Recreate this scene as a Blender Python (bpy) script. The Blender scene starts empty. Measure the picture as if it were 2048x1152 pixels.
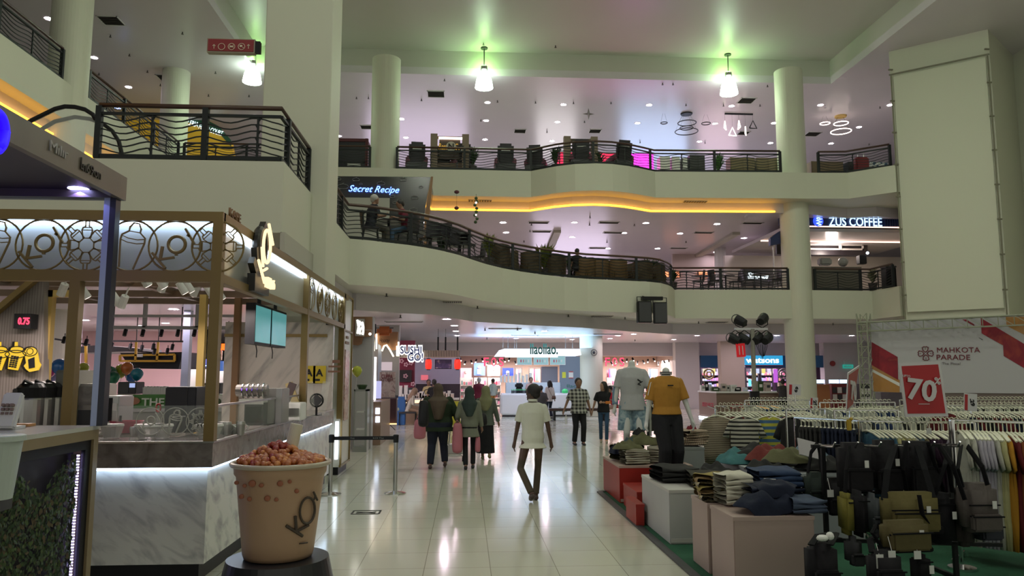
import bpy,bmesh,math,random
from mathutils import Vector,Matrix,Euler
random.seed(7)
SC=bpy.context.scene
COL=SC.collection
R=math.radians
# ---------------------------------------------------------------- camera, world, exposure
H=1.8
PSI,TH=R(3.53),R(6.54)
cam_d=bpy.data.cameras.new('camera');cam=bpy.data.objects.new('camera',cam_d);COL.objects.link(cam)
cam_d.sensor_width=36;cam_d.lens=36*1500/2048;cam_d.clip_start=.05;cam_d.clip_end=300
cam.location=(0,0,H);cam.rotation_euler=(math.pi/2+TH,0,-PSI)
SC.camera=cam
SC.view_settings.view_transform='Standard';SC.view_settings.look='None'
SC.view_settings.exposure=0.0;SC.view_settings.gamma=1.0
SC.view_settings.use_curve_mapping=False
SC.cycles.use_denoising=True
SC.cycles.max_bounces=6;SC.cycles.diffuse_bounces=3;SC.cycles.glossy_bounces=3
SC.cycles.transmission_bounces=5;SC.cycles.transparent_max_bounces=8
SC.cycles.caustics_reflective=False;SC.cycles.caustics_refractive=False
SC.cycles.sample_clamp_indirect=4.0
SC.cycles.use_adaptive_sampling=True;SC.cycles.adaptive_threshold=0.03
wd=bpy.data.worlds.new('mall_ambient');SC.world=wd;wd.use_nodes=True
wd.node_tree.nodes['Background'].inputs[0].default_value=(.92,.91,.78,1)
wd.node_tree.nodes['Background'].inputs[1].default_value=.50

FWD=Vector((math.cos(TH)*math.sin(PSI),math.cos(TH)*math.cos(PSI),math.sin(TH)))
RGT=Vector((math.cos(PSI),-math.sin(PSI),0));UPV=RGT.cross(FWD)
def P(px,py,z=None,y=None,x=None):
 """the point of the hall seen at a photo pixel, on a horizontal, frontal or side plane"""
 d=FWD*1500+RGT*(px-1024)+UPV*(576-py)
 if z is not None:t=(z-H)/d.z
 elif y is not None:t=y/d.y
 else:t=x/d.x
 return Vector((d.x*t,d.y*t,H+d.z*t))
# ---------------------------------------------------------------- materials
MATS={}
def mat(name,col=(.5,.5,.5),rough=.5,metal=0,em=None,es=0,noise=0,nscale=4,bump=0,bscale=40,trans=0,alpha=1,spec=.5,sheen=0):
 if name in MATS:return MATS[name]
 m=bpy.data.materials.new(name);m.use_nodes=True;nt=m.node_tree;b=nt.nodes['Principled BSDF']
 b.inputs['Base Color'].default_value=(*col,1);b.inputs['Roughness'].default_value=rough
 b.inputs['Metallic'].default_value=metal;b.inputs['Specular IOR Level'].default_value=spec
 if sheen:b.inputs['Sheen Weight'].default_value=sheen
 if em:b.inputs['Emission Color'].default_value=(*em,1);b.inputs['Emission Strength'].default_value=es
 if trans:b.inputs['Transmission Weight'].default_value=trans;b.inputs['IOR'].default_value=1.1
 if alpha<1:b.inputs['Alpha'].default_value=alpha
 if noise:
  tc=nt.nodes.new('ShaderNodeTexCoord');n=nt.nodes.new('ShaderNodeTexNoise');n.inputs['Scale'].default_value=nscale;n.inputs['Detail'].default_value=5
  r=nt.nodes.new('ShaderNodeMapRange');r.inputs[3].default_value=1-noise;r.inputs[4].default_value=1+noise
  v=nt.nodes.new('ShaderNodeVectorMath');v.operation='SCALE';v.inputs[0].default_value=col
  nt.links.new(tc.outputs['Object'],n.inputs['Vector']);nt.links.new(n.outputs['Fac'],r.inputs[0])
  nt.links.new(r.outputs[0],v.inputs['Scale']);nt.links.new(v.outputs[0],b.inputs['Base Color'])
 if bump:
  tc=nt.nodes.new('ShaderNodeTexCoord');n=nt.nodes.new('ShaderNodeTexNoise');n.inputs['Scale'].default_value=bscale
  bp=nt.nodes.new('ShaderNodeBump');bp.inputs['Strength'].default_value=bump;bp.inputs['Distance'].default_value=.02
  nt.links.new(tc.outputs['Object'],n.inputs['Vector']);nt.links.new(n.outputs['Fac'],bp.inputs['Height']);nt.links.new(bp.outputs[0],b.inputs['Normal'])
 MATS[name]=m
 return m
def ramp_mat(name,kind,cols,scale=4,rough=.4,distort=0,map_scale=(1,1,1),rot=(0,0,0),positions=None,coord='Object',metal=0,const=False,vt='POINT'):
 """noise, wave, voronoi or brick driven colour ramp"""
 if name in MATS:return MATS[name]
 m=bpy.data.materials.new(name);m.use_nodes=True;nt=m.node_tree;b=nt.nodes['Principled BSDF']
 b.inputs['Roughness'].default_value=rough;b.inputs['Metallic'].default_value=metal
 tc=nt.nodes.new('ShaderNodeTexCoord');mp=nt.nodes.new('ShaderNodeMapping');mp.vector_type=vt;mp.inputs['Scale'].default_value=map_scale;mp.inputs['Rotation'].default_value=rot
 nt.links.new(tc.outputs[coord],mp.inputs['Vector'])
 if kind=='noise':
  t=nt.nodes.new('ShaderNodeTexNoise');t.inputs['Detail'].default_value=6;t.inputs['Distortion'].default_value=distort;o=t.outputs['Fac']
 elif kind=='wave':
  t=nt.nodes.new('ShaderNodeTexWave');t.inputs['Distortion'].default_value=distort;t.inputs['Detail'].default_value=3;o=t.outputs['Fac']
 else:
  t=nt.nodes.new('ShaderNodeTexVoronoi');o=t.outputs['Distance']if kind=='voronoi' else t.outputs['Color']
 t.inputs['Scale'].default_value=scale
 nt.links.new(mp.outputs[0],t.inputs['Vector'])
 cr=nt.nodes.new('ShaderNodeValToRGB');nt.links.new(o,cr.inputs[0])
 if const:cr.color_ramp.interpolation='CONSTANT'
 e=cr.color_ramp.elements
 pos=positions or[i/(len(cols)-1)for i in range(len(cols))]
 while len(e)<len(cols):e.new(.5)
 for i,c in enumerate(cols):e[i].position=pos[i];e[i].color=(*c,1)
 nt.links.new(cr.outputs[0],b.inputs['Base Color'])
 MATS[name]=m
 return m
def glow(name,col,s):return mat(name,(.02,.02,.02),.6,em=col,es=s)
def hexc(h):
 v=[int(h[i:i+2],16)/255 for i in(0,2,4)]
 return tuple(c/12.92 if c<=.04045 else((c+.055)/1.055)**2.4 for c in v)

def floor_material():
 m=bpy.data.materials.new('cream_glossy_floor_tiles');m.use_nodes=True;nt=m.node_tree;b=nt.nodes['Principled BSDF']
 tc=nt.nodes.new('ShaderNodeTexCoord');mp=nt.nodes.new('ShaderNodeMapping');mp.inputs['Location'].default_value=(-.245,.1,0)
 br=nt.nodes.new('ShaderNodeTexBrick');br.offset=0;br.inputs['Scale'].default_value=1;br.inputs['Brick Width'].default_value=.615
 br.inputs['Row Height'].default_value=.615;br.inputs['Mortar Size'].default_value=.0035;br.inputs['Mortar Smooth'].default_value=.1
 br.inputs['Color1'].default_value=(.56,.56,.46,1);br.inputs['Color2'].default_value=(.60,.595,.50,1);br.inputs['Mortar'].default_value=(.27,.26,.20,1)
 nt.links.new(tc.outputs['Object'],mp.inputs[0]);nt.links.new(mp.outputs[0],br.inputs['Vector']);nt.links.new(br.outputs[0],b.inputs['Base Color'])
 n=nt.nodes.new('ShaderNodeTexNoise');n.inputs['Scale'].default_value=1.4;n.inputs['Detail'].default_value=6
 r=nt.nodes.new('ShaderNodeMapRange');r.inputs[3].default_value=.07;r.inputs[4].default_value=.2
 nt.links.new(mp.outputs[0],n.inputs['Vector']);nt.links.new(n.outputs['Fac'],r.inputs[0]);nt.links.new(r.outputs[0],b.inputs['Roughness'])
 b.inputs['Specular IOR Level'].default_value=1.0
 return m
WALL=mat('cream_wall_paint',(.60,.60,.50),.55,noise=.03,nscale=.6)
CEIL=mat('lilac_tinted_gloss_ceiling',(.64,.60,.64),.25,noise=.05,nscale=.5)  # white gloss paint with the lilac lamplight tinted into its colour
VOIDC=mat('void_ceiling_paint',(.52,.52,.46),.38,noise=.05,nscale=.4)
SOFFIT=mat('soffit_paint',(.46,.44,.38),.6)
IRON=mat('charcoal_iron',(.014,.017,.019),.5,spec=.3)
BROWNRAIL=mat('brown_handrail_wood',(.06,.028,.02),.4)
BLACK=mat('black_plastic',(.010,.010,.012),.45,spec=.25)
DARK=mat('charcoal_paint',(.04,.04,.045),.5)
WHITE=mat('white_laminate',(.72,.72,.70),.35)
STEEL=mat('brushed_steel',(.5,.5,.5),.28,1)
CHROME=mat('polished_chrome',(.7,.7,.7),.12,1)
GOLD=mat('bronze_gold_metal',(.23,.16,.06),.4,.5)
GOLDL=mat('bright_gold_metal',(.55,.38,.12),.35,.5)
LEDW=glow('white_led',(.7,.85,1),6)
SPOTW=glow('downlight_lens',(1,.80,.94),150)
# ---------------------------------------------------------------- mesh helpers
WM={}
class MB:
 def __init__(s):s.v=[];s.f=[];s.m=[];s.c=0
 def mi(s,i):s.c=i;return s
 def add(s,vs,fs):
  b=len(s.v);s.v+=[Vector(p)for p in vs];s.f+=[tuple(b+i for i in f)for f in fs];s.m+=[s.c]*len(fs);return s
 def box(s,x0,x1,y0,y1,z0,z1):
  return s.add([(x,y,z)for z in(z0,z1)for x,y in((x0,y0),(x1,y0),(x1,y1),(x0,y1))],
     [(0,3,2,1),(4,5,6,7),(0,1,5,4),(1,2,6,5),(2,3,7,6),(3,0,4,7)])
 def rbox(s,c,sx,sy,sz,rz=0,rx=0,ry=0,bev=0):
  M=Matrix.Translation(c)@Euler((rx,ry,rz)).to_matrix().to_4x4()
  if bev:
   bm=bmesh.new();bmesh.ops.create_cube(bm,size=1)
   for v in bm.verts:v.co=Vector((v.co.x*sx,v.co.y*sy,v.co.z*sz))
   bmesh.ops.bevel(bm,geom=bm.edges[:],offset=bev,segments=2,affect='EDGES')
   bm.verts.index_update()
   s.add([M@v.co for v in bm.verts],[tuple(v.index for v in f.verts)for f in bm.faces]);bm.free();return s
  return s.add([M@Vector((a*sx/2,b*sy/2,d*sz/2))for d in(-1,1)for a,b in((-1,-1),(1,-1),(1,1),(-1,1))],
     [(0,3,2,1),(4,5,6,7),(0,1,5,4),(1,2,6,5),(2,3,7,6),(3,0,4,7)])
 def tube(s,pts,r,n=8,cap=True,up=None,flat=1.0):
  pts=[Vector(p)for p in pts];k=len(pts);rs=r if isinstance(r,(list,tuple))else[r]*k;vs=[]
  prev=None
  for i,p in enumerate(pts):
   d=(pts[min(i+1,k-1)]-pts[max(i-1,0)]).normalized()
   if prev is None:
    a=Vector((0,0,1))if abs(d.z)<.9 else Vector((1,0,0))
    prev=d.cross(a).normalized()
   u=(prev-d*prev.dot(d)).normalized();w=d.cross(u);prev=u
   for j in range(n):
    t=2*math.pi*(j+.5)/n
    vs.append(p+u*math.cos(t)*rs[i]+w*math.sin(t)*rs[i]*flat)
  fs=[(i*n+j,i*n+(j+1)%n,(i+1)*n+(j+1)%n,(i+1)*n+j)for i in range(k-1)for j in range(n)]
  if cap:fs+=[tuple(range(n-1,-1,-1)),tuple((k-1)*n+j for j in range(n))]
  return s.add(vs,fs)
 def bar(s,a,b,w,h=None):
  """square bar from a to b, h measured upward"""
  a=Vector(a);b=Vector(b);h=h or w;d=(b-a).normalized()
  z=Vector((0,0,1))if abs(d.z)<.98 else Vector((0,1,0))
  u=d.cross(z).normalized();v=u.cross(d)
  return s.add([p+u*(i*w/2)+v*(j*h/2)for p in(a,b)for i,j in((-1,-1),(1,-1),(1,1),(-1,1))],
     [(3,2,1,0),(4,5,6,7),(0,1,5,4),(1,2,6,5),(2,3,7,6),(3,0,4,7)])
 def lathe(s,prof,c=(0,0,0),n=24,cap=True,sx=1,sy=1):
  c=Vector(c);vs=[c+Vector((r*math.cos(2*math.pi*j/n)*sx,r*math.sin(2*math.pi*j/n)*sy,z))for r,z in prof for j in range(n)]
  k=len(prof)
  fs=[(i*n+j,i*n+(j+1)%n,(i+1)*n+(j+1)%n,(i+1)*n+j)for i in range(k-1)for j in range(n)]
  if cap:fs+=[tuple(range(n-1,-1,-1)),tuple((k-1)*n+j for j in range(n))]
  return s.add(vs,fs)
 def prism(s,poly,z0,z1):
  """plan polygon, concave allowed"""
  return s.extr([Vector((x,y,z0))for x,y in poly],Vector((0,0,z1-z0)))
 def extr(s,poly,d):
  poly=[Vector(p)for p in poly];d=Vector(d);n=len(poly)
  bm=bmesh.new();vs=[bm.verts.new(p)for p in poly];f=bm.faces.new(vs);f.normal_update()
  if f.normal.dot(d)>0:f.normal_flip()
  r=bmesh.ops.triangulate(bm,faces=[f]);bm.verts.index_update()
  tri=[tuple(v.index for v in g.verts)for g in bm.faces];bm.free()
  nv=Vector((0,0,0))
  for i in range(n):nv+=poly[i].cross(poly[(i+1)%n])
  flip=nv.dot(d)<0
  sides=[(i,(i+1)%n,(i+1)%n+n,i+n)for i in range(n)]
  if flip:sides=[t[::-1]for t in sides]
  return s.add(poly+[p+d for p in poly],tri+[tuple(i+n for i in t[::-1])for t in tri]+sides)
 def ring(s,c,r,t,n=28,axis='y',seg=6,r2=None):
  c=Vector(c);pts=[]
  for i in range(n+1):
   a=2*math.pi*i/n;u,w=math.cos(a)*r,math.sin(a)*(r2 or r)
   pts.append(c+(Vector((u,0,w))if axis=='y' else Vector((0,u,w))if axis=='x' else Vector((u,w,0))))
  return s.tube(pts,t,seg,cap=False)
 def ball(s,c,r,n=10,m=6,sc=(1,1,1)):
  c=Vector(c);vs=[c+Vector((0,0,r*sc[2]))]
  for i in range(1,m):
   a=math.pi*i/m
   for j in range(n):
    b=2*math.pi*j/n;vs.append(c+Vector((r*sc[0]*math.sin(a)*math.cos(b),r*sc[1]*math.sin(a)*math.sin(b),r*sc[2]*math.cos(a))))
  vs.append(c-Vector((0,0,r*sc[2])));L=len(vs)-1
  fs=[(0,1+j,1+(j+1)%n)for j in range(n)]
  for i in range(m-2):
   o=1+i*n;fs+=[(o+j,o+n+j,o+n+(j+1)%n,o+(j+1)%n)for j in range(n)]
  o=1+(m-2)*n;fs+=[(o+j,L,o+(j+1)%n)for j in range(n)]
  return s.add(vs,fs)
 def grid(s,fn,nu,nv):
  vs=[fn(i/nu,j/nv)for i in range(nu+1)for j in range(nv+1)];w=nv+1
  return s.add(vs,[(i*w+j,(i+1)*w+j,(i+1)*w+j+1,i*w+j+1)for i in range(nu)for j in range(nv)])
 def build(s,name,mats,parent=None,at=None,smooth=False,solid=0,bev=0,sub=0):
  me=bpy.data.meshes.new(name)
  if parent is not None:inv=WM[parent.name].inverted()
  else:inv=Matrix.Translation(-Vector(at))if at is not None else Matrix.Identity(4)
  me.from_pydata([inv@p for p in s.v],[],s.f)
  for m in(mats if isinstance(mats,(list,tuple))else[mats]):me.materials.append(m)
  me.polygons.foreach_set('material_index',s.m)
  if smooth:me.polygons.foreach_set('use_smooth',[True]*len(s.f))
  o=bpy.data.objects.new(name,me);COL.objects.link(o)
  if at is not None and parent is None:o.location=at
  if parent is not None:o.parent=parent;WM[o.name]=WM[parent.name]
  else:WM[o.name]=Matrix.Translation(Vector(at))if at is not None else Matrix.Identity(4)
  if solid:md=o.modifiers.new('thickness','SOLIDIFY');md.thickness=solid;md.offset=0
  if bev:md=o.modifiers.new('bevel','BEVEL');md.width=bev;md.segments=2;md.limit_method='ANGLE'
  if sub:md=o.modifiers.new('smooth','SUBSURF');md.levels=sub;md.render_levels=sub
  return o
def tag(o,label=None,cat=None,group=None,kind=None):
 if label:o['label']=label
 if cat:o['category']=cat
 if group:o['group']=group
 if kind:o['kind']=kind
 return o
def struct(o):o['kind']='structure';return o
def thing(name,label,cat,loc=(0,0,0),rz=0,group=None):
 o=bpy.data.objects.new(name,None);COL.objects.link(o);o.empty_display_size=.1
 o.location=loc;o.rotation_euler=(0,0,rz)
 WM[o.name]=Matrix.Translation(Vector(loc))@Matrix.Rotation(rz,4,'Z')
 return tag(o,label,cat,group)
def kids(o):return KID.get(o.name,[])
SWAP={}
def dup(root,loc,rz=0,label=None,group=None,mats=None,scale=None):
 """a copy of a thing with copies of its parts and sub-parts; mats swaps materials"""
 def cp(o,par):
  c=o.copy()
  if mats and o.type=='MESH' and any(m and m.name in mats for m in o.data.materials):
   key=(o.data.name,tuple(sorted((a,b.name)for a,b in mats.items())))
   if key not in SWAP:
    d=o.data.copy()
    for i,m in enumerate(d.materials):
     if m and m.name in mats:d.materials[i]=mats[m.name]
    SWAP[key]=d
   c.data=SWAP[key]
  COL.objects.link(c);c.parent=par
  for ch in[x for x in o.children]:cp(ch,c)
  return c
 r=cp(root,None);r.location=loc;r.rotation_euler=(0,0,rz)
 if scale:r.scale=scale if hasattr(scale,'__len__')else(scale,)*3
 if label:r['label']=label
 if group:r['group']=group
 return r
FONTS={}
def text(s,size,m,parent,c,rot=(math.pi/2,0,0),depth=.01,width=None,name='lettering',shear=0,off=0,spacing=1,label=None,bold=0,at=None):
 """flat lettering of real thickness centred on c; rot turns it up to face its reader"""
 cu=bpy.data.curves.new('t','FONT');cu.body=s;cu.size=size;cu.extrude=depth/2;cu.align_x='CENTER';cu.align_y='CENTER'
 cu.shear=shear;cu.offset=bold;cu.space_character=spacing;cu.resolution_u=3
 ob=bpy.data.objects.new('t',cu);COL.objects.link(ob)
 bpy.context.view_layer.update()
 me=bpy.data.meshes.new_from_object(ob.evaluated_get(bpy.context.evaluated_depsgraph_get()))
 bpy.data.objects.remove(ob);bpy.data.curves.remove(cu)
 xs=[v.co.x for v in me.vertices]or[0];ys=[v.co.y for v in me.vertices]or[0]
 k=(width/(max(xs)-min(xs)))if width else 1
 cx,cy=(max(xs)+min(xs))/2,(max(ys)+min(ys))/2
 M=Matrix.Translation(Vector(c))@Euler(rot).to_matrix().to_4x4()
 inv=WM[parent.name].inverted()if parent is not None else(Matrix.Translation(-Vector(at))if at is not None else Matrix.Identity(4))
 for v in me.vertices:v.co=inv@(M@Vector(((v.co.x-cx)*k,v.co.y-cy,v.co.z)))
 me.materials.clear();me.materials.append(m)
 o=bpy.data.objects.new(name,me);COL.objects.link(o);o.parent=parent
 if at is not None and parent is None:o.location=at
 WM[o.name]=WM[parent.name]if parent is not None else Matrix.Identity(4)
 if label:o['label']=label
 return o
# ---------------------------------------------------------------- the hall
Z2,Z3,C1,C2,C3,CV=5.0,9.4,3.45,8.0,13.8,14.8
def XY(px,py,z):p=P(px,py,z=z);return(p.x,p.y)
struct(MB().box(-34,34,-8,46,-.2,0).build('floor',floor_material()))
# second-storey slab: left block, then the curved edge
L2E=[XY(*p,Z2)for p in((700,476),(740,479.5),(779,484),(815,488),(848,493),(884,500),(918,508.5),(945,518),(973,527),(1005,535),(1040,541.5),
       (1085,548),(1129,553),(1175,556.5),(1220,558.5),(1262,560.5),(1299,562.5),(1322,565),(1336,569),(1344,573),(1349,578.5),(1460,578.5),(1580,579))]
XL2=-2.75
yR=L2E[-1][1]
L2E[0]=(XL2,L2E[0][1])
L2POLY=[(-34,11.2),(XL2,11.2),(XL2,13.3)]+L2E+[(13.05,yR),(15.6,yR+.1),XY(1798,571,Z2),(32,32),(32,46),(-34,46)]
struct(MB().prism(L2POLY,3.89,Z2-.02).build('floor_upper',WALL))
C1E=[XY(*p,C1)for p in((712,620),(793,626),(862,629),(905,636),(945,643),(1050,650),(1160,655),(1260,663),(1345,668.5),(1660,669))]
struct(MB().prism([(-34,13.2),(-2.95,13.2),(-2.95,C1E[0][1])]+C1E+[(32,C1E[-1][1]),(32,46),(-34,46)],C1,3.895).build('ceiling_ground',CEIL))
L3E=[XY(*p,Z3)for p in((668,333.5),(742,334),(795,336),(959,339),(1062,341),(1086,336.5),(1112,331.5),(1150,327),(1192,325.5),(1225,327),(1257,331),(1285,336.5),(1310,342),(1563,343.5),(1613,344.5),(1695,344.5),(1790,329))]
yL3=L3E[0][1]
L3POLY=[(-34,4),(-10.45,4),(-10.45,yL3)]+L3E[1:]+[(32,L3E[-1][1]+5),(32,46),(-34,46)]
struct(MB().prism(L3POLY,8.38,Z3-.02).build('floor_top',WALL))
C2E=[(-10.9,4.3),(-10.9,yL3+.8)]+[(x,y+.85)for x,y in L3E[2:15]]+[(15.2,yR+.9),(16.2,yR+.5),(32,yR+5)]
struct(MB().prism([(-34,4.3)]+C2E+[(32,46),(-34,46)],C2,8.385).build('ceiling_upper',CEIL))
# top ceiling with the raised coffer over the void
struct(MB().box(-34,-8.4,-8,29.2,C3,C3+.3).box(15.1,34,-8,29.2,C3,C3+.3).box(-34,34,29.2,46,C3,C3+.3).build('ceiling_top',CEIL))
struct(MB().box(-8.6,15.3,-8,29.4,CV,CV+.3).box(-8.6,-8.401,-8,29.2,C3+.3,CV).box(15.101,15.3,-8,29.2,C3+.3,CV).box(-8.6,15.3,29.201,29.4,C3+.3,CV).build('ceiling_void',VOIDC))
struct(MB().box(-34,34,44,44.2,0,14).build('wall_back',mat('pale_lilac_wall',(.55,.52,.53),.5)))
struct(MB().box(20.6,20.8,-8,33,0,14).box(33.8,34,28,44,0,14).build('wall_right',WALL))
struct(MB().box(-34,-33.8,-8,44,0,14).build('wall_left',WALL))
# pillars
struct(MB().box(-3.68,-2.47,13.3,14.25,0,CV).build('trim_1',WALL,bev=.02))
def column(n,c,r,z0,z1):
 struct(MB().lathe([(r,z0),(r,z1)],(c[0],c[1],0),40).build('trim_%d'%n,WALL,smooth=False))
cB=P(769,345,y=yL3+.55);cC=P(1600,700,y=yR+.35);cD=P(1187,832,z=0)
column(2,(cB.x,cB.y),.54,C2,C3);column(3,(cC.x,cC.y),.54,0,C3);column(4,(cD.x,cD.y+.4),.5,0,C1)
cE=P(135,170,y=20.2);cF=P(345,300,y=29.6)
column(5,(cE.x,cE.y),.5,0,C3);column(6,(cF.x,cF.y),.52,Z3,C3)
# boxed lift shaft on the right with its fabric face
a,b=P(1789,300,y=26.0),P(1994,300,y=24.0)
struct(MB().prism([(a.x,a.y),(b.x,b.y),(20.6,b.y+2),(20.6,33),(a.x*33/a.y+.1,33)],0,C3).build('wall_shaft',WALL))
sf=thing('banner_screen','tall blank cream screen stretched on thin poles before the lift shaft, right side','screen',(a.x,a.y,0))
dxy=Vector((b.x-a.x,b.y-a.y,0));nrm=Vector((dxy.y,-dxy.x,0)).normalized()*.12
zb,zt=4.0,P(1789,157,y=26.0).z
m_=MB();A_=Vector((a.x,a.y,0))+nrm;B_=Vector((b.x,b.y,0))+nrm
ab=(B_-A_);m_.extr([A_+ab*.04+Vector((0,0,zb)),A_+ab*.96+Vector((0,0,zb)),A_+ab*.96+Vector((0,0,zt)),A_+ab*.04+Vector((0,0,zt))],nrm*.3)
m_.build('fabric',mat('cream_fabric',(.66,.66,.55),.8),sf)
for k in(.02,.98):
 q=A_+ab*k+nrm;m_=MB().tube([q+Vector((0,0,3.2)),q+Vector((0,0,zt))],.025,6)
 for i in range(8):m_.rbox(q+Vector((0,0,4.6+i*1.2)),.16,.05,.05)
 m_.build('pole',mat('tarnished_pole',(.2,.19,.14),.5),sf)
m_=MB().bar(A_+Vector((0,0,zt+.05))+nrm,B_+Vector((0,0,zt+.05))+nrm,.05,.05).build('top_bar',MATS['tarnished_pole'],sf)
# thin trims on the beams
struct(MB().box(XL2-.02,XL2+.05,11.2,13.3,3.6,3.9).build('trim_7',SOFFIT))
# yellow cove strip under the top floor
m_=MB();pts=[(x,y+.74)for x,y in L3E[1:14]]
pts[0]=(-4.2,pts[1][1])
m_.tube([Vector((x,y,C2+.03))for x,y in pts],.028,6)
e0=P(1612,428,y=yR+.5)
m_.tube([Vector((cC.x+.55,yR+.74,C2+.03)),Vector((14.55,yR+.74,C2+.03)),],.028,6)
m_.tube([Vector((-10.8,8,C2+.03)),Vector((-10.8,yL3+.5,C2+.03))],.028,6)
tag(m_.build('cove_light',glow('amber_led',(1,.42,.02),9)),'long amber cove light strip following the underside of the top floor edge','light strip')
# ---------------------------------------------------------------- recessed lamps
m_=MB().lathe([(.001,-.004),(.115,-.004)],n=14,cap=False)
dl=thing('downlight','x','light')
m_.build('lens',SPOTW,dl);MB().lathe([(.115,-.002),(.15,-.012),(.16,0)],n=16,cap=False).build('trim_ring',WHITE,dl)
def downlights(pxs,z,label,group):
 global dl
 for i,(px,py)in enumerate(pxs):
  p=P(px,py,z=z)
  dup(dl,(p.x,p.y,z-.002),0,label,group)
downlights([(97,37),(188,115),(257,174),(510,231),(803,238),(812,275),(678,272),(975,205),(972,241),(970,279),(1127,209),(1115,244),(1104,282),(1298,210),(1275,246),
   (1254,282),(1430,247),(1463,212),(1399,283),(1541,286),(1641,210),(1718,254),(1662,287),(1780,210),(1548,246)],C3,'round recessed downlight glowing in the lilac top floor ceiling','downlights in the top floor ceiling')
downlights([(1149,445),(1292,446),(1434,448),(1006,445),(1012,465),(1144,474),(1248,466),(1360,467),(1488,476),(1004,495),(912,465),(987,522),(1216,497),(1315,497),
   (1432,504),(1533,497),(1417,523),(1522,524),(875,446),(1203,523)],C2,'round recessed downlight in the ceiling of the middle floor cafe level','downlights in the middle floor ceiling')
downlights([(893,638),(909,651),(912,662),(914,671),(1089,662),(1075,671),(1032,677),(1144,679),(1267,668),(1236,671),(1220,677),(1394,671),(1553,671),(1703,671),
   (1347,679),(179,606),(122,628),(170,640),(347,618),(331,646),(280,652),(1500,680)],C1,'round recessed downlight in the ground floor ceiling','downlights in the ground floor ceiling')
bpy.data.objects.remove(dl.children[0]);bpy.data.objects.remove(dl.children[0])if dl.children else None
bpy.data.objects.remove(dl)
# high bay pendants over the void
GLOWG=glow('highbay_glass',(.78,1,.80),12)
def highbay(px,py,y,label):
 top=P(px,py,z=CV)
 q=Vector((top.x,min(top.y,28.8),CV))
 h=P(px,py+34,y=q.y).z;b0=P(px,py+73,y=q.y).z
 t=thing('pendant_lamp',label,'pendant lamp',(q.x,q.y,CV),group=None)
 MB().tube([(q.x,q.y,CV),(q.x,q.y,h+.1)],.022,6).lathe([(.14,CV-.05),(.14,CV-.001)],(q.x,q.y,0),12).build('cord',DARK,t)
 MB().lathe([(.05,h+.12),(.13,h+.08),(.14,h-.06),(.08,h-.1)],(q.x,q.y,0),14).build('ballast',STEEL,t)
 hh=h-.1-b0
 MB().lathe([(.09,b0+hh),(.2,b0+hh*.85),(.3,b0+hh*.5),(.345,b0+hh*.15),(.36,b0),(.33,b0),(.27,b0+hh*.5),(.1,b0+hh*.8)],(q.x,q.y,0),20).build('glass_shade',GLOWG,t,smooth=True)
 l=bpy.data.lights.new('highbay_bulb','POINT');l.energy=260;l.color=(.72,1,.62);l.shadow_soft_size=.22
 lo=bpy.data.objects.new('bulb',l);COL.objects.link(lo);lo.parent=t;lo.location=(0,0,b0-CV+.1)
 l=bpy.data.lights.new('top_glow','POINT');l.energy=75;l.color=(.45,1,.25);l.shadow_soft_size=.1
 lo=bpy.data.objects.new('top_glow',l);COL.objects.link(lo);lo.parent=t;lo.location=(0,0,h-CV+.14)
 return t
highbay(968,103,0,'glowing bell glass pendant lamp hanging left over the atrium')
highbay(1450,115,0,'glowing bell glass pendant lamp hanging right over the atrium')
highbay(513,92,0,'glowing bell glass pendant lamp half hidden behind the big square pillar')
# pendants added out of view, above and behind the camera, to light the hall
hb0=[o for o in COL.objects if o.name.startswith('pendant_lamp')][0]
for i,(x,y)in enumerate(((-2.5,17),(4.5,17),(11.5,17),(-2.5,5),(4.5,5),(11.5,5))):
 n=dup(hb0,(x,y,CV),0,'added bell pendant lamp over the atrium, outside the view, %s row'%('middle' if i<3 else 'near'),'added pendants outside the view')
 for c in n.children:
  if c.type=='LIGHT' and c.name.startswith('bulb'):c.data=c.data.copy();c.data.energy=500;c.data.color=(1,.98,.86)
# glow panels added unseen on the rear wall to tint and brighten the ceilings
for nm,x0,x1,z0,z1,col,e in(('white',4.2,6.6,9.6,12.6,(1,.93,.95),3.2),('pale blue',9.4,13.4,9.6,12.7,(.50,.66,1),4.5),('rose',14.2,16.6,9.6,12.4,(1,.70,.85),3),('lilac',-6,0,9.6,12.4,(.9,.75,1),3),('cream',-9,-6.5,5.2,7.4,(1,.8,.7),4),('lilac',4,8.5,5.2,7.2,(.9,.8,1),3)):
 t=thing('added_glow_panel',nm+' added unseen glow panel on the rear wall of the '+('top' if z0>9 else 'middle')+' floor','light panel',((x0+x1)/2,43.95,z0))
 MB().box(x0,x1,43.85,43.95,z0,z1).build('panel',glow('lightbox_'+nm.replace(' ','_'),col,e),t);MB().box(x0-.1,x1+.1,43.96,43.99,z0-.1,z1+.1).build('frame',DARK,t)
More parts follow.
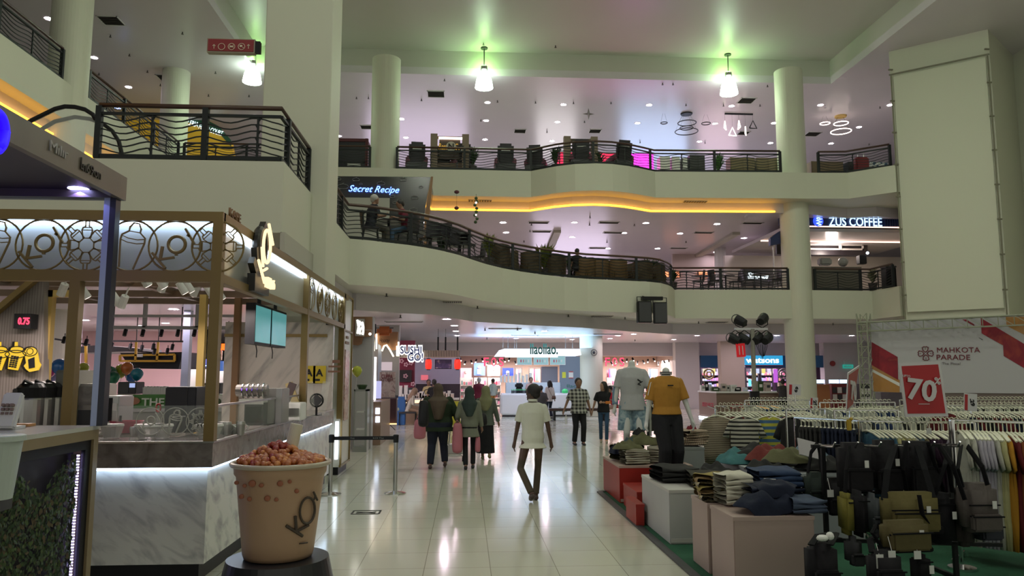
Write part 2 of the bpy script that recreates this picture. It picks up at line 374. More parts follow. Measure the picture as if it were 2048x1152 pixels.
# ================================================================ railings
def railing(path,z,label,post=2.5,group='wavy iron railings',name='railing',rows=6,ends=(1,1)):
 pts=[Vector((x,y,z))for x,y in path]
 L=[0]
 for a,b in zip(pts,pts[1:]):L.append(L[-1]+(b-a).length)
 T=L[-1]
 def at(s):
  s=max(0,min(T,s))
  for i in range(len(pts)-1):
   if s<=L[i+1]or i==len(pts)-2:
    k=(s-L[i])/max(1e-6,L[i+1]-L[i]);return pts[i].lerp(pts[i+1],k)
 t=thing(name,label,'railing',pts[0],0,group)
 up=lambda h:[p+Vector((0,0,h))for p in pts]
 MB().tube(up(.83),.036,8).build('handrail',BROWNRAIL,t,smooth=True)
 m=MB()
 for a,b in zip(pts,pts[1:]):
  for h,w in((.70,.04),(.04,.06)):m.bar(a+Vector((0,0,h)),b+Vector((0,0,h)),.05,w)
 m.build('rail_bars',IRON,t)
 n=max(1,round(T/post));bay=T/n
 for i in range(n+1):
  if(i==0 and not ends[0])or(i==n and not ends[1]):continue
  p=at(i*bay);MB().bar(p,p+Vector((0,0,.81)),.085).build('post',IRON,t)
 m=MB()
 for i in range(n):
  p=at((i+.5)*bay);m.bar(p,p+Vector((0,0,.70)),.03)
  for k in range(rows):
   zz=.08+k*.1;m.add([p+Vector((0,0,zz)),p+Vector((0,0,zz+.1)),at((i+.5)*bay+.055*(1 if k%2 else-1))+Vector((0,0,zz+.1))],[(0,1,2)])
 m.build('baluster',IRON,t)
 for k in range(rows):
  m=MB()
  steps=max(8,int(T/.1));w=[]
  for i in range(steps+1):
   s=T*i/steps;ph=(s/(bay/2))%1
   w.append(at(s)+Vector((0,0,.13+k*.1+.042*math.cos(2*math.pi*ph+.3))))
  m.tube(w,.013,4,cap=False);m.build('wave_bar',IRON,t)
 return t
q0=P(190,315,z=Z2)
railing([(q0.x,11.28),(XL2-.08,11.28),(XL2-.08,13.28)],Z2,'dark iron railing with wavy bars around the landing left of the square pillar',post=1.35)
railing([(XL2-.08,14.28),(XL2-.08,L2E[0][1]+.1)]+[(x-.03,y+.08)for x,y in L2E[1:]],Z2,'long curving dark railing of the middle floor cafe terrace')
railing([(cC.x+.6,yR+.1),(15.6,yR+.18),(XY(1790,572,Z2)[0],XY(1790,572,Z2)[1]+.1)],Z2,'dark railing below the blue coffee sign right of the round pillar',post=1.7)
railing([(-10.35,yL3+.1),(cB.x-.5,yL3+.1)],Z3,'top floor railing left of the round pillar, before the dark booth')
railing([(cB.x+.5,yL3+.1)]+[(x,y+.08)for x,y in L3E[3:14]],Z3,'long bulging top floor railing between the two round pillars')
railing([(cC.x+.6,L3E[14][1]+.08),(L3E[15][0],L3E[15][1]+.08),(XY(1784,331,Z3)[0],XY(1784,331,Z3)[1]+.1)],Z3,'short top floor railing right of the right round pillar')
railing([(-10.53,6),(-10.53,19.4)],Z3,'top floor railing at the upper left corner of the view, ending at the round pillar')
railing([(-10.53,20.8),(-10.53,yL3)],Z3,'top floor side railing receding behind the left round pillar')
# ================================================================ escalator balustrades
GLASS=mat('clear_glass',(.9,.95,.92),.02,alpha=.14,spec=.6)
for yy,hr,nm in((11.75,[(192,240),(186,229),(170,219),(150,214),(130,213),(110,218),(65,240),(0,275),(-110,335)],'near'),
    (12.9,[(243,330),(243,305),(238,283),(225,262),(205,247),(180,238),(150,234),(110,243),(60,272),(0,310)],'far')):
 h=[P(a,b,y=yy)for a,b in hr]
 t=thing('escalator_balustrade','curved black handrail and glass of the escalator, '+('nearer one' if nm=='near' else 'rounded end behind the railing'),'escalator',(h[0].x,yy,Z2),0)
 MB().tube(h,.035,8).build('handrail',BLACK,t,smooth=True)
 v=h+[p-Vector((0,0,.85))for p in h];k=len(h);m=MB()
 lo=[Vector((p.x,yy,min(p.z-.15,max(Z2+.02,p.z-.9)if i<7 else p.z-.9)))for i,p in enumerate(h)]
 m.add(h+lo,[(i,i+1,i+1+k,i+k)for i in range(k-1)]).build('glass_panel',GLASS,t,solid=.012)
 MB().tube([p-Vector((0,0,.02))for p in lo],.05,6).build('skirt',STEEL,t)
# ================================================================ fascia fittings
VENTM=mat('vent_dark_slats',(.06,.055,.05),.6)
def vent(p,sx,sy,label,grp,down=True,name='air_vent'):
 t=thing(name,label,'air vent',p,0,grp)
 x,y,z=p;m=MB()
 m.box(x-sx/2,x+sx/2,y-sy/2,y-sy/2+.03,z-.02,z).box(x-sx/2,x+sx/2,y+sy/2-.03,y+sy/2,z-.02,z).box(x-sx/2,x-sx/2+.03,y-sy/2,y+sy/2,z-.02,z).box(x+sx/2-.03,x+sx/2,y-sy/2,y+sy/2,z-.02,z)
 m.build('frame',WHITE,t)
 m=MB()
 for i in range(5):
  yy=y-sy/2+(i+.7)*sy/5.5;m.rbox((x,yy,z-.012),sx-.06,sy/9,.008,rx=.5)
 m.box(x-sx/2+.03,x+sx/2-.03,y-sy/2+.03,y+sy/2-.03,z-.004,z-.002)
 m.build('slats',VENTM,t)
for px,py,s in((222,41,.7),(336,156,.75),(872,188,.75),(1040,262,.6),(1190,262,.6),(1493,201,.7),(733,254,.6),(1625,268,.7),(1487,266,.55)):
 p=P(px,py,z=C3-.001);vent(p,s,s,'square dark air vent in the top floor ceiling','ceiling air vents, top floor')
for px,py in((1083,463),(1077,445),(1226,465),(1218,445),(1195,496),(1357,496),(1407,465),(1505,446),(1508,497),(1362,522),(1489,523)):
 p=P(px,py,z=C2-.001);vent(p,.85,.35,'narrow dark air vent in the ceiling over the middle floor cafe','ceiling air vents, middle floor')
for px,py in((808,643),(1010,657),(1050,670),(1100,671),(1215,668)):
 p=P(px,py,z=C1-.001);vent(p,1.2,.3,'narrow air vent in the ground floor ceiling','ceiling air vents, ground floor')
def grille(px,py,y,w,h,label,z=None):
 p=P(px,py,z=z)if z else P(px,py,y=y)
 t=thing('wall_grille',label,'air vent',p);m=MB()
 if z:m.rbox(p-Vector((0,0,.01)),w,h,.02)
 else:m.rbox(p,w,.04,h)
 m.build('frame',SOFFIT,t);m=MB()
 for i in range(9):
  m.rbox(p+Vector((-w/2+(i+.5)*w/9,-.01 if not z else 0,-.005 if not z else-.024)),w/14,.05 if not z else h*.8,h*.8 if not z else .012)
 m.build('slats',VENTM,t)
grille(905,603,0,.55,.4,'small grille in the curved soffit nearest the square pillar',z=3.888)
grille(1204,632,0,.75,.45,'small grille in the soffit left of the hanging loudspeakers',z=3.888)
grille(1433,644,0,.8,.5,'small grille in the soffit right of the hanging loudspeakers',z=3.888)
grille(1390,403,0,.9,.25,'small grille under the top floor edge over the middle floor',z=8.378)
grille(960,401,0,.9,.25,'faint grille under the top floor edge left of the bulge',z=8.378)
# sprinkler heads
sp=None
for px,py,z in[(967,86,CV),(1111,91,CV),(889,158,C3),(1325,166,C3),(1346,166,C3),(713,194,C3),(737,194,C3),(843,198,C3),(1535,170,C3),(995,201,C3),(1071,203,C3),(1147,204,C3),(1222,204,C3),(1520,209,C3),(1447,209,C3),(1372,208,C3),
    (962,239,C3),(1169,242,C3),(365,64,C3),(221,70,C3),(259,108,C3),(295,141,C3),(431,143,C3),(198,146,C3),(498,190,C3),(417,189,C3),(321,168,C3),(1094,262,C3),(1280,283,C3),(1410,284,C3),(1738,287,C3),(1650,212,C3),(1760,213,C3),
    (1180,432,C2),(1179,447,C2),(1214,482,C2),(1269,448,C2),(1372,482,C2),(1063,447,C2),(1048,481,C2),(1060,460,C2),
    (801,630,C1),(970,657,C1),(1035,656,C1),(974,675,C1),(1070,664,C1),(1270,679,C1),(1245,690,C1),(773,587,3.888),(955,612,3.888),(1040,626,3.888),(1137,629,3.888),(1250,634,3.888),(1397,643,3.888),(1666,646,3.888),(560,495,3.888)]:
 p=P(px,py,z=z)
 if sp is None or z!=spz:
  pass
 if sp is None:
  sp=thing('sprinkler','x','sprinkler');MB().tube([(0,0,0),(0,0,-.07)],.02,6).build('pipe',VENTM,sp);MB().lathe([(.045,-.075),(.045,-.085)],n=8).build('deflector',VENTM,sp)
 spz=z
 dup(sp,(p.x,p.y,z),0,'tiny dark sprinkler head on the '+{CV:'high atrium ceiling',C3:'top floor ceiling',C2:'middle floor ceiling',C1:'ground floor ceiling',3.888:'soffit under the middle floor edge'}[z],'sprinklers %.1f'%z if False else{CV:'atrium sprinklers',C3:'top floor sprinklers',C2:'middle floor sprinklers',C1:'ground floor sprinklers',3.888:'soffit sprinklers'}[z])
for c in list(sp.children):bpy.data.objects.remove(c)
bpy.data.objects.remove(sp)
# hanging loudspeakers on the middle floor fascia
y0=P(1318,565,z=Z2).y-.25
for px0,px1,py0,py1,rz,lab in((1274,1302,603,646,0,'black hanging loudspeaker on the fascia, left of the pair'),(1306,1334,605,648,-.25,'black hanging loudspeaker turned aside, right of the pair')):
 a,b=P(px0,py0,y=y0-.35),P(px1,py1,y=y0-.35);c=(a+b)/2
 t=thing('loudspeaker',lab,'loudspeaker',(c.x,c.y,b.z),0)
 MB().rbox(c,b.x-a.x,.32,a.z-b.z,rz=rz,bev=.02).build('cabinet',BLACK,t)
 MB().rbox(c+Vector((0,-.165,0)),(b.x-a.x)*.86,.015,(a.z-b.z)*.9,rz=rz).build('grille',DARK,t)
 w=(b.x-a.x)/2
 MB().tube([(c.x-w,c.y,c.z),(c.x-w,c.y,a.z+.16),(c.x+w,c.y,a.z+.16),(c.x+w,c.y,c.z)],.02,4).tube([(c.x,c.y,a.z+.16),(c.x,y0+.2,a.z+.25)],.03,4).build('bracket',IRON,t)
a=P(1304,597,y=y0-.3)
tag(MB().rbox(a,.72,.18,.12).tube([a,a+Vector((0,.5,0))],.03,4).build('mounting_beam',BLACK,at=a),'black mounting beam above the two hanging loudspeakers','bracket')
# ================================================================ top floor things
CHM=mat('black_leatherette',(.03,.028,.035),.4);MAROON=mat('maroon_fabric',(.10,.025,.035),.7);PINKS=mat('dusky_mauve',(.20,.06,.10),.6)
def massage_chair(label,loc,rz):
 t=thing('massage_chair',label,'massage chair')
 MB().rbox((0,0,.22),.78,.9,.40,bev=.06).build('base',CHM,t)
 MB().rbox((-.34,.02,.48),.16,.85,.28,bev=.05).build('armrest',PINKS,t);MB().rbox((.34,.02,.48),.16,.85,.28,bev=.05).build('armrest',PINKS,t)
 MB().rbox((0,-.38,.72),.62,.24,.86,rx=.25,bev=.09).build('backrest',CHM,t)
 MB().rbox((0,-.53,.86),.34,.02,.05,rx=.25).build('badge',WHITE,t)
 MB().rbox((0,.5,.3),.5,.3,.34,rx=-.4,bev=.05).build('footrest',CHM,t)
 t.location=loc;t.rotation_euler=(0,0,rz);return t
def gf(px,y,z):p=P(px,400,y=y);return(p.x,y,z)
massage_ref=None
for i,(px,dy,rz,lab)in enumerate(((832,.9,.1,'first from the left round pillar'),(884,1.5,0,'directly under the wooden massage arch sign'),(922,1.0,.3,'at the right post of the first arch sign'),(1010,.9,0,'third from the arch, behind flat railing'),
     (1072,1.0,-.2,'where the railing starts to bulge'),(1160,.2,0,'under the second wooden arch sign'),(1241,.2,.2,'before the pink lit wall'))):
 lab='black massage chair with mauve arms, '+lab
 if massage_ref is None:massage_ref=massage_chair(lab,gf(px,yL3+dy,Z3),rz);massage_ref['group']='massage chairs on the top floor'
 else:dup(massage_ref,gf(px,yL3+dy,Z3),rz,lab)
WOOD=mat('dull_brown_wood',(.13,.08,.045),.5,noise=.2,nscale=6);TAN=mat('tan_post',(.22,.16,.11),.5)
def arch(x0,x1,y,htop,lab,full):
 a,b=P(x0,300,y=y),P(x1,300,y=y);zt=P(x0,htop,y=y).z;c=(a.x+b.x)/2;w=b.x-a.x
 t=thing('arch_sign',lab,'sign',(c,y,Z3))
 for x in(a.x,b.x):MB().box(x-.13,x+.13,y-.12,y+.12,Z3,zt).build('post',TAN,t)
 MB().box(a.x+.2,b.x-.2,y-.05,y+.05,zt-.98,zt-.08).build('sign_board',mat('dark_brown_board',(.05,.03,.02),.5),t)
 m=MB()
 for zz in(zt-.12,zt-.5,zt-.93):m.box(a.x+.1,b.x-.1,y-.03,y+.03,zz-.05,zz+.05)
 m.build('crossbars',WOOD,t)
 MB().box(a.x,b.x,y-.06,y+.06,zt-1.3,zt-1.12).build('lower_beam',WOOD,t)
 tm=mat('amber_letters',(.6,.33,.05),.5,em=(.9,.5,.05),es=.35)
 if full:
  text('Rest',.34,tm,t,(c-w*.22,y-.06,zt-.48),width=w*.27,shear=.2,bold=.004)
  text('Go',.34,tm,t,(c+w*.25,y-.06,zt-.48),width=w*.18,shear=.2,bold=.004)
  text('N',.3,BLACK,t,(c+.05,y-.09,zt-.48),bold=.01)
  MB().box(c-.42,c+.5,y-.1,y-.06,zt-.2,zt-.12).build('lamp_tube',glow('warm_tube',(1,.75,.6),6),t)
 d=MB().lathe([(.001,0),(.19,0),(.19,.02),(.001,.02)],n=20,cap=False).build('disc',mat('dull_white',(.45,.42,.36),.6),t)
 d.rotation_euler=(math.pi/2,0,0);d.location=(.05 if full else 0,-.06,zt-.48-Z3)
 for v in d.data.vertices:v.co=WM[t.name]@v.co
arch(868,931,yL3+.55,269,'wooden arch sign with amber letters and a white disc over the massage chairs',True)
arch(1134,1188,yL3+.2,274,'plain wooden arch sign over the massage chairs at the railing bulge',False)
# plants
LEAFD=mat('dark_green_leaf',(.03,.07,.02),.5);LEAFY=mat('olive_leaf',(.14,.16,.03),.5);POT=mat('dark_pot',(.06,.05,.05),.5)
def plant(loc,label,h=1.0,n=26,leaf=None,group=None,w=.35,name='potted_plant'):
 rnd=random.Random(hash((round(loc[0],2),n))&0xffff)
 t=thing(name,label,'plant',loc,0,group);x,y,z=loc
 MB().lathe([(.12,z),(.17,z+.3),(.18,z+.3),(.15,z+.27)],(x,y,0),12).build('pot',POT,t)
 m=MB()
 for i in range(n):
  a=rnd.uniform(0,6.28);r=rnd.uniform(.3,1)*w;b=Vector((x,y,z+.28));hh=rnd.uniform(.35,1)*(h-.3)
  tip=b+Vector((math.cos(a)*r,math.sin(a)*r,hh));mid=b.lerp(tip,.6)+Vector((0,0,.12*h));sd=Vector((-math.sin(a),math.cos(a),.2))*.05
  m.add([b,mid+sd,tip,mid-sd],[(0,1,2,3)])
  tp2=mid+Vector((math.cos(a+1)*.15,math.sin(a+1)*.15,.1));m.add([b.lerp(mid,.5),mid+sd,tp2,mid-sd],[(0,1,2,3)])
 m.build('foliage',leaf or LEAFD,t);return t
plant(gf(945,yL3+.7,Z3),'dark green potted plant right of the first wooden arch sign',1.15,34)
plant(gf(1112,yL3+.3,Z3),'dark green potted plant left of the second wooden arch sign',1.1,30)
plant(gf(1438,yR+.6,Z3),'bushy green plant between the drawers and the tan cabinets on the top floor',1.15,44,mat('mid_green_leaf',(.05,.14,.03),.5),w=.4)
plant(gf(1200,yL3+.2,Z3),'small plant by the right post of the second arch sign',.8,18)
# dark booth behind left top railing
a,b=P(672,277,y=yL3+1.2),P(733,277,y=yL3+1.2)
t=thing('booth','dark booth with a maroon frame behind the top railing, left of the round pillar','booth',(a.x,yL3+1.6,Z3))
MB().box(a.x-.6,b.x,yL3+1.2,yL3+2.4,Z3,a.z-.12).build('body',mat('navy_black',(.012,.012,.02),.4),t)
MB().box(a.x-.65,b.x+.05,yL3+1.15,yL3+2.45,a.z-.12,a.z).box(b.x-.03,b.x+.08,yL3+1.12,yL3+1.25,Z3,a.z).build('frame',MAROON,t)
MB().box(b.x-.7,b.x-.2,yL3+1.14,yL3+1.2,Z3+.25,Z3+.45).build('price_card',WHITE,t)
# pink wall glow
a,b=P(1160,312,y=yL3+3.6),P(1306,340,y=yL3+3.6)
t=thing('lit_panel_wall','low magenta lit wall behind the railing bulge on the top floor','display wall',((a.x+b.x)/2,yL3+3.8,Z3))
MB().box(a.x-1,b.x,yL3+3.5,yL3+3.8,Z3,a.z+.15).build('panel',DARK,t)
MB().box(a.x-1,a.x+1.55,yL3+3.46,yL3+3.5,Z3+.1,a.z+.1).build('red_light',glow('crimson_glow',(1,.03,.12),1.0),t)
MB().box(a.x+1.55,b.x,yL3+3.46,yL3+3.5,Z3+.1,a.z+.1).build('magenta_light',glow('magenta_glow',(1,.03,.75),2.6),t)
l=bpy.data.lights.new('pink_wash','POINT');l.energy=60;l.color=(1,.2,.8);l.shadow_soft_size=.4
lo=bpy.data.objects.new('wash_lamp',l);COL.objects.link(lo);lo.parent=t;lo.location=(1.2,-.6,.7)
# furniture
def cabinet(x0,x1,y,z,h,label,m,nd,kind='drawer',group=None):
 t=thing('display_cabinet',label,'cabinet',((x0+x1)/2,y,z),0,group)
 MB().box(x0,x1,y,y+.5,z,z+h).build('body',m,t)
 for i in range(nd):
  if kind=='drawer':MB().box(x0+.04,x1-.04,y-.02,y,z+.05+i*h/nd,z+(i+1)*h/nd-.03).build('drawer',WHITE,t)
  else:MB().box(x0+.03+i*(x1-x0)/nd,x0-.03+(i+1)*(x1-x0)/nd,y-.02,y,z+.05,z+h-.05).build('door',m,t)
 return t
TANC=mat('tan_board',(.20,.15,.09),.55,noise=.1)
pxr=lambda px,y:P(px,400,y=y).x
cabinet(pxr(1322,yR+.9),pxr(1342,yR+.9),yR+.9,Z3,1.0,'white chest of drawers at the left end of the top floor furniture',WHITE,4)
cabinet(pxr(1346,yR+.9),pxr(1362,yR+.9),yR+.9,Z3,1.0,'white chest of drawers, second from the left on the top floor',WHITE,4)
cabinet(pxr(1366,yR+.9),pxr(1378,yR+.9),yR+.9,Z3,.95,'narrow grey chest of drawers left of the dark armchair',mat('grey_board',(.2,.2,.21),.5),4)
cabinet(pxr(1382,yR+.8),pxr(1412,yR+.8),yR+.8,Z3,1.05,'dark low cabinet with two doors on the top floor',DARK,2,'door')
cabinet(pxr(1463,yR+.7),pxr(1512,yR+.7),yR+.7,Z3,.95,'tan cabinet with two doors behind the top railing, left one',TANC,2,'door')
cabinet(pxr(1516,yR+.7),pxr(1560,yR+.7),yR+.7,Z3,.95,'tan cabinet with two doors touching the right round pillar',TANC,2,'door')
cabinet(pxr(1626,yR+.7),pxr(1690,yR+.7),yR+.7,Z3,.85,'tan cabinet right of the right round pillar on the top floor',TANC,2,'door')
cabinet(pxr(1700,yR+.5),pxr(1718,yR+.5),yR+.5,Z3,.8,'dark box cabinet at the corner of the right top railing',DARK,1,'door')
p=gf(1726,yR+.0,Z3);t=thing('suitcase','red upright suitcase behind the right top railing','suitcase',p)
MB().rbox((p[0],p[1],Z3+.45),.55,.3,.75,bev=.06).build('shell',mat('red_shell',(.22,.03,.035),.4),t);MB().tube([(p[0]-.12,p[1],Z3+.8),(p[0]-.12,p[1],Z3+1.02),(p[0]+.12,p[1],Z3+1.02),(p[0]+.12,p[1],Z3+.8)],.015,5).build('handle',STEEL,t)
p=gf(1760,yR+1.2,Z3)
t=thing('sofa','red sofa with a patterned backrest at the right end of the top floor','sofa',p)
MB().rbox((p[0],p[1],Z3+.22),1.3,.8,.44,bev=.05).build('seat',mat('red_cushion',(.3,.03,.05),.7),t)
MB().rbox((p[0],p[1]+.35,Z3+.75),1.2,.15,.7,bev=.03).build('backrest',ramp_mat('blue_white_pattern','voronoi',[(.04,.09,.16),(.6,.65,.65)],7,.7,const=True,positions=[0,.45]),t)
# pendant groups
def ring_lamp(name,lab,mount,rings,m,cable=.004,bar=None):
 mp=P(*mount[:2],z=C3)
 t=thing(name,lab,'pendant lamp',(mp.x,mp.y,C3))
 if bar:a,b=P(bar[0],bar[2],z=C3),P(bar[1],bar[2],z=C3);MB().box(a.x,b.x,mp.y-.05,mp.y+.05,C3-.06,C3).build('canopy',m[1],t)
 else:MB().lathe([(.26,C3-.06),(.28,C3)],(mp.x,mp.y,0),16).build('canopy',m[1],t)
 for px,py,r in rings:
  c=P(px,py,y=mp.y);MB().ring(c,r,.022,24,'z').build('ring',m[0],t)
  MB().tube([c+Vector((r,0,0)),(c.x+r*.3,mp.y,C3-.03)],cable,3).tube([c+Vector((-r,0,0)),(c.x-r*.3,mp.y,C3-.03)],cable,3).build('cable',IRON,t)
ring_lamp('ring_pendant','unlit dark pendant lamp of five thin rings over the top floor',(1373,227),[(1374,246,.42),(1373,256,.3),(1373,263,.52),(1328,246,.15),(1412,247,.2)],(IRON,IRON))
LITW=glow('warm_white_ring',(1,.82,.72),4)
ring_lamp('ring_pendant','lit pendant lamp of three glowing rings near the right lift shaft',(1681,232),[(1650,247,.22),(1682,247,.32),(1682,263,.45)],(LITW,GOLDL))
mp=P(1477,227,z=C3);t=thing('triangle_pendant','pendant lamp bar with five hanging triangles, four of them glowing','pendant lamp',(mp.x,mp.y,C3))
a,b=P(1449,227,z=C3),P(1506,227,z=C3);MB().box(a.x,b.x,mp.y-.04,mp.y+.04,C3-.06,C3).build('canopy',IRON,t)
for px,py,s,rz,on in((1450,250,.3,1.0,1),(1465,263,.32,.2,1),(1478,249,.3,1.5,1),(1491,261,.3,1.1,1),(1506,249,.3,.1,0)):
 c=P(px,py,y=mp.y);u=Vector((math.cos(rz),math.sin(rz),0))*s*.6
 MB().tube([c-u-Vector((0,0,s*.6)),c+u-Vector((0,0,s*.6)),c+Vector((0,0,s*.6)),c-u-Vector((0,0,s*.6))],.028,5).build('triangle',LITW if on else IRON,t)
 MB().tube([c+Vector((0,0,s*.6)),(c.x,mp.y,C3-.05)],.004,3).build('cable',IRON,t)
p=P(1177,228,z=C3-.32);tag(MB().add([p+Vector((math.cos(i*math.pi/4)*(.28 if i%2==0 else .08),0,math.sin(i*math.pi/4)*(.28 if i%2==0 else .08)))for i in range(8)]+[p+Vector((0,-.06,0)),p+Vector((0,.06,0))],
 [(i,(i+1)%8,8)for i in range(8)]+[((i+1)%8,i,9)for i in range(8)]).build('star_ornament',mat('grey_star',(.2,.19,.18),.5),at=p),'grey four pointed star ornament hanging from the top floor ceiling','ornament')
# food court sign
Yf=35.5
fc=thing('food_court_sign','yellow curved wall sign with white letters FOOD COURT behind the landing railing','sign',(P(380,300,y=Yf).x,Yf,Z3))
poly=[(228,202),(300,208),(350,219),(400,238),(438,258),(462,285),(470,330),(228,330)]
MB().extr([P(a,b,y=Yf)for a,b in poly],(0,.4,0)).build('yellow_panel',mat('food_court_yellow',(.55,.33,.02),.5,em=(.8,.5,.03),es=.18),fc)
top=[P(a,b-5,y=Yf-.06)for a,b in poly[:6]];low=[P(a,b+(16 if a<410 else 8),y=Yf-.06)for a,b in poly[:6]]
MB().add(top+low,[(i,i+1,i+7,i+6)for i in range(5)]).build('green_band',mat('dark_green_band',(.02,.10,.05),.5),fc,solid=.08)
text('SELERIA',.36,glow('sign_white',(.8,.95,1),1.8),fc,P(382,246,y=Yf-.15),rot=(math.pi/2,R(13),0),width=.70)
text('FOOD COURT',.36,MATS['sign_white'],fc,P(422,260,y=Yf-.15),rot=(math.pi/2,R(18),0),width=1.15)
p=P(240,213,y=Yf-6);tag(text('ISA',.3,glow('blue_white_letters',(.25,.35,1),5),None,p,width=.42,name='shop_sign',at=p),'small glowing blue shop letters above the landing handrail','sign')
# red directory sign on the square pillar
yy=13.6;a,b=P(417,79,y=yy),P(511,109,y=yy);c=(a+b)/2
t=thing('directory_sign','dark red hanging direction sign with arrows and round icons left of the square pillar','sign',c)
MB().rbox(c,b.x-a.x,.12,a.z-b.z).build('frame',mat('sign_edge',(.35,.30,.24),.5),t)
MB().rbox(c+Vector((0,-.05,0)),b.x-a.x-.04,.05,a.z-b.z-.04).build('panel',mat('deep_red',(.26,.025,.035),.45),t)
MB().box(b.x,b.x+.09,yy-.05,yy+.05,b.z+.02,a.z-.03).build('bracket',IRON,t)
SG=mat('pale_icon',(.75,.62,.5),.5)
for k,px in enumerate((443,463,483)):
 q=P(px,93,y=yy-.085);MB().ring(q,.06,.006,20).build('icon_ring',SG,t)
 m=MB()
 if k==0:m.lathe([(.001,0),(.045,0)],n=12,cap=False);
 if k==1:m.rbox(q,.05,.01,.03).bar(q+Vector((-.035,0,-.03)),q+Vector((-.03,0,.035)),.006).bar(q+Vector((.035,0,-.03)),q+Vector((.03,0,.035)),.006)
 if k==2:m.rbox(q+Vector((-.01,0,.01)),.045,.01,.035).rbox(q+Vector((.03,0,-.02)),.02,.01,.01)
 if k:m.build('icon',SG,t)
for px in(428,497):
 q=P(px,93,y=yy-.085);MB().bar(q-Vector((0,0,.04)),q+Vector((0,0,.04)),.01).bar(q+Vector((-.025,0,.012)),q+Vector((0,0,.04)),.01).bar(q+Vector((.025,0,.012)),q+Vector((0,0,.04)),.01).build('arrow',SG,t)
# ================================================================ middle floor
# black cake shop sign wall
ya=24.0
def pp(x,y,Y):return P(x,y,y=Y)
t=thing('cafe_sign_wall','black cafe wall with blue glowing script lettering beside the square pillar','sign',(pp(765,400,ya).x,ya,Z2))
BLKG=mat('glossy_black_wall',(.022,.022,.024),.18)
poly=[pp(640,352,ya),pp(861,354,ya),pp(848,432,ya),pp(846,500,ya),pp(640,500,ya)]
MB().extr(poly,(0,2.2,0)).build('wall_panel',BLKG,t)
MB().extr([pp(862,353,ya-.02),pp(866,353,ya-.02),pp(852,500,ya-.02),pp(847,500,ya-.02),pp(849,432,ya-.02)],(0,.1,0)).build('edge_trim',mat('brown_trim',(.2,.1,.04),.5),t)
BLUEL=glow('blue_neon',(.10,.22,1),7);LSK=mat('chalk_line',(.16,.16,.16),.6)
text('Secret Recipe',.30,BLUEL,t,pp(748,380,ya-.06),rot=(math.pi/2,R(1),0),width=1.62,shear=.4)
for i,(x,y,w)in enumerate(((676,358,12),(712,359,14),(762,367,16),(806,359,14),(686,373,22),(722,368,6),(785,393,10),(829,395,15),(827,420,16),(842,374,8),(790,405,9))):
 q=pp(x,y,ya-.03);m=MB();r=w*.008
 m.ring(q,r,.008,16,r2=r*.45).bar(q+Vector((-r,0,-r*.5)),q+Vector((r,0,-r*.35)),.012).bar(q+Vector((-r*.5,0,r*.3)),q+Vector((r*.2,0,r*.7)),.01);m.build('cake_drawing',LSK,t)
a,b=pp(682,395,ya-.1),pp(778,480,ya-.1)
MB().box(a.x,b.x,ya-.12,ya-.04,b.z-.4,a.z).build('white_board',mat('menu_board_white',(.30,.30,.27),.6),t)
a,b=pp(795,366,ya-.05),pp(810,400,ya-.05)
# chairs, tables, plants on terrace
def cafe_chair_proto():
 t=thing('cafe_chair','x','chair')
 MB().rbox((0,0,.45),.46,.46,.07,bev=.03).build('seat',CHM,t)
 MB().grid(lambda u,v:Vector((math.sin((u-.5)*2.2)*.25,-.23-.05*v+.12*(1-math.cos((u-.5)*2.2)),.47+v*.42)),8,3).build('backrest',CHM,t,solid=.03)
 for x in(-.19,.19):
  for y in(-.19,.19):MB().tube([(x*.85,y*.85,.43),(x*1.1,y*1.1,0)],[.018,.012],6).build('leg',IRON,t)
 return t
def cafe_table_proto():
 t=thing('cafe_table','x','table')
 MB().lathe([(.001,.74),(.36,.735),(.38,.75),(.36,.765),(.001,.77)],n=24,cap=False).build('tabletop',CHM,t)
 MB().tube([(0,0,.74),(0,0,.04)],.035,8).build('pedestal',IRON,t);MB().lathe([(.25,0),(.24,.02),(.04,.05)],n=20).build('foot',IRON,t)
 return t
ARM_B=mat('brown_wicker',(.06,.04,.02),.7,noise=.3,nscale=30);ARM_O=mat('ochre_upholstery',(.13,.075,.03),.7)
def tub_proto():
 t=thing('tub_armchair','x','armchair')
 MB().rbox((0,.03,.28),.6,.55,.3,bev=.05).build('seat',ARM_B,t)
 MB().grid(lambda u,v:Vector((math.cos(math.pi*(1+u))*.34,math.sin(math.pi*(1+u))*.32+.05,.1+v*(.72-.12*abs(u-.5)))),14,3).build('backrest',ARM_B,t,solid=.06)
 for x in(-.24,.24):
  for y in(-.2,.22):MB().bar((x,y,0),(x,y,.14),.04).build('leg',IRON,t)
 return t
ccp,ctp,tbp=cafe_chair_proto(),cafe_table_proto(),tub_proto()
def edge_pt(px,back):
 """a spot on the terrace behind railing pixel column px"""
 for a,b in zip(L2E,L2E[1:]):
  pa,pb=Vector((*a,Z2)),Vector((*b,Z2))
  d=FWD*1500+RGT*(px-1024)
  # plan ray through px at this height
  r=P(px,520,z=Z2);k=Vector((r.x,r.y)).normalized()
  den=k.x*(pb.y-pa.y)-k.y*(pb.x-pa.x)
  if abs(den)<1e-6:continue
  s=(pa.x*(pb.y-pa.y)-pa.y*(pb.x-pa.x))/den;q=k*s
  if min(pa.x,pb.x)-.01<=q.x<=max(pa.x,pb.x)+.01:
   q=k*(s+back);return Vector((q.x,q.y,Z2))
 r=P(px,578,z=Z2);return Vector((r.x,r.y+back,Z2))
G='black cafe chairs on the terrace'
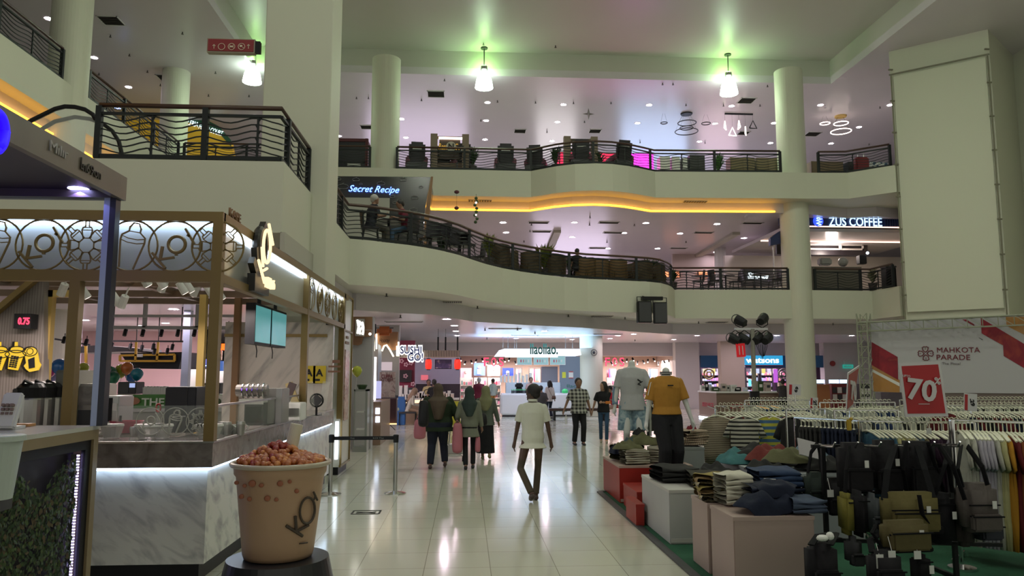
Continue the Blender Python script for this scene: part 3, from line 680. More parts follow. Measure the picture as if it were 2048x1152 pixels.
for px,bk,rz,lab in((740,1.0,-1.4,'black cafe chair under the man in the dark shirt'),(815,.9,.9,'black cafe chair under the person in maroon'),(858,1.3,.6,'black cafe chair left of the first dark plant, terrace'),
      (880,.7,2.5,'black cafe chair where the terrace railing starts to fall'),(905,1.5,0,'black cafe chair behind the steep part of the terrace railing'),(932,.8,3.6,'black cafe chair between the hanging string and the railing'),
      (955,2.4,1.2,'black cafe chair left of the ochre armchairs'),(1158,1.0,2.9,'black cafe chair under the dark figure by the bulge'),(1395,1.3,1.3,'black cafe chair at the left of the straight railing'),
      (1430,1.2,5.0,'black cafe chair tilted behind the straight railing'),(1470,1.5,1.6,'black cafe chair in the middle of the straight railing'),(1497,1.0,4.5,'black cafe chair left of the white cafe letters'),
      (1548,.8,1.55,'black cafe chair nearest the right round pillar'),(1415,2.6,.5,'black cafe chair before the orange lit window')):
 dup(ccp,edge_pt(px,bk),rz,lab,G)
for px,bk,lab in((776,1.25,'round black cafe table between the two seated people'),(858,1.9,'round black cafe table right of the person in maroon'),(920,1.2,'round black cafe table behind the steep railing'),(1400,2.0,'round black cafe table left on the straight terrace'),
     (1450,1.9,'round black cafe table in the middle of the straight terrace'),(1520,1.5,'round black cafe table near the right round pillar'),(1125,1.2,'round black cafe table left of the dark figure')):
 dup(ctp,edge_pt(px,bk),0,lab,'round cafe tables on the terrace')
for px,bk,rz,lab,mm in((998,.9,.3,'brown tub armchair, first right of the steep railing',None),(1018,1.5,2.0,'brown tub armchair behind the thick railing post',None),(1062,1.0,.4,'brown tub armchair left of the yellow plant',None),(1110,.8,-.3,'brown tub armchair right of the yellow plant',None),
      (1172,.9,.8,'ochre tub armchair right of the dark figure',1),(1197,1.0,-.2,'ochre tub armchair before the small lamp',1),(1235,.9,.3,'ochre tub armchair left of the wicker ones',1),(1262,1.2,2.2,'brown tub armchair under the second thick post',None),(1285,.9,0,'brown tub armchair by the fern at the terrace corner',None),(1312,1.1,.5,'brown tub armchair at the round corner of the terrace',None)):
 dup(tbp,edge_pt(px,bk),rz,lab,'tub armchairs on the terrace',mats={'brown_wicker':ARM_O}if mm else None)
for pr in(ccp,ctp,tbp):
 for c in list(pr.children):bpy.data.objects.remove(c)
 bpy.data.objects.remove(pr)
q=edge_pt(1088,1.0);plant(q,'yellow green bushy plant in a pot behind the middle of the curved railing',1.25,60,LEAFY,w=.5)
q=edge_pt(1142,1.6);plant(q,'green potted plant left of the dark figure on the terrace',1.0,30)
q=edge_pt(885,2.2);plant(q,'dark potted plant at the start of the steep railing',.9,26)
q=edge_pt(1300,1.2);plant(q,'dark fern filling the round corner of the terrace',1.05,50,w=.5)
q=edge_pt(978,.7);plant(q,'dark olive potted plant left of the brown armchairs',1.1,40,LEAFY,w=.3)
q=edge_pt(1345,.8);plant(q,'small dark plant right after the terrace corner',.9,24)
# hanging light string
q=P(952,428,y=25.5);m=MB();t=thing('hanging_ornament','dark string of small leaves and bulbs hanging over the terrace','ornament',(q.x,q.y,C2))
MB().tube([(q.x,q.y,C2),(q.x,q.y,C2-1.0)],.008,4).build('cord',IRON,t)
for i in range(8):m.ball((q.x+.04*math.sin(i*2.3),q.y,C2-.15-i*.12),.06,6,4)
m.build('leaves',LEAFD,t);MB().ball((q.x,q.y-.06,C2-.32),.035,8,6).ball((q.x,q.y-.06,C2-.75),.03,8,6).build('bulbs',LITW,t)
q=P(913,428,y=25.0);t=thing('pendant_ornament','thin cord with a small brown heart ornament over the terrace','ornament',(q.x,q.y,C2));MB().tube([(q.x,q.y,C2),(q.x,q.y,C2-.65)],.006,4).build('cord',IRON,t);MB().ball((q.x,q.y,C2-.06),.09,8,6,(1,1,.7)).ball((q.x,q.y,C2-.62),.08,8,6,(1,1,.8)).build('beads',MAROON,t)
# middle floor back: ceiling beam, partitions, orange window, white cafe letters
m_=MB();a,b=P(1385,512,z=C2),P(1465,464,z=C2)
struct(MB().extr([a,P(1398,512,z=C2),P(1480,464,z=C2),b],(0,0,-.12)).build('trim_8',SOFFIT))
a,b=P(1092,497,z=C2),P(1118,460,z=C2)
struct(MB().extr([a,P(1106,497,z=C2),P(1122,460,z=C2),P(1108,460,z=C2)],(0,0,-.12)).build('trim_9',SOFFIT))
yy=38.0;a=P(1438,500,y=yy)
struct(MB().box(P(1345,520,y=yy).x,P(1436,520,y=yy).x,yy,yy+.2,Z2,C2).build('wall_cafe',mat('peach_wall',(.50,.42,.38),.5)))
struct(MB().lathe([(.28,Z2),(.28,C2)],(P(1440,500,y=36).x,36,0),16).build('trim_10',WHITE))
struct(MB().box(P(1446,520,y=40).x,P(1560,520,y=40).x,40,40.2,Z2,C2).build('wall_cafe_rear',mat('pale_lilac_wall',(.55,.52,.53),.5)))
for i,(x0,x1,lab)in enumerate(((1328,1360,'left orange lit shop window behind the terrace chairs'),(1396,1434,'right orange lit shop window behind the terrace chairs'))):
 a,b=P(x0,543,y=yy-.1),P(x1,554,y=yy-.1)
 t=thing('shop_window',lab,'window',((a.x+b.x)/2,yy-.1,b.z));MB().box(a.x,b.x,yy-.08,yy-.02,b.z,a.z).build('pane',glow('orange_lit',(1,.32,.14),1.6),t)
 m=MB();
 for k in range(4):x=a.x+(b.x-a.x)*k/3;m.box(x-.03,x+.03,yy-.12,yy-.08,b.z,a.z)
 m.build('mullions',IRON,t)
q=P(1516,550,y=yR+5);t=thing('cafe_letters','white glowing cursive cafe letters on the far counter of the middle floor','sign',q)
text('Smooze',.45,glow('sign_white',(.9,1,1),3.2),t,q,width=.95,shear=.3,bold=.012);MB().rbox(q+Vector((.2,.1,-.1)),1.9,.1,.8).build('back_board',DARK,t)
# coffee kiosk (blue)
NAVY=mat('navy_panel',(.01,.02,.09),.4);yk=yR+1.0
t=thing('coffee_kiosk','coffee kiosk with a navy fascia and glowing white letters, right of the round pillar','kiosk',(P(1700,500,y=yk).x,yk,Z2))
a,b=P(1560,433,y=yk),P(1798,453,y=yk)
MB().box(a.x,b.x+2,yk,yk+.2,b.z,a.z).build('fascia',NAVY,t)
m=MB()
for i in range(7):x=P(1768+i*5,440,y=yk).x;m.box(x,x+.035,yk-.03,yk,b.z,a.z)
m.build('slats',mat('navy_slat',(.03,.05,.16),.4),t)
MB().box(a.x,b.x+2,yk,yk+5.5,b.z-.25,b.z-.12).build('canopy',mat('grey_pink_panel',(.42,.38,.38),.3),t)
MB().box(a.x,b.x+2,yk-.02,yk+.03,b.z-.06,b.z-.02).box(a.x,b.x+2,yk+2,yk+2.05,b.z-.3,b.z-.25).build('edge_light',glow('peach_led',(1,.6,.45),2.4),t)
text('ZUS COFFEE',.5,glow('bluewhite_letters',(.45,.72,1),2.2),t,P(1711,443.5,y=yk-.06),width=(P(1764,443,y=yk).x-P(1658,443,y=yk).x),bold=.006)
q=P(1637,442,y=yk-.08)
MB().extr([q+Vector((math.cos(i*.3142)*.2,0,math.sin(i*.3142)*.22))for i in range(20)],(0,.05,0)).build('logo_disc',glow('logo_blue',(.03,.08,1),1.5),t)
m=MB()
for i,(x,z,w)in enumerate(((0,.12,.14),(.05,.06,.2),(-.02,0,.16),(.03,-.06,.22),(0,-.12,.2),(.03,-.17,.12),(-.06,.09,.06))):m.rbox(q+Vector((x,-.02,z)),w,.02,.028,ry=.25*(-1)**i)
m.build('logo_figure',MATS['bluewhite_letters'],t)
a,b=P(1480,484,y=yk+3),P(1736,508,y=yk+3)
MB().box(P(1556,484,y=yk+3).x,b.x,yk+3,yk+3.1,P(1700,510,y=yk+3).z,P(1700,481,y=yk+3).z).build('menu_board',mat('menu_black',(.015,.012,.015),.4),t)
fm=mat('frame_white',(.7,.66,.62),.4);m=MB();z0,z1=P(1700,500,y=yk+2.9).z,P(1700,488,y=yk+2.9).z;x0,x1=P(1600,484,y=yk+2.9).x,P(1727,484,y=yk+2.9).x
m.box(x0,x1,yk+2.9,yk+2.95,z0,z0+.07).box(x0,x1,yk+2.9,yk+2.95,z1-.07,z1).box(x1-.07,x1,yk+2.9,yk+2.95,z0,z1).box(P(1678,484,y=yk+2.9).x,P(1682,484,y=yk+2.9).x,yk+2.85,yk+2.95,z0,z1+.4)
m.build('hanging_frame',fm,t)
MB().box(a.x,b.x+3,yk+5,yk+5.2,Z2,b.z+.2).build('back_panel',mat('pale_peach',(.5,.46,.42),.5),t)
MB().box(P(1620,560,y=yk).x,P(1735,560,y=yk).x,yk+.4,yk+1.1,Z2,Z2+1.1).build('counter',mat('grey_brown_counter',(.12,.11,.09),.5),t)
MB().rbox(P(1649,524,y=yk+.7),.5,.35,.3,bev=.06).build('coffee_machine',mat('grey_machine',(.28,.28,.27),.4),t)
MB().rbox(P(1723,520,y=yk+.9),.3,.3,.36,bev=.02).build('till_screen',BLACK,t)
MB().ball(P(1686,524,y=yk+.7),.2,12,8).build('grinder_dome',MATS['grey_machine'],t)
MB().ball(P(1735,506,y=yk+.7),.06,8,6).build('lamp',LEDW,t)
l=bpy.data.lights.new('kiosk_fill','POINT');l.energy=110;l.color=(1,.84,.76);l.shadow_soft_size=.2;lo=bpy.data.objects.new('kiosk_fill',l);COL.objects.link(lo);lo.parent=t;lo.location=(.5,2.4,2.0)  # lamp without a fitting, added to brighten the coffee kiosk interior
# left wing of the kiosk
a=P(1556,462,y=yk-.6);MB().extr([P(1541,476,y=yk-.5),P(1560,462,y=yk-.5),P(1575,462,y=yk-.5),P(1575,484,y=yk-.5),P(1541,491,y=yk-.5)],(0,.2,0)).build('side_fascia',NAVY,t)
q=P(1547,520,y=yk-.3);MB().tube([(q.x,q.y,Z2),(q.x,q.y,P(1547,490,y=yk-.3).z)],.03,6).build('pole',STEEL,t)
MB().box(P(1553,490,y=yk+.4).x,P(1573,490,y=yk+.4).x,yk+.4,yk+.5,P(1553,508,y=yk+.4).z,P(1553,481,y=yk+.4).z).build('side_menu',MATS['menu_black'],t)
q=P(1778,560,y=yR+.3);t=thing('litter_bin','black bin behind the railing beside the cream screen','bin',(q.x,q.y,Z2));MB().rbox((q.x,q.y,Z2+.45),.4,.4,.9,bev=.02).build('body',BLACK,t);MB().rbox((q.x,q.y,Z2+.93),.44,.44,.07,bev=.02).build('lid',DARK,t)
q=P(1745,560,y=yR+.3);plant((q.x,q.y,Z2),'pale wilted plant behind the railing under the coffee letters',.95,30,mat('pale_leaf',(.25,.25,.15),.6),w=.3)
# ================================================================ bubble tea kiosk
MARBLE=ramp_mat('white_veined_marble','noise',[(.30,.29,.30),(.46,.45,.44),(.60,.59,.56),(.62,.61,.58)],5,.22,distort=.5,map_scale=(2.6,.8,.5),rot=(0,.65,.5),vt='TEXTURE',positions=[.26,.40,.52,1])
MARBLE2=ramp_mat('spot_tinted_veined_marble','noise',[(.24,.22,.22),(.48,.44,.42),(.60,.54,.51),(.62,.56,.53)],4,.25,distort=.4,map_scale=(3.2,1,.6),rot=(0,-.95,0),vt='TEXTURE',positions=[.28,.41,.53,1])  # pinkish light of the spots is mixed into this marble's colour
TOPM=ramp_mat('brown_grey_stone','noise',[(.10,.085,.08),(.17,.15,.14),(.25,.22,.21)],5,.2,distort=1.5,positions=[.3,.5,.75])
KX,KY,KY2=-2.24,6.86,12.9
XL=-7.2
K=thing('tea_kiosk','bubble tea kiosk with marble base, bronze frame and line art frieze','kiosk',(KX,KY,0))
cl=.14
MB().box(XL,KX-.02,KY+.04,KY+.9,.16,1.0).box(KX-.75,KX-.02,KY+.9,KY2,.16,1.0).build('marble_base',MARBLE,K)
MB().box(XL,KX-.08,KY+.10,KY+.85,0,.16).box(KX-.7,KX-.08,KY+.85,KY2,0,.16).build('plinth',BLACK,K)
MB().box(XL,KX+.04,KY-.04,KY+.62,.99,1.2).box(KX-.5,KX+.04,KY+.62,KY2,.99,1.2).build('stone_counter',TOPM,K)
MB().box(XL,KX+.01,KY-.012,KY+.01,.965,.988).box(KX-.012,KX+.01,KY,KY2,.965,.988).build('counter_light',glow('cool_strip',(.55,.74,1),9),K)
MB().box(XL,KX+.05,KY-.05,KY+.02,1.2,1.215).box(KX,KX+.05,KY,KY2,1.2,1.215).build('steel_edge',STEEL,K)
# frame posts
FB,FT,FP=2.70,3.24,.06
zt_,zb_=3.26,2.62
m=MB()
m.box(XL,KX+.04,KY-.04,KY+.04,zt_-.09,zt_).box(KX-.04,KX+.04,KY,14.2,zt_-.09,zt_).build('top_beam',GOLD,K)
m=MB().box(XL,KX+.04,KY-.04,KY+.04,zb_,zb_+.1).box(KX-.04,KX+.04,KY,13.9,zb_,zb_+.08).build('lower_beam',GOLD,K)
for x in(KX,P(146,700,y=KY).x):
 MB().box(x-.045,x+.045,KY-.045,KY+.045,1.2,zt_-.09 if x==KX else zb_).build('post',GOLD,K)
yp=P(609,700,x=KX).y
MB().box(KX-.045,KX+.045,yp-.05,yp+.05,1.2,zt_-.09).build('post',GOLD,K)
ypE=P(684,700,x=KX).y
MB().box(KX-.06,KX+.04,ypE-.06,ypE+.06,1.0,zt_).build('post',GOLD,K)
MB().box(KX-.06,KX-.01,ypE-.16,ypE-.08,.3,.96).build('side_light',glow('soft_strip',(.8,.9,1),3),K)
q=P(401,700,y=11.6);MB().box(q.x-.05,q.x+.05,11.6,11.7,.9,3.0).build('rear_post',GOLDL,K)
q=P(471,700,y=12.7);MB().box(q.x-.05,q.x+.05,12.7,12.8,.9,zt_).build('rear_post',MATS['brown_trim'],K)
q=P(88,700,y=10.2);MB().box(q.x-.06,q.x+.06,10.2,10.3,.9,P(88,580,y=10.2).z).box(q.x-.1,P(147,580,y=10.2).x,10.2,10.3,P(88,580,y=10.2).z-.09,P(88,580,y=10.2).z).build('rear_post',GOLDL,K)
# lit frieze panel and line art
MB().box(XL,KX-.05,KY+.12,KY+.15,zb_+.02,zt_-.05).build('frieze_panel',mat('satin_white_panel',(.58,.6,.62),.35),K)
MB().box(XL,KX-.06,KY+.05,KY+.075,zt_-.115,zt_-.09).build('frieze_light',MATS['cool_strip'],K)
cz=(zb_+.1+zt_-.09)/2;rr=(zt_-.09-zb_-.1)/2+.005
yA=KY-.01
def C(x):return Vector((x,yA,cz))
ART={}
def line(m,pts,w=.008):m.tube(pts,w,4)
def shaker(m,c,s,ang,ax=Vector((1,0,0))):
 """outline of a cocktail shaker; s = half height"""
 u=lambda a,b:c+ax*((a*math.cos(ang)-b*math.sin(ang))*s)+Vector((0,0,(a*math.sin(ang)+b*math.cos(ang))*s))
 line(m,[u(-.30,-1),u(-.52,.2),u(-.50,.42),u(-.24,.62),u(-.24,.8),u(-.12,1),u(.12,1),u(.24,.8),u(.24,.62),u(.50,.42),u(.52,.2),u(.30,-1)],.009)
 line(m,[u(-.52,.2),u(-.2,.12),u(.2,.12),u(.52,.2)],.006);line(m,[u(-.50,.38),u(-.2,.3),u(.2,.3),u(.50,.38)],.006);line(m,[u(-.24,.62),u(.24,.62)],.006)
def koi(m,c,s,ax=Vector((1,0,0)),w=.02):
 """the tilted logo: K, ring and I along a rising diagonal"""
 u=lambda a,b:c+ax*(a*s)+Vector((0,0,b*s))
 m.ring(u(.08,.08),.36*s,w*.8,24,'y' if ax.x else 'x')
 for a,b in(((-.95,-.30),(-.35,-.98)),((-.52,-.02),(-.60,-.62)),((-.62,-.60),(0,-.50)),((.42,.78),(.82,.12)),((.5,.5),(.62,.42)),((.08,-.3),(.08,-.42))):m.bar(u(*a),u(*b),w*1.2,w)
def burst(m,c,s,ax=Vector((1,0,0))):
 for k in range(8):
  a=k*math.pi/4
  d=lambda r,t:c+ax*((r*math.cos(a)-t*math.sin(a))*s)+Vector((0,0,(r*math.sin(a)+t*math.cos(a))*s))
  line(m,[d(.28,-.14),d(.6,-.2),d(.7,-.16),d(.74,-.07),d(.95,-.07),d(.95,.07),d(.74,.07),d(.7,.16),d(.6,.2),d(.28,.14),d(.28,-.14)],.007)
  line(m,[d(.6,-.2),d(.6,.2)],.005);line(m,[d(.7,-.16),d(.7,.16)],.005)
for i,px in enumerate((-8,85,173,263,350,436)):
 c=C(P(px,487,y=yA).x)
 m=MB().ring(c,rr,.009,32);(shaker(m,c,rr*.9,-.18)if i%3==0 else koi(m,c,rr*.9)if i%3==1 else burst(m,c,rr))
 m.build('line_art',GOLD,K)
# right hand fascia: plain satin half, then art half
MB().box(KX-.06,KX-.03,KY+.06,yp,zb_+.06,zt_-.09).build('side_fascia_panel',mat('satin_steel_panel',(.55,.54,.50),.22,.4),K)
MB().box(KX-.09,KX-.07,yp,ypE,zb_+.06,zt_-.09).build('side_frieze_panel',MATS['satin_white_panel'],K)
MB().box(KX-.02,KX+.01,KY+.06,ypE,zt_-.125,zt_-.09).build('side_strip_light',LEDW,K)
n=5
for i in range(n):
 y=yp+(i+.5)*(ypE-yp)/n;c=Vector((KX+.01,y,cz));ax=Vector((0,1,0))
 m=MB().ring(c,rr,.009,28,'x');(shaker(m,c,rr*.9,-.18,ax)if i%3==0 else koi(m,c,rr*.9,ax)if i%3==1 else burst(m,c,rr,ax));m.build('line_art',GOLD,K)
# roof slats seen from below
m=MB()
for y in(7.6,9.0,10.4,11.8,13.0):m.box(XL,KX-.05,y,y+.08,zb_+.36,zb_+.46)
m.box(XL+1,XL+1.1,KY,13,zb_+.4,zb_+.5).box(-4.6,-4.5,KY,13,zb_+.4,zb_+.5).build('roof_slats',mat('bronze_brown',(.14,.085,.05),.4),K)
# end tower
MB().box(KX-1.8,KX,12.9,13.0,1.0,zb_+.05).build('marble_wall',MARBLE2,K)
MB().box(KX-1.8,KX-.1,12.86,12.9,2.42,2.47).build('wall_rail',GOLD,K)
MB().box(KX-1.0,KX,ypE+.06,14.9,.14,zt_-.05).build('end_tower',mat('tower_white',(.62,.60,.55),.3),K)
MB().box(KX-1.0,KX-.03,ypE+.08,14.85,0,.14).build('tower_plinth',BLACK,K)
m=MB()
for y in(ypE+.07,14.9):m.bar((KX+.01,y,.14),(KX+.01,y,zt_),.035)
m.bar((KX+.01,ypE,zt_),(KX+.01,14.9,zt_),.035).bar((KX+.01,ypE,2.6),(KX+.01,14.9,2.6),.03).bar((KX+.01,ypE,.16),(KX+.01,14.9,.16),.035).build('tower_frame',GOLD,K)
pm=ramp_mat('brown_poster_art','noise',[(.5,.42,.42),(.28,.12,.08),(.6,.45,.4),(.4,.3,.5)],6,.25,distort=2)
yc=(ypE+14.9)/2
MB().box(KX+.005,KX+.02,ypE+.3,14.6,.95,2.25).build('poster',pm,K)
for zz,w in((2.46,.12),(2.36,.2)):MB().box(KX+.005,KX+.015,yc-w,yc+w,zz,zz+.05).build('tower_letters',MATS['brown_trim'],K)
q=P(658,648,y=12.88);MB().rbox(q,.1,.03,.03).build('ceiling_sensor',BLACK,K)
# KOI side sign
BK=mat('sign_black_side',(.015,.013,.012),.4);NE=glow('warm_tube_white',(1,.72,.38),1.7)
ks=thing('tea_sign','tall black and gold letter sign standing edge on above the kiosk corner','sign',P(530,520,x=KX+.12))
def side(py,pz):return P(py,pz,x=KX+.13)
xx=KX+.14
m=MB();mb=MB()
def sl(a,b,w=.055):
 a,b=P(*a,x=xx),P(*b,x=xx);mb.bar(a-Vector((.07,0,0)),b-Vector((.07,0,0)),w*1.1,.09)
 m.tube([a,b],w*.27,8)
sl((538,448),(546,490));sl((517,520),(529,566));sl((524,494),(526,534));sl((527,541),(534,537))
cO=P(534,493,x=xx);rz_=(P(534,461,x=xx).z-P(534,528,x=xx).z)/2;ry_=abs(P(541,493,x=xx).y-P(527,493,x=xx).y)/2
m.ring(cO,ry_,.016,28,'x',8,r2=rz_);mb.ring(cO-Vector((.07,0,0)),ry_,.045,28,'x',8,r2=rz_)
m.build('lit_letters',NE,ks,smooth=True);mb.build('black_sides',BK,ks)
text('Thé',.14,NE,ks,P(539,567,x=xx),rot=(math.pi/2,0,math.pi/2),width=.30,depth=.05,bold=.004)
MB().box(KX+.02,KX+.10,cO.y-.25,cO.y+.3,zb_+.02,zb_+.2).build('mount',BK,ks)
# corner cafe letters
text('KAFE',.12,MATS['brown_trim'],None,P(470,431,x=KX),rot=(math.pi/2,0,math.pi/2),depth=.02,width=.34,name='corner_letters',at=P(470,431,x=KX));o=COL.objects[-1];tag(o,'small brown letters KAFE standing on the kiosk top at the corner','lettering')
# screens
SCR=ramp_mat('teal_menu_screen','noise',[(.10,.35,.36),(.13,.42,.42),(.30,.45,.48)],.9,.2,positions=[.3,.5,.75])
def scr(mname,em,st):
 m=SCR;b=m.node_tree.nodes['Principled BSDF'];b.inputs['Emission Strength'].default_value=st;b.inputs['Emission Color'].default_value=(*em,1)
scr('x',(.10,.38,.40),.55)
xs=-2.62
for i,(pa,pb,py0,py1,lab)in enumerate(((510,542,597,693,'teal menu screen hanging inside the tea kiosk, nearer one'),(543,573,609,698,'teal menu screen hanging inside the tea kiosk, farther one'))):
 ya_,yb_=P(pa,640,x=xs).y,P(pb,640,x=xs).y;zt1,zb1=P(pa,py0,x=xs).z,P(pa,py1-6,x=xs).z
 t=thing('menu_screen',lab,'screen',(xs,(ya_+yb_)/2,zb1));zt1,zb1=2.62,2.04
 zt1,zb1=P(573,626,x=xs).z,P(573,697,x=xs).z
 MB().box(xs-.12,xs,ya_+.01,yb_-.01,zb1,zt1).build('housing',BLACK,t);MB().box(xs,xs+.006,ya_+.03,yb_-.03,zb1+.03,zt1-.03).build('display',SCR,t)
 MB().bar((xs-.06,(ya_+yb_)/2,zt1),(xs-.06,(ya_+yb_)/2,2.95),.04).build('hanger',BLACK,t)
 MB().tube([(xs-.06,ya_+.3,zb1),(xs-.05,ya_+.32,zb1-.08),(xs-.06,ya_+.34,zb1-.16)],.008,4).build('cable',BLACK,t)
# certificates
YEL=mat('yellow_paper',(.58,.42,.02),.6)
for i,px in enumerate((618,639)):
 a=P(px,749,y=12.86);t=thing('certificate','yellow grade A certificate on the marble wall, '+('left' if i==0 else 'right')+' one','notice',a)
 MB().rbox(a,.21,.01,.29).build('sheet',YEL,t);text('A',.16,BLACK,t,a+Vector((0,-.01,.03)),depth=.004,bold=.006)
 MB().rbox(a+Vector((-.03,-.007,-.09)),.08,.004,.035).build('print',BLACK,t)
for i,(px,py,w)in enumerate(((672,723,.12),(669,733,.2),(668,743,.2))):
 a=P(px,py,y=12.86);tag(MB().rbox(a,w,.01,.03 if i else .05).build('small_plaque',mat('bronze_plaque',(.22,.10,.06),.4),at=a),('brown plaque with letters on the marble wall','upper thin brown strip sign on the marble wall','lower thin brown strip sign on the marble wall')[i],'plaque')
# spot lights of the kiosk
def spotp():
 t=thing('track_spotlight','x','spotlight')
 MB().lathe([(.045,0),(.05,-.16),(.045,-.162)],n=14).build('barrel',WHITE,t);MB().lathe([(.001,-.165),(.04,-.165)],n=14,cap=False).build('lens',LITW,t)
 MB().tube([(0,0,-.01),(0,0,.12)],.01,5).build('stem',WHITE,t);return t
sp_=spotp();sp_.location=(0,0,0)
for i,(px,py)in enumerate(((130,568),(160,573),(224,587),(251,592),(281,547),(314,552),(331,560),(357,565),(371,563),(395,572),(412,572),(435,580))):
 yy=9.4 if i<4 else 8.6+(i-4)*.42
 p=P(px,py,y=yy);q=dup(sp_,p,0,'white spotlight on the ceiling track of the tea kiosk, shining down','kiosk track spotlights');q.rotation_euler=(.35,.5*(-1 if i%3 else 1),0)
for c in list(sp_.children):bpy.data.objects.remove(c)
bpy.data.objects.remove(sp_)
l=bpy.data.lights.new('kiosk_work_light','AREA');l.energy=120;l.color=(1,.86,.80);l.shape='RECTANGLE';l.size=3;l.size_y=.12
lo=bpy.data.objects.new('track_lamp',l);COL.objects.link(lo);lo.location=(-1.9,2.3,2.60);lo.parent=K
# back grey wall with yellow drink signs
WOODG=ramp_mat('grey_wood_grain','wave',[(.13,.11,.10),(.17,.145,.135),(.20,.175,.16)],9,.5,distort=3,map_scale=(1,1,.12))
yw=10.1
w=thing('slanted_panel','grey wood grain panel with a slanted bronze top edge at the far left','panel',(P(0,700,y=yw).x,yw,0))
pl=[P(-120,880,y=yw),P(88,880,y=yw),P(88,552,y=yw),P(-120,725,y=yw)];pl[0].z=pl[1].z=.9
MB().extr(pl,(0,.12,0)).build('board',WOODG,w);MB().bar(P(-120,722,y=yw),P(90,546,y=yw),.2,.07).build('edge',GOLD,w)
MB().box(pl[0].x,pl[1].x,yw+.02,yw+.1,0,.9).build('lower_board',WOODG,w)
def drink(px,py,kind,lab):
 c=P(px,py,y=yw-.08);t=thing('drink_sign',lab,'sign',c);s=.15;YL=glow('yellow_acrylic',(1,.62,.02),.9)
 A=(-.16 if kind!=2 else .22)
 u=lambda a,b:c+Vector(((a*math.cos(A)-b*math.sin(A))*s,0,(a*math.sin(A)+b*math.cos(A))*s))
 if kind==2:out=[(-.35,-1),(.35,-1),(.62,-.6),(.5,-.3),(.5,.75),(.25,1.02),(-.25,1.02),(-.5,.75),(-.5,-.2),(-.72,-.4),(-.6,-.7)]
 else:out=[(-.38,-1),(.38,-1),(.52,.15),(.7,.25),(.7,.55),(.5,.6),(.45,.85),(.15,1.0),(-.12,1),(-.2,1.35),(-.34,1.32),(-.28,.95),(-.5,.8),(-.55,.55),(-.75,.45),(-.72,.2),(-.52,.12)]
 MB().extr([u(*p)for p in out],(0,-.03,0)).build('face',YL,t);MB().extr([u(a*1.05,b*1.03)+Vector((-.05,.07,0))for a,b in out],(0,-.065,0)).build('side',BLACK,t)
 m=MB();fy=Vector((0,-.04,0))
 if kind==2:
  m.extr([u(-.3,-.75)+fy,u(.2,-.75)+fy,u(.3,.15)+fy,u(-.25,.05)+fy],(0,-.004,0));m.ring(u(0,.7)+fy,.09,.006,18,r2=.06).ring(u(0,.7)+fy,.04,.005,12)
 else:
  rnd=random.Random(px)
  for r in range(6):
   for k in range(3):m.rbox(u(-.22+k*.22,-.75+r*.17)+fy,.028,.006,.022)
  m.ring(u(0,.72)+fy,.09,.006,18,r2=.04);m.ring(u(0,.32)+fy,.13,.006,18,r2=.05)
 m.build('line_drawing',BLACK,t)
drink(0,716,0,'yellow bubble tea cup sign cut by the left edge of the view')
drink(33,716,1,'yellow bubble tea cup sign with a straw on the grey panel, middle')
drink(66,719,2,'yellow tilted drink can sign on the grey panel, rightmost')
c=P(52,643,y=yw-.12);t=thing('queue_display','black box with red glowing digits on the grey panel','display',c)
MB().rbox(c,.21,.16,.19).build('case',BLACK,t);text('0.75',.12,glow('red_digit',(1,.03,.08),3),t,c+Vector((.02,-.085,0)),width=.14,bold=.003,name='digits')
# ---- worktop things in the kiosk
def urn(loc,lab,first=[None]):
 if first[0]is not None:return dup(first[0],loc,0,lab)
 t=thing('tea_urn',lab,'urn',(0,0,0),0,'steel tea urns')
 MB().lathe([(.12,.02),(.12,.34),(.115,.36)],n=20).build('body',STEEL,t,smooth=False);MB().lathe([(.13,.36),(.135,.46),(.10,.5),(.03,.52)],n=20).build('lid',BLACK,t);MB().lathe([(.1,0),(.11,.03)],n=16).build('base',BLACK,t)
 MB().tube([(0,-.12,.08),(0,-.17,.08),(0,-.17,.04)],.014,6).build('tap',BLACK,t);MB().tube([(-.09,-.04,.46),(0,-.14,.53),(.09,-.04,.46)],.015,6).build('handle',BLACK,t)
 first[0]=t;t.location=loc;return t
zc=1.205
for i,px in enumerate((60,82,104)):p=P(px,838,y=7.9+i*.12);urn((p.x,p.y,zc),('steel and black tea urn, leftmost of the three on the counter','steel and black tea urn, middle of the three on the counter','steel and black tea urn, rightmost of the three on the counter')[i])
W2=thing('worktop','inner steel worktop of the tea kiosk behind the glass','worktop',(-4.6,7.9,0))
MB().box(XL,KX-.8,7.78,8.5,.86,zc-.005).build('steel_top',mat('grey_steel',(.35,.33,.30),.35,.6),W2)
GA=mat('glass_screen',(.85,.9,.85),.03,alpha=.10)
t=thing('counter_glass','low glass screen with white line drawings on the front counter','glass',(XL,KY+.05,1.2))
MB().box(P(228,800,y=KY).x,KX-.06,KY+.06,KY+.072,1.216,1.52).build('pane',GA,t)
m=MB();LA=mat('white_line',(.5,.5,.45),.5)
for i,(px,k)in enumerate(((300,1),(350,0),(400,2))):
 c=P(px,843,y=KY+.05);m.ring(c,.12,.004,28)
 shaker(m,c,.10,-.18)if k==0 else koi(m,c,.10,w=.008)if k==1 else burst(m,c,.10)
m.build('line_drawings',LA,t)
t=thing('counter_glass','low glass screen along the aisle side of the tea counter','glass',(KX,9,1.2));MB().box(KX-.05,KX-.038,KY+.1,yp,1.216,1.5).build('pane',GA,t)
MB().box(KX-.06,KX-.028,KY+.1,yp,1.5,1.52).build('steel_rim',STEEL,t)
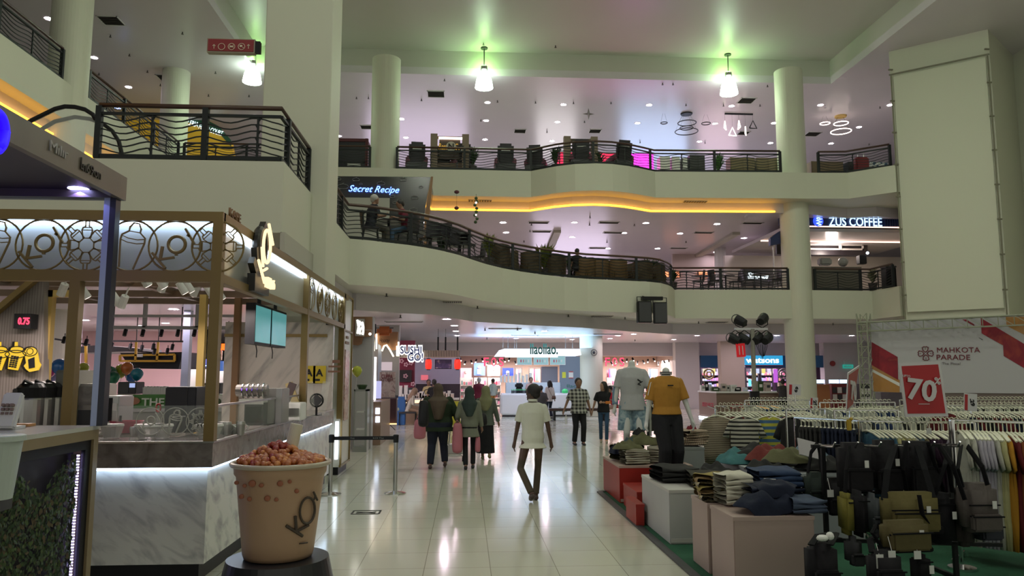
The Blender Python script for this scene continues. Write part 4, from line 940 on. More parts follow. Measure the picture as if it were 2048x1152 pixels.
def boxy(name,lab,cat,px0,px1,py0,py1,y,dy,m,parts=(),z0=None,bev=.01):
 a,b=P(px0,py0,y=y),P(px1,py1,y=y);zb1=z0 if z0 is not None else b.z
 t=thing(name,lab,cat,((a.x+b.x)/2,y+dy/2,zb1));MB().rbox(((a.x+b.x)/2,y+dy/2,(a.z+zb1)/2),b.x-a.x,dy,a.z-zb1,bev=bev).build('body',m,t)
 for nm,u0,u1,v0,v1,mm in parts:
  MB().box(a.x+(b.x-a.x)*u0,a.x+(b.x-a.x)*u1,y-.012,y+.001,zb1+(a.z-zb1)*v0,zb1+(a.z-zb1)*v1).build(nm,mm,t)
 return t,a,b
boxy('sealing_machine','tall black machine standing on the front tea counter','machine',331,389,774,868,7.95,.35,mat('matte_black',(.022,.022,.03),.45),(('side_seam',.70,.72,0,1,DARK),('badge',.3,.7,.35,.37,STEEL)),z0=zc)
q=P(398,787,y=8.0);t,a,b=boxy('heater_cabinet','grey metal cabinet behind the blue lit post','cabinet',112,146,740,838,8.1,.5,mat('olive_grey',(.13,.13,.11),.5),(('door',.1,.9,.05,.95,mat('olive_grey2',(.15,.15,.13),.5)),),z0=zc)
boxy('shelf_unit','steel shelf unit beside the grey cabinet, holding small ware','shelf',147,196,768,838,8.2,.4,mat('dull_steel',(.3,.28,.26),.4,.5),(('shelf_opening',.05,.95,.08,.45,DARK),('upper_opening',.05,.95,.55,.95,TOPM)),z0=zc)
boxy('coffee_brewer','steel brewing machine with taps right of the blue lit post','machine',205,236,792,842,8.0,.35,STEEL,(('tap_panel',.05,.6,.3,.95,BLACK),('gauge',.65,.9,.6,.8,WHITE)),z0=zc)
boxy('menu_stand','black upright box with a white label left of the urns','box',24,52,777,838,7.8,.3,mat('dark_box',(.05,.045,.045),.5),(('label',.35,.9,.35,.62,WHITE),),z0=zc)
boxy('ice_bin','dark grey bin block on the side counter under the screens','machine',489,525,804,850,9.1,.5,DARK,(('panel',.1,.9,.1,.8,BLACK),),z0=zc)
boxy('till','steel grey till box standing below the menu screens','till',527,562,777,842,9.3,.4,mat('silver_grey',(.28,.27,.26),.35,.3),(('side',.7,1,0,1,STEEL),),z0=zc)
boxy('cup_box','white low cup box at the aisle side of the tea counter','box',564,601,806,836,9.9,.35,WHITE,(('slot',.1,.9,.3,.7,STEEL),),z0=zc)
# sealing roll
c=P(508,781,y=9.2);t=thing('film_roll','clear roll of sealing film on a dark machine under the screens','roll',c)
for x in(-.12,-.06,0,.06,.12):MB().ring(c+Vector((x,0,0)),.085,.008,20,'x').build('hoop',CHROME,t)
MB().tube([c+Vector((-.2,0,0)),c+Vector((.16,0,0))],.07,14).build('film',mat('film_grey',(.25,.23,.22),.2),t);MB().rbox(c+Vector((0,0,-.13)),.28,.2,.06).build('stand',WHITE,t)
# easel stand cards
for i,(px,rz,mm,lab)in enumerate(((573,.35,mat('dark_card',(.06,.04,.04),.5),'dark leaning menu card on the side tea counter'),(588,-.35,mat('gold_card',(.35,.27,.12),.5),'gold leaning menu card on the side tea counter'),(620,-.1,GA,'clear upright sign holder at the end of the tea counter'),(648,.12,GA,'second clear sign holder near the marble wall'))):
 p=P(px,806,y=10.2+i*.3);tag(MB().rbox((p.x,p.y,zc+.26),.10,.03,.46,ry=rz).rbox((p.x,p.y,zc+.02),.14,.1,.03).build('sign_holder',mm,at=(p.x,p.y,zc)),lab,'sign holder')
p=P(633,815,y=11.0);t=thing('desk_fan','small round black fan at the end of the tea counter','fan',(p.x,p.y,zc));MB().ring((p.x,p.y,zc+.22),.09,.012,20).lathe([(.02,0),(.09,.01)],(p.x,p.y,zc+.0),10).build('guard',BLACK,t);MB().rbox((p.x,p.y,zc+.22),.13,.03,.13,ry=.7).build('blades',DARK,t);MB().tube([(p.x,p.y,zc),(p.x,p.y,zc+.14)],.015,6).build('stem',BLACK,t)
# small ware on worktop
PK=mat('pink_plastic',(.55,.08,.14),.4);CLR=mat('clear_plastic',(.7,.7,.68),.12,alpha=.45)
p=P(254,832,y=8.0);t=thing('basin','pink plastic basin on the worktop under the green banner','basin',(p.x,p.y,zc));MB().lathe([(.09,.0),(.16,.12),(.17,.12),(.1,.01)],(p.x,p.y,zc),20,cap=False,sy=.7).lathe([(.001,.0),(.09,.0)],(p.x,p.y,zc),20,cap=False).build('bowl',PK,t)
for i,(px,s,yv)in enumerate(((303,.15,7.3),(322,.11,7.3),(418,.13,7.3),(225,.1,7.35))):
 p=P(px,850,y=yv);t=thing('food_tub','clear plastic tub on the front counter, '+('behind the shaker drawing','left of the black machine','right of the black machine','nearest the blue lit post')[i],'tub',(p.x,p.y,zc));MB().lathe([(s*.7,0),(s,.10),(s*.95,.11)],(p.x,p.y,zc),14,sy=.8).build('tub',CLR,t);MB().lathe([(s*1.05,.11),(s*1.0,.13)],(p.x,p.y,zc),14,sy=.8).build('lid',WHITE,t)
p=P(317,812,y=8.0);t=thing('pump_bottle','brown syrup bottle with a red pump top on the worktop','bottle',(p.x,p.y,zc));MB().lathe([(.03,0),(.035,.1),(.012,.16),(.012,.2)],(p.x,p.y,zc),12).build('bottle',CLR,t);MB().ring((p.x,p.y,zc+.25),.022,.009,14,r2=.04).build('pump',mat('red_plastic',(.5,.02,.02),.4),t)
p=P(242,826,y=8.05);t=thing('syrup_bottle','small dark syrup bottle with a spout beside the pink basin','bottle',(p.x,p.y,zc));MB().lathe([(.03,0),(.03,.09),(.01,.13),(.01,.17)],(p.x,p.y,zc),10).build('bottle',BLACK,t)
rnd=random.Random(4)
for i in range(9):
 px=(270,282,405,425,436,470,482,455,446)[i];p=P(px,838,y=7.6+(i%3)*.06);h=rnd.uniform(.07,.14)
 t=thing('steel_jug','small steel jug on the worktop of the tea kiosk','jug',(p.x,p.y,zc),0,'steel jugs on the tea worktop');MB().lathe([(.035,0),(.045,h*.8),(.04,h)],(p.x,p.y,zc),12).build('jug',STEEL,t);MB().tube([(p.x+.04,p.y,zc+h*.8),(p.x+.08,p.y,zc+h*.6),(p.x+.04,p.y,zc+h*.25)],.006,5).build('handle',STEEL,t)
m=MB().tube([P(412,792,y=7.9),P(418,800,y=7.9),P(420,820,y=7.9),P(408,848,y=7.9),P(402,856,y=7.9)],.012,6);tag(m.build('hose',mat('pale_hose',(.55,.55,.38),.4),at=P(412,792,y=7.9),smooth=True),'pale green plastic hose looping beside the black machine','hose')
# payment terminal, white bin (left edge)
p=P(14,800,y=5.2)
# ================================================================ near bar kiosk at the left edge
BX,BY0,BY1,BT=-2.80,4.3,6.02,1.41
B=thing('juice_kiosk','dark kiosk at the left edge with wood trimmed counter and plant wall','kiosk',(BX,BY1,0))
LW=mat('pale_wood_edge',(.24,.18,.10),.45,noise=.1,nscale=8)
MB().box(-6,BX,BY0-2,BY1,BT-.03,BT).build('countertop',mat('frosted_top',(.5,.5,.46),.15),B)
MB().box(BX-.06,BX,BY0-2,BY1-.001,BT-.10,BT-.031).box(BX-.06,BX,BY1-.07,BY1-.001,0,BT-.10).box(BX-.06,BX,BY0+.3,BY0+.37,0,BT-.10).box(-6,BX-.061,BY1-.06,BY1-.001,0,BT-.1).build('wood_trim',LW,B)
MB().box(BX-.05,BX-.02,BY1-.15,BY1-.07,0,BT-.1).box(BX-.05,BX-.02,BY0+.37,BY1-.15,BT-.17,BT-.1).box(BX-.05,BX-.02,BY0+.37,BY0+.45,0,BT-.17).build('black_frame',BLACK,B)
MB().box(-6,BX-.13,BY0-2,BY1-.1,0,BT-.1).build('core',mat('deep_plum',(.012,.006,.02),.5),B)
MB().box(BX-.035,BX-.022,BY0+.45,BY1-.15,.02,BT-.17).build('glass_front',mat('dark_glass',(.05,.06,.06),.06,alpha=.06,spec=.2),B)
MB().box(-3.6,BX+.02,BY0-.2,BY0+.62,.98,1.06).build('shelf',DARK,B)
# leaves behind the glass
rnd=random.Random(11);m=MB()
for i in range(4200):
 y=rnd.uniform(BY0+.46,BY1-.2);z=rnd.uniform(0,BT-.33)+.1*math.sin(y*9);x=BX-.10+rnd.uniform(0,.055)
 a=rnd.uniform(0,6.28);b_=rnd.uniform(-.5,.5);s=rnd.uniform(.012,.026)
 u=Vector((b_*.6,math.cos(a),math.sin(a)))*s;v=Vector((.3,-math.sin(a),math.cos(a)))*s*.6;c=Vector((x,y,z))
 m.mi(rnd.choice((0,0,0,1,1,2))).add([c-u,c+v,c+u,c-v],[(0,1,2,3)])
tag(m.build('plant_wall',[mat('leaf_deep',(.025,.06,.018),.5),mat('leaf_mid',(.07,.12,.03),.5),mat('leaf_brown',(.10,.07,.03),.6)],B),kind='stuff')
m=MB()
for i in range(56):
 z=.03+i*(BT-.22)/56;m.rbox((BX-.055,BY1-.17,z),.008,.01,.010)
tag(m.build('led_strip',glow('violet_white_led',(.55,.45,1),16),B),'vertical strip of tiny violet white leds')
MB().box(BX-.10,BX-.06,BY1-.19,BY1-.175,.02,BT-.2).build('led_channel',STEEL,B)
# post and canopy
q=P(208,700,y=BY1-.05)
MB().box(q.x-.045,q.x-.0,BY1-.10,BY1-.02,BT,P(208,385,y=BY1-.05).z).build('post',mat('blue_lit_alu',(.36,.42,.62),.3,.3),B)  # blue light falling on the post is put into its metal colour
MB().box(q.x,q.x+.045,BY1-.10,BY1-.02,BT,P(208,385,y=BY1-.05).z).build('post_side',mat('navy_alu',(.02,.022,.04),.35),B)
cz0,cz1=P(253,402,y=BY1).z,P(253,356,y=BY1).z;cx=P(253,380,y=BY1).x
BRZ=ramp_mat('scuffed_bronze_fascia','noise',[(.10,.08,.065),(.15,.125,.10),(.19,.16,.13)],3,.35,distort=.6)
MB().box(cx-.05,cx,1.5,BY1,cz0,cz1).box(-7,cx-.05,BY1-.05,BY1,cz0,cz1).build('canopy_fascia',BRZ,B)
MB().box(-7,cx-.05,1.5,BY1-.05,cz0+.06,cz0+.10).build('canopy_soffit',mat('plum_soffit',(.012,.006,.03),.35),B)
MB().box(-7,cx-.06,BY1-.12,BY1-.06,cz0-.0,cz0+.06).build('soffit_beam',mat('dark_brown',(.035,.025,.025),.4),B)
VIO=glow('violet_glow',(.10,.04,1),5)
q=P(157,378,z=cz0+.058);MB().lathe([(.001,0),(.075,0)],q,20,cap=False).build('downlight',glow('blue_white_lens',(.45,.45,1),30),B)
l=bpy.data.lights.new('violet_bulb','SPOT');l.energy=8;l.color=(.35,.3,1);l.spot_size=2.3;lo=bpy.data.objects.new('bulb',l);COL.objects.link(lo);lo.parent=B;lo.location=Vector((q.x,q.y,q.z-.01))-Vector((BX,BY1,0))
l=bpy.data.lights.new('violet_tube','POINT');l.energy=5;l.color=(.20,.05,1);l.shadow_soft_size=.1;lo=bpy.data.objects.new('tube',l);COL.objects.link(lo);lo.parent=B;lo.location=(-1.2,-1.5,cz0-.15)
def ftext(s,px,py,w,size,m,mir=False,nm='lettering'):
 c=P(px,py,x=cx+.006);o=text(s,size,m,B,c,rot=(math.pi/2,0,math.pi/2),width=w,depth=.01,name=nm);return o
o=ftext('n69on',184,341,.26,.10,mat('dark_letter',(.035,.028,.025),.5))
ftext('Mılır',118,300,.22,.10,mat('pale_letter',(.30,.29,.29),.3))
ftext('L',164,327,.03,.12,MATS['dark_letter'])
c=P(-8,262,x=cx+.03);m=MB().ring(c,.08,.028,24,'x',8,r2=.11)
m.tube([P(10,262,x=cx+.03),P(2,288,x=cx+.03),P(-6,295,x=cx+.03)],.03,8);m.build('neon_logo',glow('blue_neon_logo',(.02,0,1),1.2),B,smooth=True)
# white bin on the shelf and terminal
p=P(-8,908,y=4.75);t=thing('lidded_cup','large pale plastic container cut by the left edge of the view','container',(p.x,p.y,1.06))
zz=1.062;MB().lathe([(.10,0),(.135,.34)],(p.x,p.y,zz),24).build('body',mat('pale_aqua_plastic',(.42,.48,.45),.5),t);MB().lathe([(.15,.34),(.15,.37),(.14,.375)],(p.x,p.y,zz),24).build('rim',MATS['pale_aqua_plastic'],t)
p=P(18,845,y=5.6);t=thing('card_terminal','white card terminal with a keypad on the left counter','card reader',(p.x,p.y,BT));MB().rbox((p.x,p.y,BT+.13),.13,.05,.26,rx=-.35,bev=.012).rbox((p.x,p.y+.03,BT+.012),.13,.12,.022).build('case',WHITE,t)
m=MB();[m.rbox((p.x-.03+.03*i,p.y-.025-.01*j*0,BT+.08+.03*j),.02,.03,.018,rx=-.35)for i in range(3)for j in range(4)];m.build('keypad',mat('grey_keys',(.25,.18,.15),.5),t)
p=P(50,846,y=5.95);tag(MB().rbox((p.x,p.y-.05,BT+.012),.16,.10,.02).build('card_tray',mat('orange_tray',(.5,.25,.08),.5),at=(p.x,p.y-.05,BT)),'small orange card tray on the left counter','tray')
# ================================================================ giant cup
cu=P(560,1000,y=5.75);CX,CY=cu.x,5.75
G_=thing('giant_cup_model','giant bubble tea cup display with pearls on top and a straw, on a black base','display',(CX,CY,0))
TEA=mat('milk_tea_beige',(.40,.255,.16),.42,noise=.05,nscale=3)
r1=(P(657,922,y=CY).x-P(463,922,y=CY).x)/2;zr=P(560,922,y=CY).z
zbt=P(560,1128,y=CY-.25).z;r0=(P(627,1110,y=CY).x-P(494,1110,y=CY).x)/2
MB().lathe([(.001,zbt),(r0,zbt),(r0+.012,zbt+.03),(r1-.045,zr-.14),(r1-.04,zr-.10),(r1-.025,zr-.08),(r1-.02,zr-.02)],(CX,CY,0),64,cap=False).build('cup',TEA,G_,smooth=True)
MB().ring((CX,CY,zr-.012),r1-.008,.018,64,'z',10).build('rim',mat('frosted_rim',(.42,.36,.28),.3),G_,smooth=True)
m=MB()
for a,dz,s in((-2.55,.13,.9),(-2.35,.22,1.05),(-2.2,.14,.8),(-1.97,.12,1.4),(-2.07,.23,.9),(-1.75,.13,.9),(-1.62,.22,1.15),(-1.35,.12,1.15),(-1.42,.23,.8),(-1.15,.11,.8),(-.98,.18,.9)):
 z=zr-dz;r=r0+.012+(r1-.045-r0)*(z-zbt)/(zr-.14-zbt);c=Vector((CX+math.cos(a)*r,CY+math.sin(a)*r,z))
 m.ball(c,.019*s,10,6,(1,.3,.9))
m.build('printed_dots',mat('pearl_print',(.30,.10,.05),.45),G_,smooth=True)
m=MB();INK=mat('black_ink',(.05,.035,.025),.5)
def onc(a,z,o=.006):
 r=r0+.012+(r1-.045-r0)*(z-zbt)/(zr-.14-zbt)+o;return Vector((CX+math.cos(a)*r,CY+math.sin(a)*r,z))
def pxc(px,py):
 """angle and height on the cup wall for a pixel"""
 z=P(px,py,y=CY-.3).z;x=P(px,py,y=CY-.25).x
 for _ in range(4):
  r=r0+.012+(r1-.045-r0)*(z-zbt)/(zr-.14-zbt);s=max(-.99,min(.99,(x-CX)/r));yy=CY-math.sqrt(1-s*s)*r
  x,z=P(px,py,y=yy).x,P(px,py,y=yy).z
 return onc(math.atan2(-(math.sqrt(1-s*s)),s),z)
def stroke(a,b,w=.011):
 m.tube([pxc(a[0]+(b[0]-a[0])*k/6,a[1]+(b[1]-a[1])*k/6)for k in range(7)],w,6)
stroke((572,1051),(604,1072));stroke((590,1032),(592,1062));stroke((590,1064),(616,1050));stroke((626,984),(634,1000),.008);stroke((627,1000),(630,990),.006);stroke((598,1087),(614,1085),.005)
m.tube([pxc(614+15*math.cos(t*.2618*1),1021+26*math.sin(t*.2618)-3*math.cos(t*.2618))for t in range(25)],.009,6)
m.build('logo_print',INK,G_)
# pearls
rnd=random.Random(5);m=MB();pearls=[]
PM=[mat('amber_pearl',(.40,.11,.025),.18,spec=.8),mat('orange_pearl',(.55,.20,.045),.18,spec=.8),mat('red_pearl',(.28,.03,.015),.18,spec=.8)]
for i in range(430):
 a=rnd.uniform(0,6.283);r=(r1-.05)*math.sqrt(rnd.random());x,y=math.cos(a)*r,math.sin(a)*r
 hx=math.exp(-((x+.04)**2+y*y)/.022)*.085+.045*(1-(r/r1)**2);z=zr-.01+hx+rnd.uniform(-.012,.012)
 pearls.append((CX+x,CY+y,z));m.mi(2 if hx>.10 else rnd.choice((0,0,1,2 if x<0 else 0))).ball((CX+x,CY+y,z),rnd.uniform(.020,.027),8,6)
MBt=MB().lathe([(.001,zr+.03),(r1*.5,zr+.01),(r1-.03,zr-.03)],(CX,CY,0),32,cap=False).build('pearl_bed',PM[0],G_)
tag(m.build('tapioca_pearls',PM,G_,smooth=True),kind='stuff')
a,b=P(574,918,y=CY+.1),P(594,848,y=CY+.12)
MB().tube([a-Vector((.01,0,.1)),b],.047,20).build('straw',mat('cream_straw',(.62,.58,.47),.4),G_,smooth=False)
MB().lathe([(.47,0),(.455,.06),(.36,zbt-.01),(.001,zbt-.002)],(CX,CY,0),48,cap=False).build('base',mat('base_black',(.02,.02,.025),.3),G_)
text('KOI',.10,mat('faint_letter',(.12,.12,.13),.4),G_,(CX+.20,CY-.37,.17),rot=(math.pi/2-.5,.1,.45),width=.17)
# ================================================================ queue barrier
sb=thing('queue_barrier','chrome belt barrier of two posts with a black belt beside the giant cup','barrier',P(790,988,z=0))
for px,py in((660,989),(790,987)):
 p=P(px,py,z=0);h=P(px,869,y=p.y).z
 MB().lathe([(.165,0),(.165,.012),(.05,.035),(.032,.04)],p,32).build('foot',CHROME,sb);MB().lathe([(.032,.03),(.032,h-.1)],p,16).build('post',STEEL,sb)
 MB().lathe([(.04,h-.12),(.042,h-.01),(.03,h)],p,16).build('cap',BLACK,sb)
a,b=P(660,989,z=0),P(790,987,z=0);MB().bar(a+Vector((.03,0,h-.05)),b+Vector((-.03,0,h-.05)),.01,.055).build('belt',BLACK,sb)
text('KOI Thé',.035,mat('belt_print',(.2,.2,.2),.5),sb,(a+b)/2+Vector((-.22,-.012,h-.05)),width=.16,depth=.002);text('KOI Thé',.035,MATS['belt_print'],sb,(a+b)/2+Vector((.22,-.012,h-.05)),width=.16,depth=.002)
# floor marker
c=P(735,1024,z=.004);m=MB();x0,x1,y0_,y1_=c.x-.19,c.x+.16,c.y-.13,c.y+.12
for a,b in(((x0,y0_),(x1,y0_)),((x0,y1_),(x1,y1_)),((x0,y0_),(x0,y1_)),((x1,y0_),(x1,y1_)),((x0+.05,y0_+.06),(x1-.05,y1_-.1)),((x0+.05,y1_-.1),(x1-.05,y0_+.06))):m.bar((*a,.003),(*b,.003),.022,.004)
tag(m.build('floor_sticker',BLACK,at=(c.x,c.y,0)),'thin black framed floor marking in the aisle below the barrier','floor marking')
# ================================================================ ground floor shops
def fr(px0,px1,py0,py1,y,d=.05,m=None,name='panel',par=None):
 """frontal slab between two pixel columns and rows at depth y"""
 a,b=P(px0,py0,y=y),P(px1,py1,y=y);mb=MB().box(a.x,b.x,y,y+d,b.z,a.z)
 return mb.build(name,m,par)if par is not None else mb
def zpx(py,y,px=1024):return P(px,py,y=y).z
PALE=MATS['pale_lilac_wall'];PEACH=MATS['peach_wall']
# white wall blocks between shops
for i,(x0,x1,y)in enumerate(((1352,1400,38.8),(1650,1760,38.8),(1443,1490,37.5))):
 a,b=P(x0,760,y=y),P(x1,760,y=y);struct(MB().box(a.x,b.x,y,y+.5,0,C1).build('wall_block',mat('white_wall',(.62,.60,.60),.5)if i<2 else mat('cream_peach_wall',(.66,.56,.48),.5)))
a,b=P(820,760,y=40),P(1352,760,y=40)
struct(MB().box(a.x,P(1760,760,y=40).x,39.6,40,zpx(712,40),C1).build('wall_shopfront',PALE))
struct(MB().box(-34,P(400,740,y=30).x,30,30.2,0,C1).build('wall_pink',mat('dusky_pink_wall',(.60,.40,.42),.55)))
struct(MB().box(P(466,740,y=34).x,P(700,740,y=34).x,34,34.2,0,C1).build('wall_rear_left',PALE))
struct(MB().box(P(118,740,y=25).x,P(141,740,y=25).x,25,25.6,0,C1).build('wall_pier',mat('lilac_pier',(.34,.30,.36),.5)))
# shop interior builder
rnd=random.Random(21)
SHOPC=[(.45,.05,.12),(.06,.12,.45),(.6,.55,.5),(.5,.2,.22),(.08,.08,.1),(.55,.4,.3),(.35,.35,.38),(.6,.25,.4),(.15,.3,.3),(.62,.62,.62)]
SM=[mat('garment_dye_%s'%'abcdefghij'[i],c,.8)for i,c in enumerate(SHOPC)]
def garments(t,x0,x1,y,zr,drop,n,name='garment',mats=None,rndm=rnd):
 for i in range(n):
  x=x0+(x1-x0)*(i+.5)/n;w=(x1-x0)/n;h=drop*rndm.uniform(.75,1);m=rndm.choice(mats or SM)
  MB().add([(x-w*.1,y,zr),(x+w*.1,y,zr),(x+w*.5,y,zr-.09),(x+w*.42,y,zr-h),(x-w*.42,y,zr-h),(x-w*.5,y,zr-.09)],[(0,1,2,3,4,5)]).build(name,m,t,solid=.05)
def wallrack(lab,px0,px1,y,zr,drop,n,group=None):
 a,b=P(px0,760,y=y),P(px1,760,y=y);t=thing('clothes_rail',lab,'clothes rail',((a.x+b.x)/2,y,0),0,group)
 MB().tube([(a.x,y,zr+.05),(b.x,y,zr+.05)],.02,5).tube([(a.x,y,zr+.05),(a.x,y,0)],.02,5).tube([(b.x,y,zr+.05),(b.x,y,0)],.02,5).build('rail',STEEL,t)
 garments(t,a.x+.05,b.x-.05,y,zr,drop,n)
def shelfunit(lab,px0,px1,y,rows,z1,cols,group=None,mats=None,wm=None):
 a,b=P(px0,760,y=y),P(px1,760,y=y);t=thing('shop_shelf',lab,'shelf',((a.x+b.x)/2,y,0),0,group)
 MB().box(a.x,b.x,y+.3,y+.34,0,z1).box(a.x,a.x+.04,y,y+.3,0,z1).box(b.x-.04,b.x,y,y+.3,0,z1).build('frame',wm or WHITE,t)
 for r in range(rows):
  z=.15+r*(z1-.2)/rows;MB().box(a.x,b.x,y,y+.3,z-.03,z).build('board',wm or WHITE,t)
  for c in range(cols):
   w=(b.x-a.x-.1)/cols;x=a.x+.05+(c+.5)*w;h=rnd.uniform(.4,.85)*(z1-.2)/rows*.8
   MB().rbox((x,y+.12,z+h/2),w*rnd.uniform(.6,.92),.2,h,bev=.01).build('goods',rnd.choice(mats or SM),t)
# --- casual clothing shop with pink neon
fs=thing('clothing_shop','bright clothing shop with pink neon letters at the back of the hall','shop',(3.5,40,0))
xa,xb=P(915,760,y=40).x,P(1350,760,y=40).x
MB().box(xa,xb,43.5,43.6,0,3.0).build('back_wall',mat('warm_shop_wall',(.55,.42,.34),.6),fs)
MB().box(xa,xb,40.1,43.5,2.85,2.95).build('shop_ceiling',mat('brown_shop_ceiling',(.20,.12,.08),.6),fs)
MB().box(xa,xa+.1,40,43.5,0,2.9).box(xb-.1,xb,40,43.5,0,2.9).build('side_wall',PEACH,fs)
NEON=glow('pink_red_neon',(1,.04,.11),2.2)
def neon(s,px0,px1,y,lab):
 for i,ch in enumerate(s):
  c=P(px0+(px1-px0)*(i+.5)/len(s),724,y=y);text(ch,.66,NEON,fs,c,width=.25,name='neon_letter')
neon('FOS',965,1010,39.5,'');neon('FOS',1208,1251,39.5,'')
for x,y_ in((P(975,760,y=41.5).x,41.5),(P(1060,760,y=41.5).x,41.5),(P(1240,760,y=41.5).x,41.5),(P(1310,760,y=41.5).x,41.5)):
 l=bpy.data.lights.new('shop_lamp','AREA');l.energy=170;l.color=(1,.80,.78);l.size=1.4;lo=bpy.data.objects.new('shop_lamp',l);COL.objects.link(lo);lo.parent=fs;lo.location=(x-3.5,y_-40,2.55)
for i in range(26):
 px=920+(i%13)*11 if i<13 else 1212+(i-13)*10.5;q=P(px,716+(i*7)%9,y=40.8);m=MB().tube([q,q+Vector((.05*(-1)**i,-.12,-.14))],.05,7)
 o=m.mi(1).ball(q+Vector((.05*(-1)**i,-.14,-.15)),.04,6,4).build('spotlight',[BLACK,LITW],fs)
PINKW=glow('pink_lit_poster',(1,.45,.70),.8)
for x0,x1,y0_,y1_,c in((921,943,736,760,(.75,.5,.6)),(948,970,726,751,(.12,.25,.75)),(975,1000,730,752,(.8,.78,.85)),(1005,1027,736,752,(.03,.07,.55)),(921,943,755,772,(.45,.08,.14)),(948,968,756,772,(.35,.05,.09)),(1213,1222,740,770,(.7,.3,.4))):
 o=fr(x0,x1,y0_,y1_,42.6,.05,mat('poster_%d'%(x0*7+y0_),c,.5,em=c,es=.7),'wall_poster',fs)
 q0_,q1_=P(x0+5,y0_+5,y=42.5),P(x1-6,y1_-2,y=42.5)
 MB().ball(((q0_.x+q1_.x)/2,42.5,q0_.z-.1),.1,8,6).box(q0_.x+.05,q1_.x-.05,42.48,42.54,q1_.z+.02,q0_.z-.2).build('poster_figure',mat('poster_fig_%d'%(x0%3),((.7,.6,.6),(.5,.1,.2),(.75,.75,.8))[x0%3],.6),fs)
for i,(x0,x1,lab)in enumerate(((920,946,'white shop shelf with folded clothes left of the pink neon letters'),(948,974,'white shop shelf with folded clothes under the left pink neon letters'),(976,1002,'white shop shelf of goods behind the frozen yoghurt counter corner'),(1214,1240,'white shop shelf of goods right of the grey round pillar'),(1282,1306,'white shop shelf of goods behind the headless mannequins'))):
 shelfunit(lab,x0,x1,41.6,4,1.6,5,'shelves in the neon clothing shop')
for i,(x0,x1,lab)in enumerate(((1030,1044,'rail of hanging clothes left behind the yoghurt counter staff'),(1058,1082,'rail of bags and clothes behind the yoghurt counter staff'),(1215,1234,'rail of clothes just right of the grey round pillar'),(1240,1262,'rail of clothes behind the white shirt mannequin'),(1295,1318,'rail of dark clothes between the mannequins'),(1322,1345,'rail of pink clothes at the right end of the neon shop'))):
 wallrack(lab,x0,x1,42.2,2.1,.8,8,'clothes rails in the neon shop')
# --- frozen yoghurt kiosk
LB=mat('pale_blue_white',(.55,.62,.70),.3);yk2=32.0
ly=thing('yoghurt_kiosk','white frozen yoghurt kiosk with a glowing canopy and green lettering','kiosk',(P(1080,800,y=yk2).x,yk2,0))
a,b=P(1001,787,y=yk2),P(1170,834,y=yk2)
MB().rbox(((a.x+b.x)/2,yk2+.45,.08+(a.z-.08)/2),b.x-a.x,.9,a.z-.08,bev=.06).build('counter',mat('gloss_white',(.75,.74,.76),.2),ly)
MB().box(a.x+.1,b.x-.1,yk2+.1,yk2+.8,0,.08).build('plinth',DARK,ly)
cz0_,cz1_=zpx(711,yk2),zpx(697,yk2)
m=MB();x0,x1,x2=P(992,705,y=yk2).x,P(1003,705,y=yk2).x,P(1162,705,y=yk2).x
m.add([(x0,yk2+1.4,cz0_),(x1,yk2-.1,cz0_+.02),(x2,yk2-.1,cz0_+.02),(x2,yk2+3,cz0_),(x0,yk2+2.4,cz0_),(x1+.15,yk2+.2,cz1_),(x2,yk2+.2,cz1_),(x2,yk2+3,cz1_),(x1,yk2+2.4,cz1_)],
 [(0,1,2,3,4),(1,2,6,5)][::-1]+[(0,1,5),(0,5,8,4),(5,6,7,8)])
m.build('canopy',glow('canopy_white',(.85,.93,1),1.2),ly)
MB().box(P(1012,700,y=yk2).x,P(1119,700,y=yk2).x,yk2+.6,yk2+.7,zpx(714,yk2),zpx(707,yk2)).build('light_bar',glow('canopy_white2',(.9,.95,1),2.2),ly)
text('llaollao.',.62,mat('deep_green',(.01,.12,.08),.5),ly,P(1088,698,y=yk2-.15),width=P(1116,698,y=yk2).x-P(1061,698,y=yk2).x,bold=.012)
for px in(1006,1016,1029,1033,1131,1145):q=P(px,696,y=yk2+.6);MB().tube([(q.x,q.y,cz1_),(q.x,q.y,C1)],.012,4).build('hanger_rod',STEEL,ly)
for x0,x1 in((1034,1064),(1067,1097),(1100,1131)):
 f=fr(x0,x1,711,730,yk2+1.2,.06,mat('menu_frame_white',(.7,.7,.72),.4),'menu_board',ly)
 fr(x0+1.2,x1-1.2,712.4,728.6,yk2+1.18,.015,glow('aqua_menu',(.35,.62,.68),.75),'menu_screen',ly)
 for k in range(4):q=P(x0+8+k*5,722,y=yk2+1.16);MB().rbox(q,.05,.01,.12).build('menu_picture',SM[(k*3)%10],ly)
MB().box(P(1120,740,y=yk2+1.4).x,P(1163,740,y=yk2+1.4).x,yk2+1.4,yk2+1.6,0,cz0_).build('side_wall',glow('ice_blue_wall',(.5,.68,1),.22),ly)
MB().box(P(1012,740,y=yk2+1.4).x,P(1120,740,y=yk2+1.6).x,yk2+1.4,yk2+1.9,0,zpx(765,yk2+1.4)).build('back_counter',LB,ly)
MB().box(P(1084,740,y=yk2+1.8).x,P(1116,740,y=yk2+1.8).x,yk2+1.9,yk2+2.3,0,zpx(733,yk2+1.9)).build('grey_cabinet',mat('lilac_grey_panel',(.22,.21,.25),.5),ly)
MB().rbox(P(1128,750,y=yk2+1.36),.16,.02,.26).build('yellow_notice',mat('yellow_notice',(.6,.6,.05),.5),ly)
MB().rbox(P(1142,750,y=yk2+1.36),.2,.02,.26).build('white_notice',WHITE,ly);
for py in(743.5,756):MB().rbox(P(1142,py,y=yk2+1.34),.2,.02,.03).build('red_strip',MATS['red_plastic'],ly)
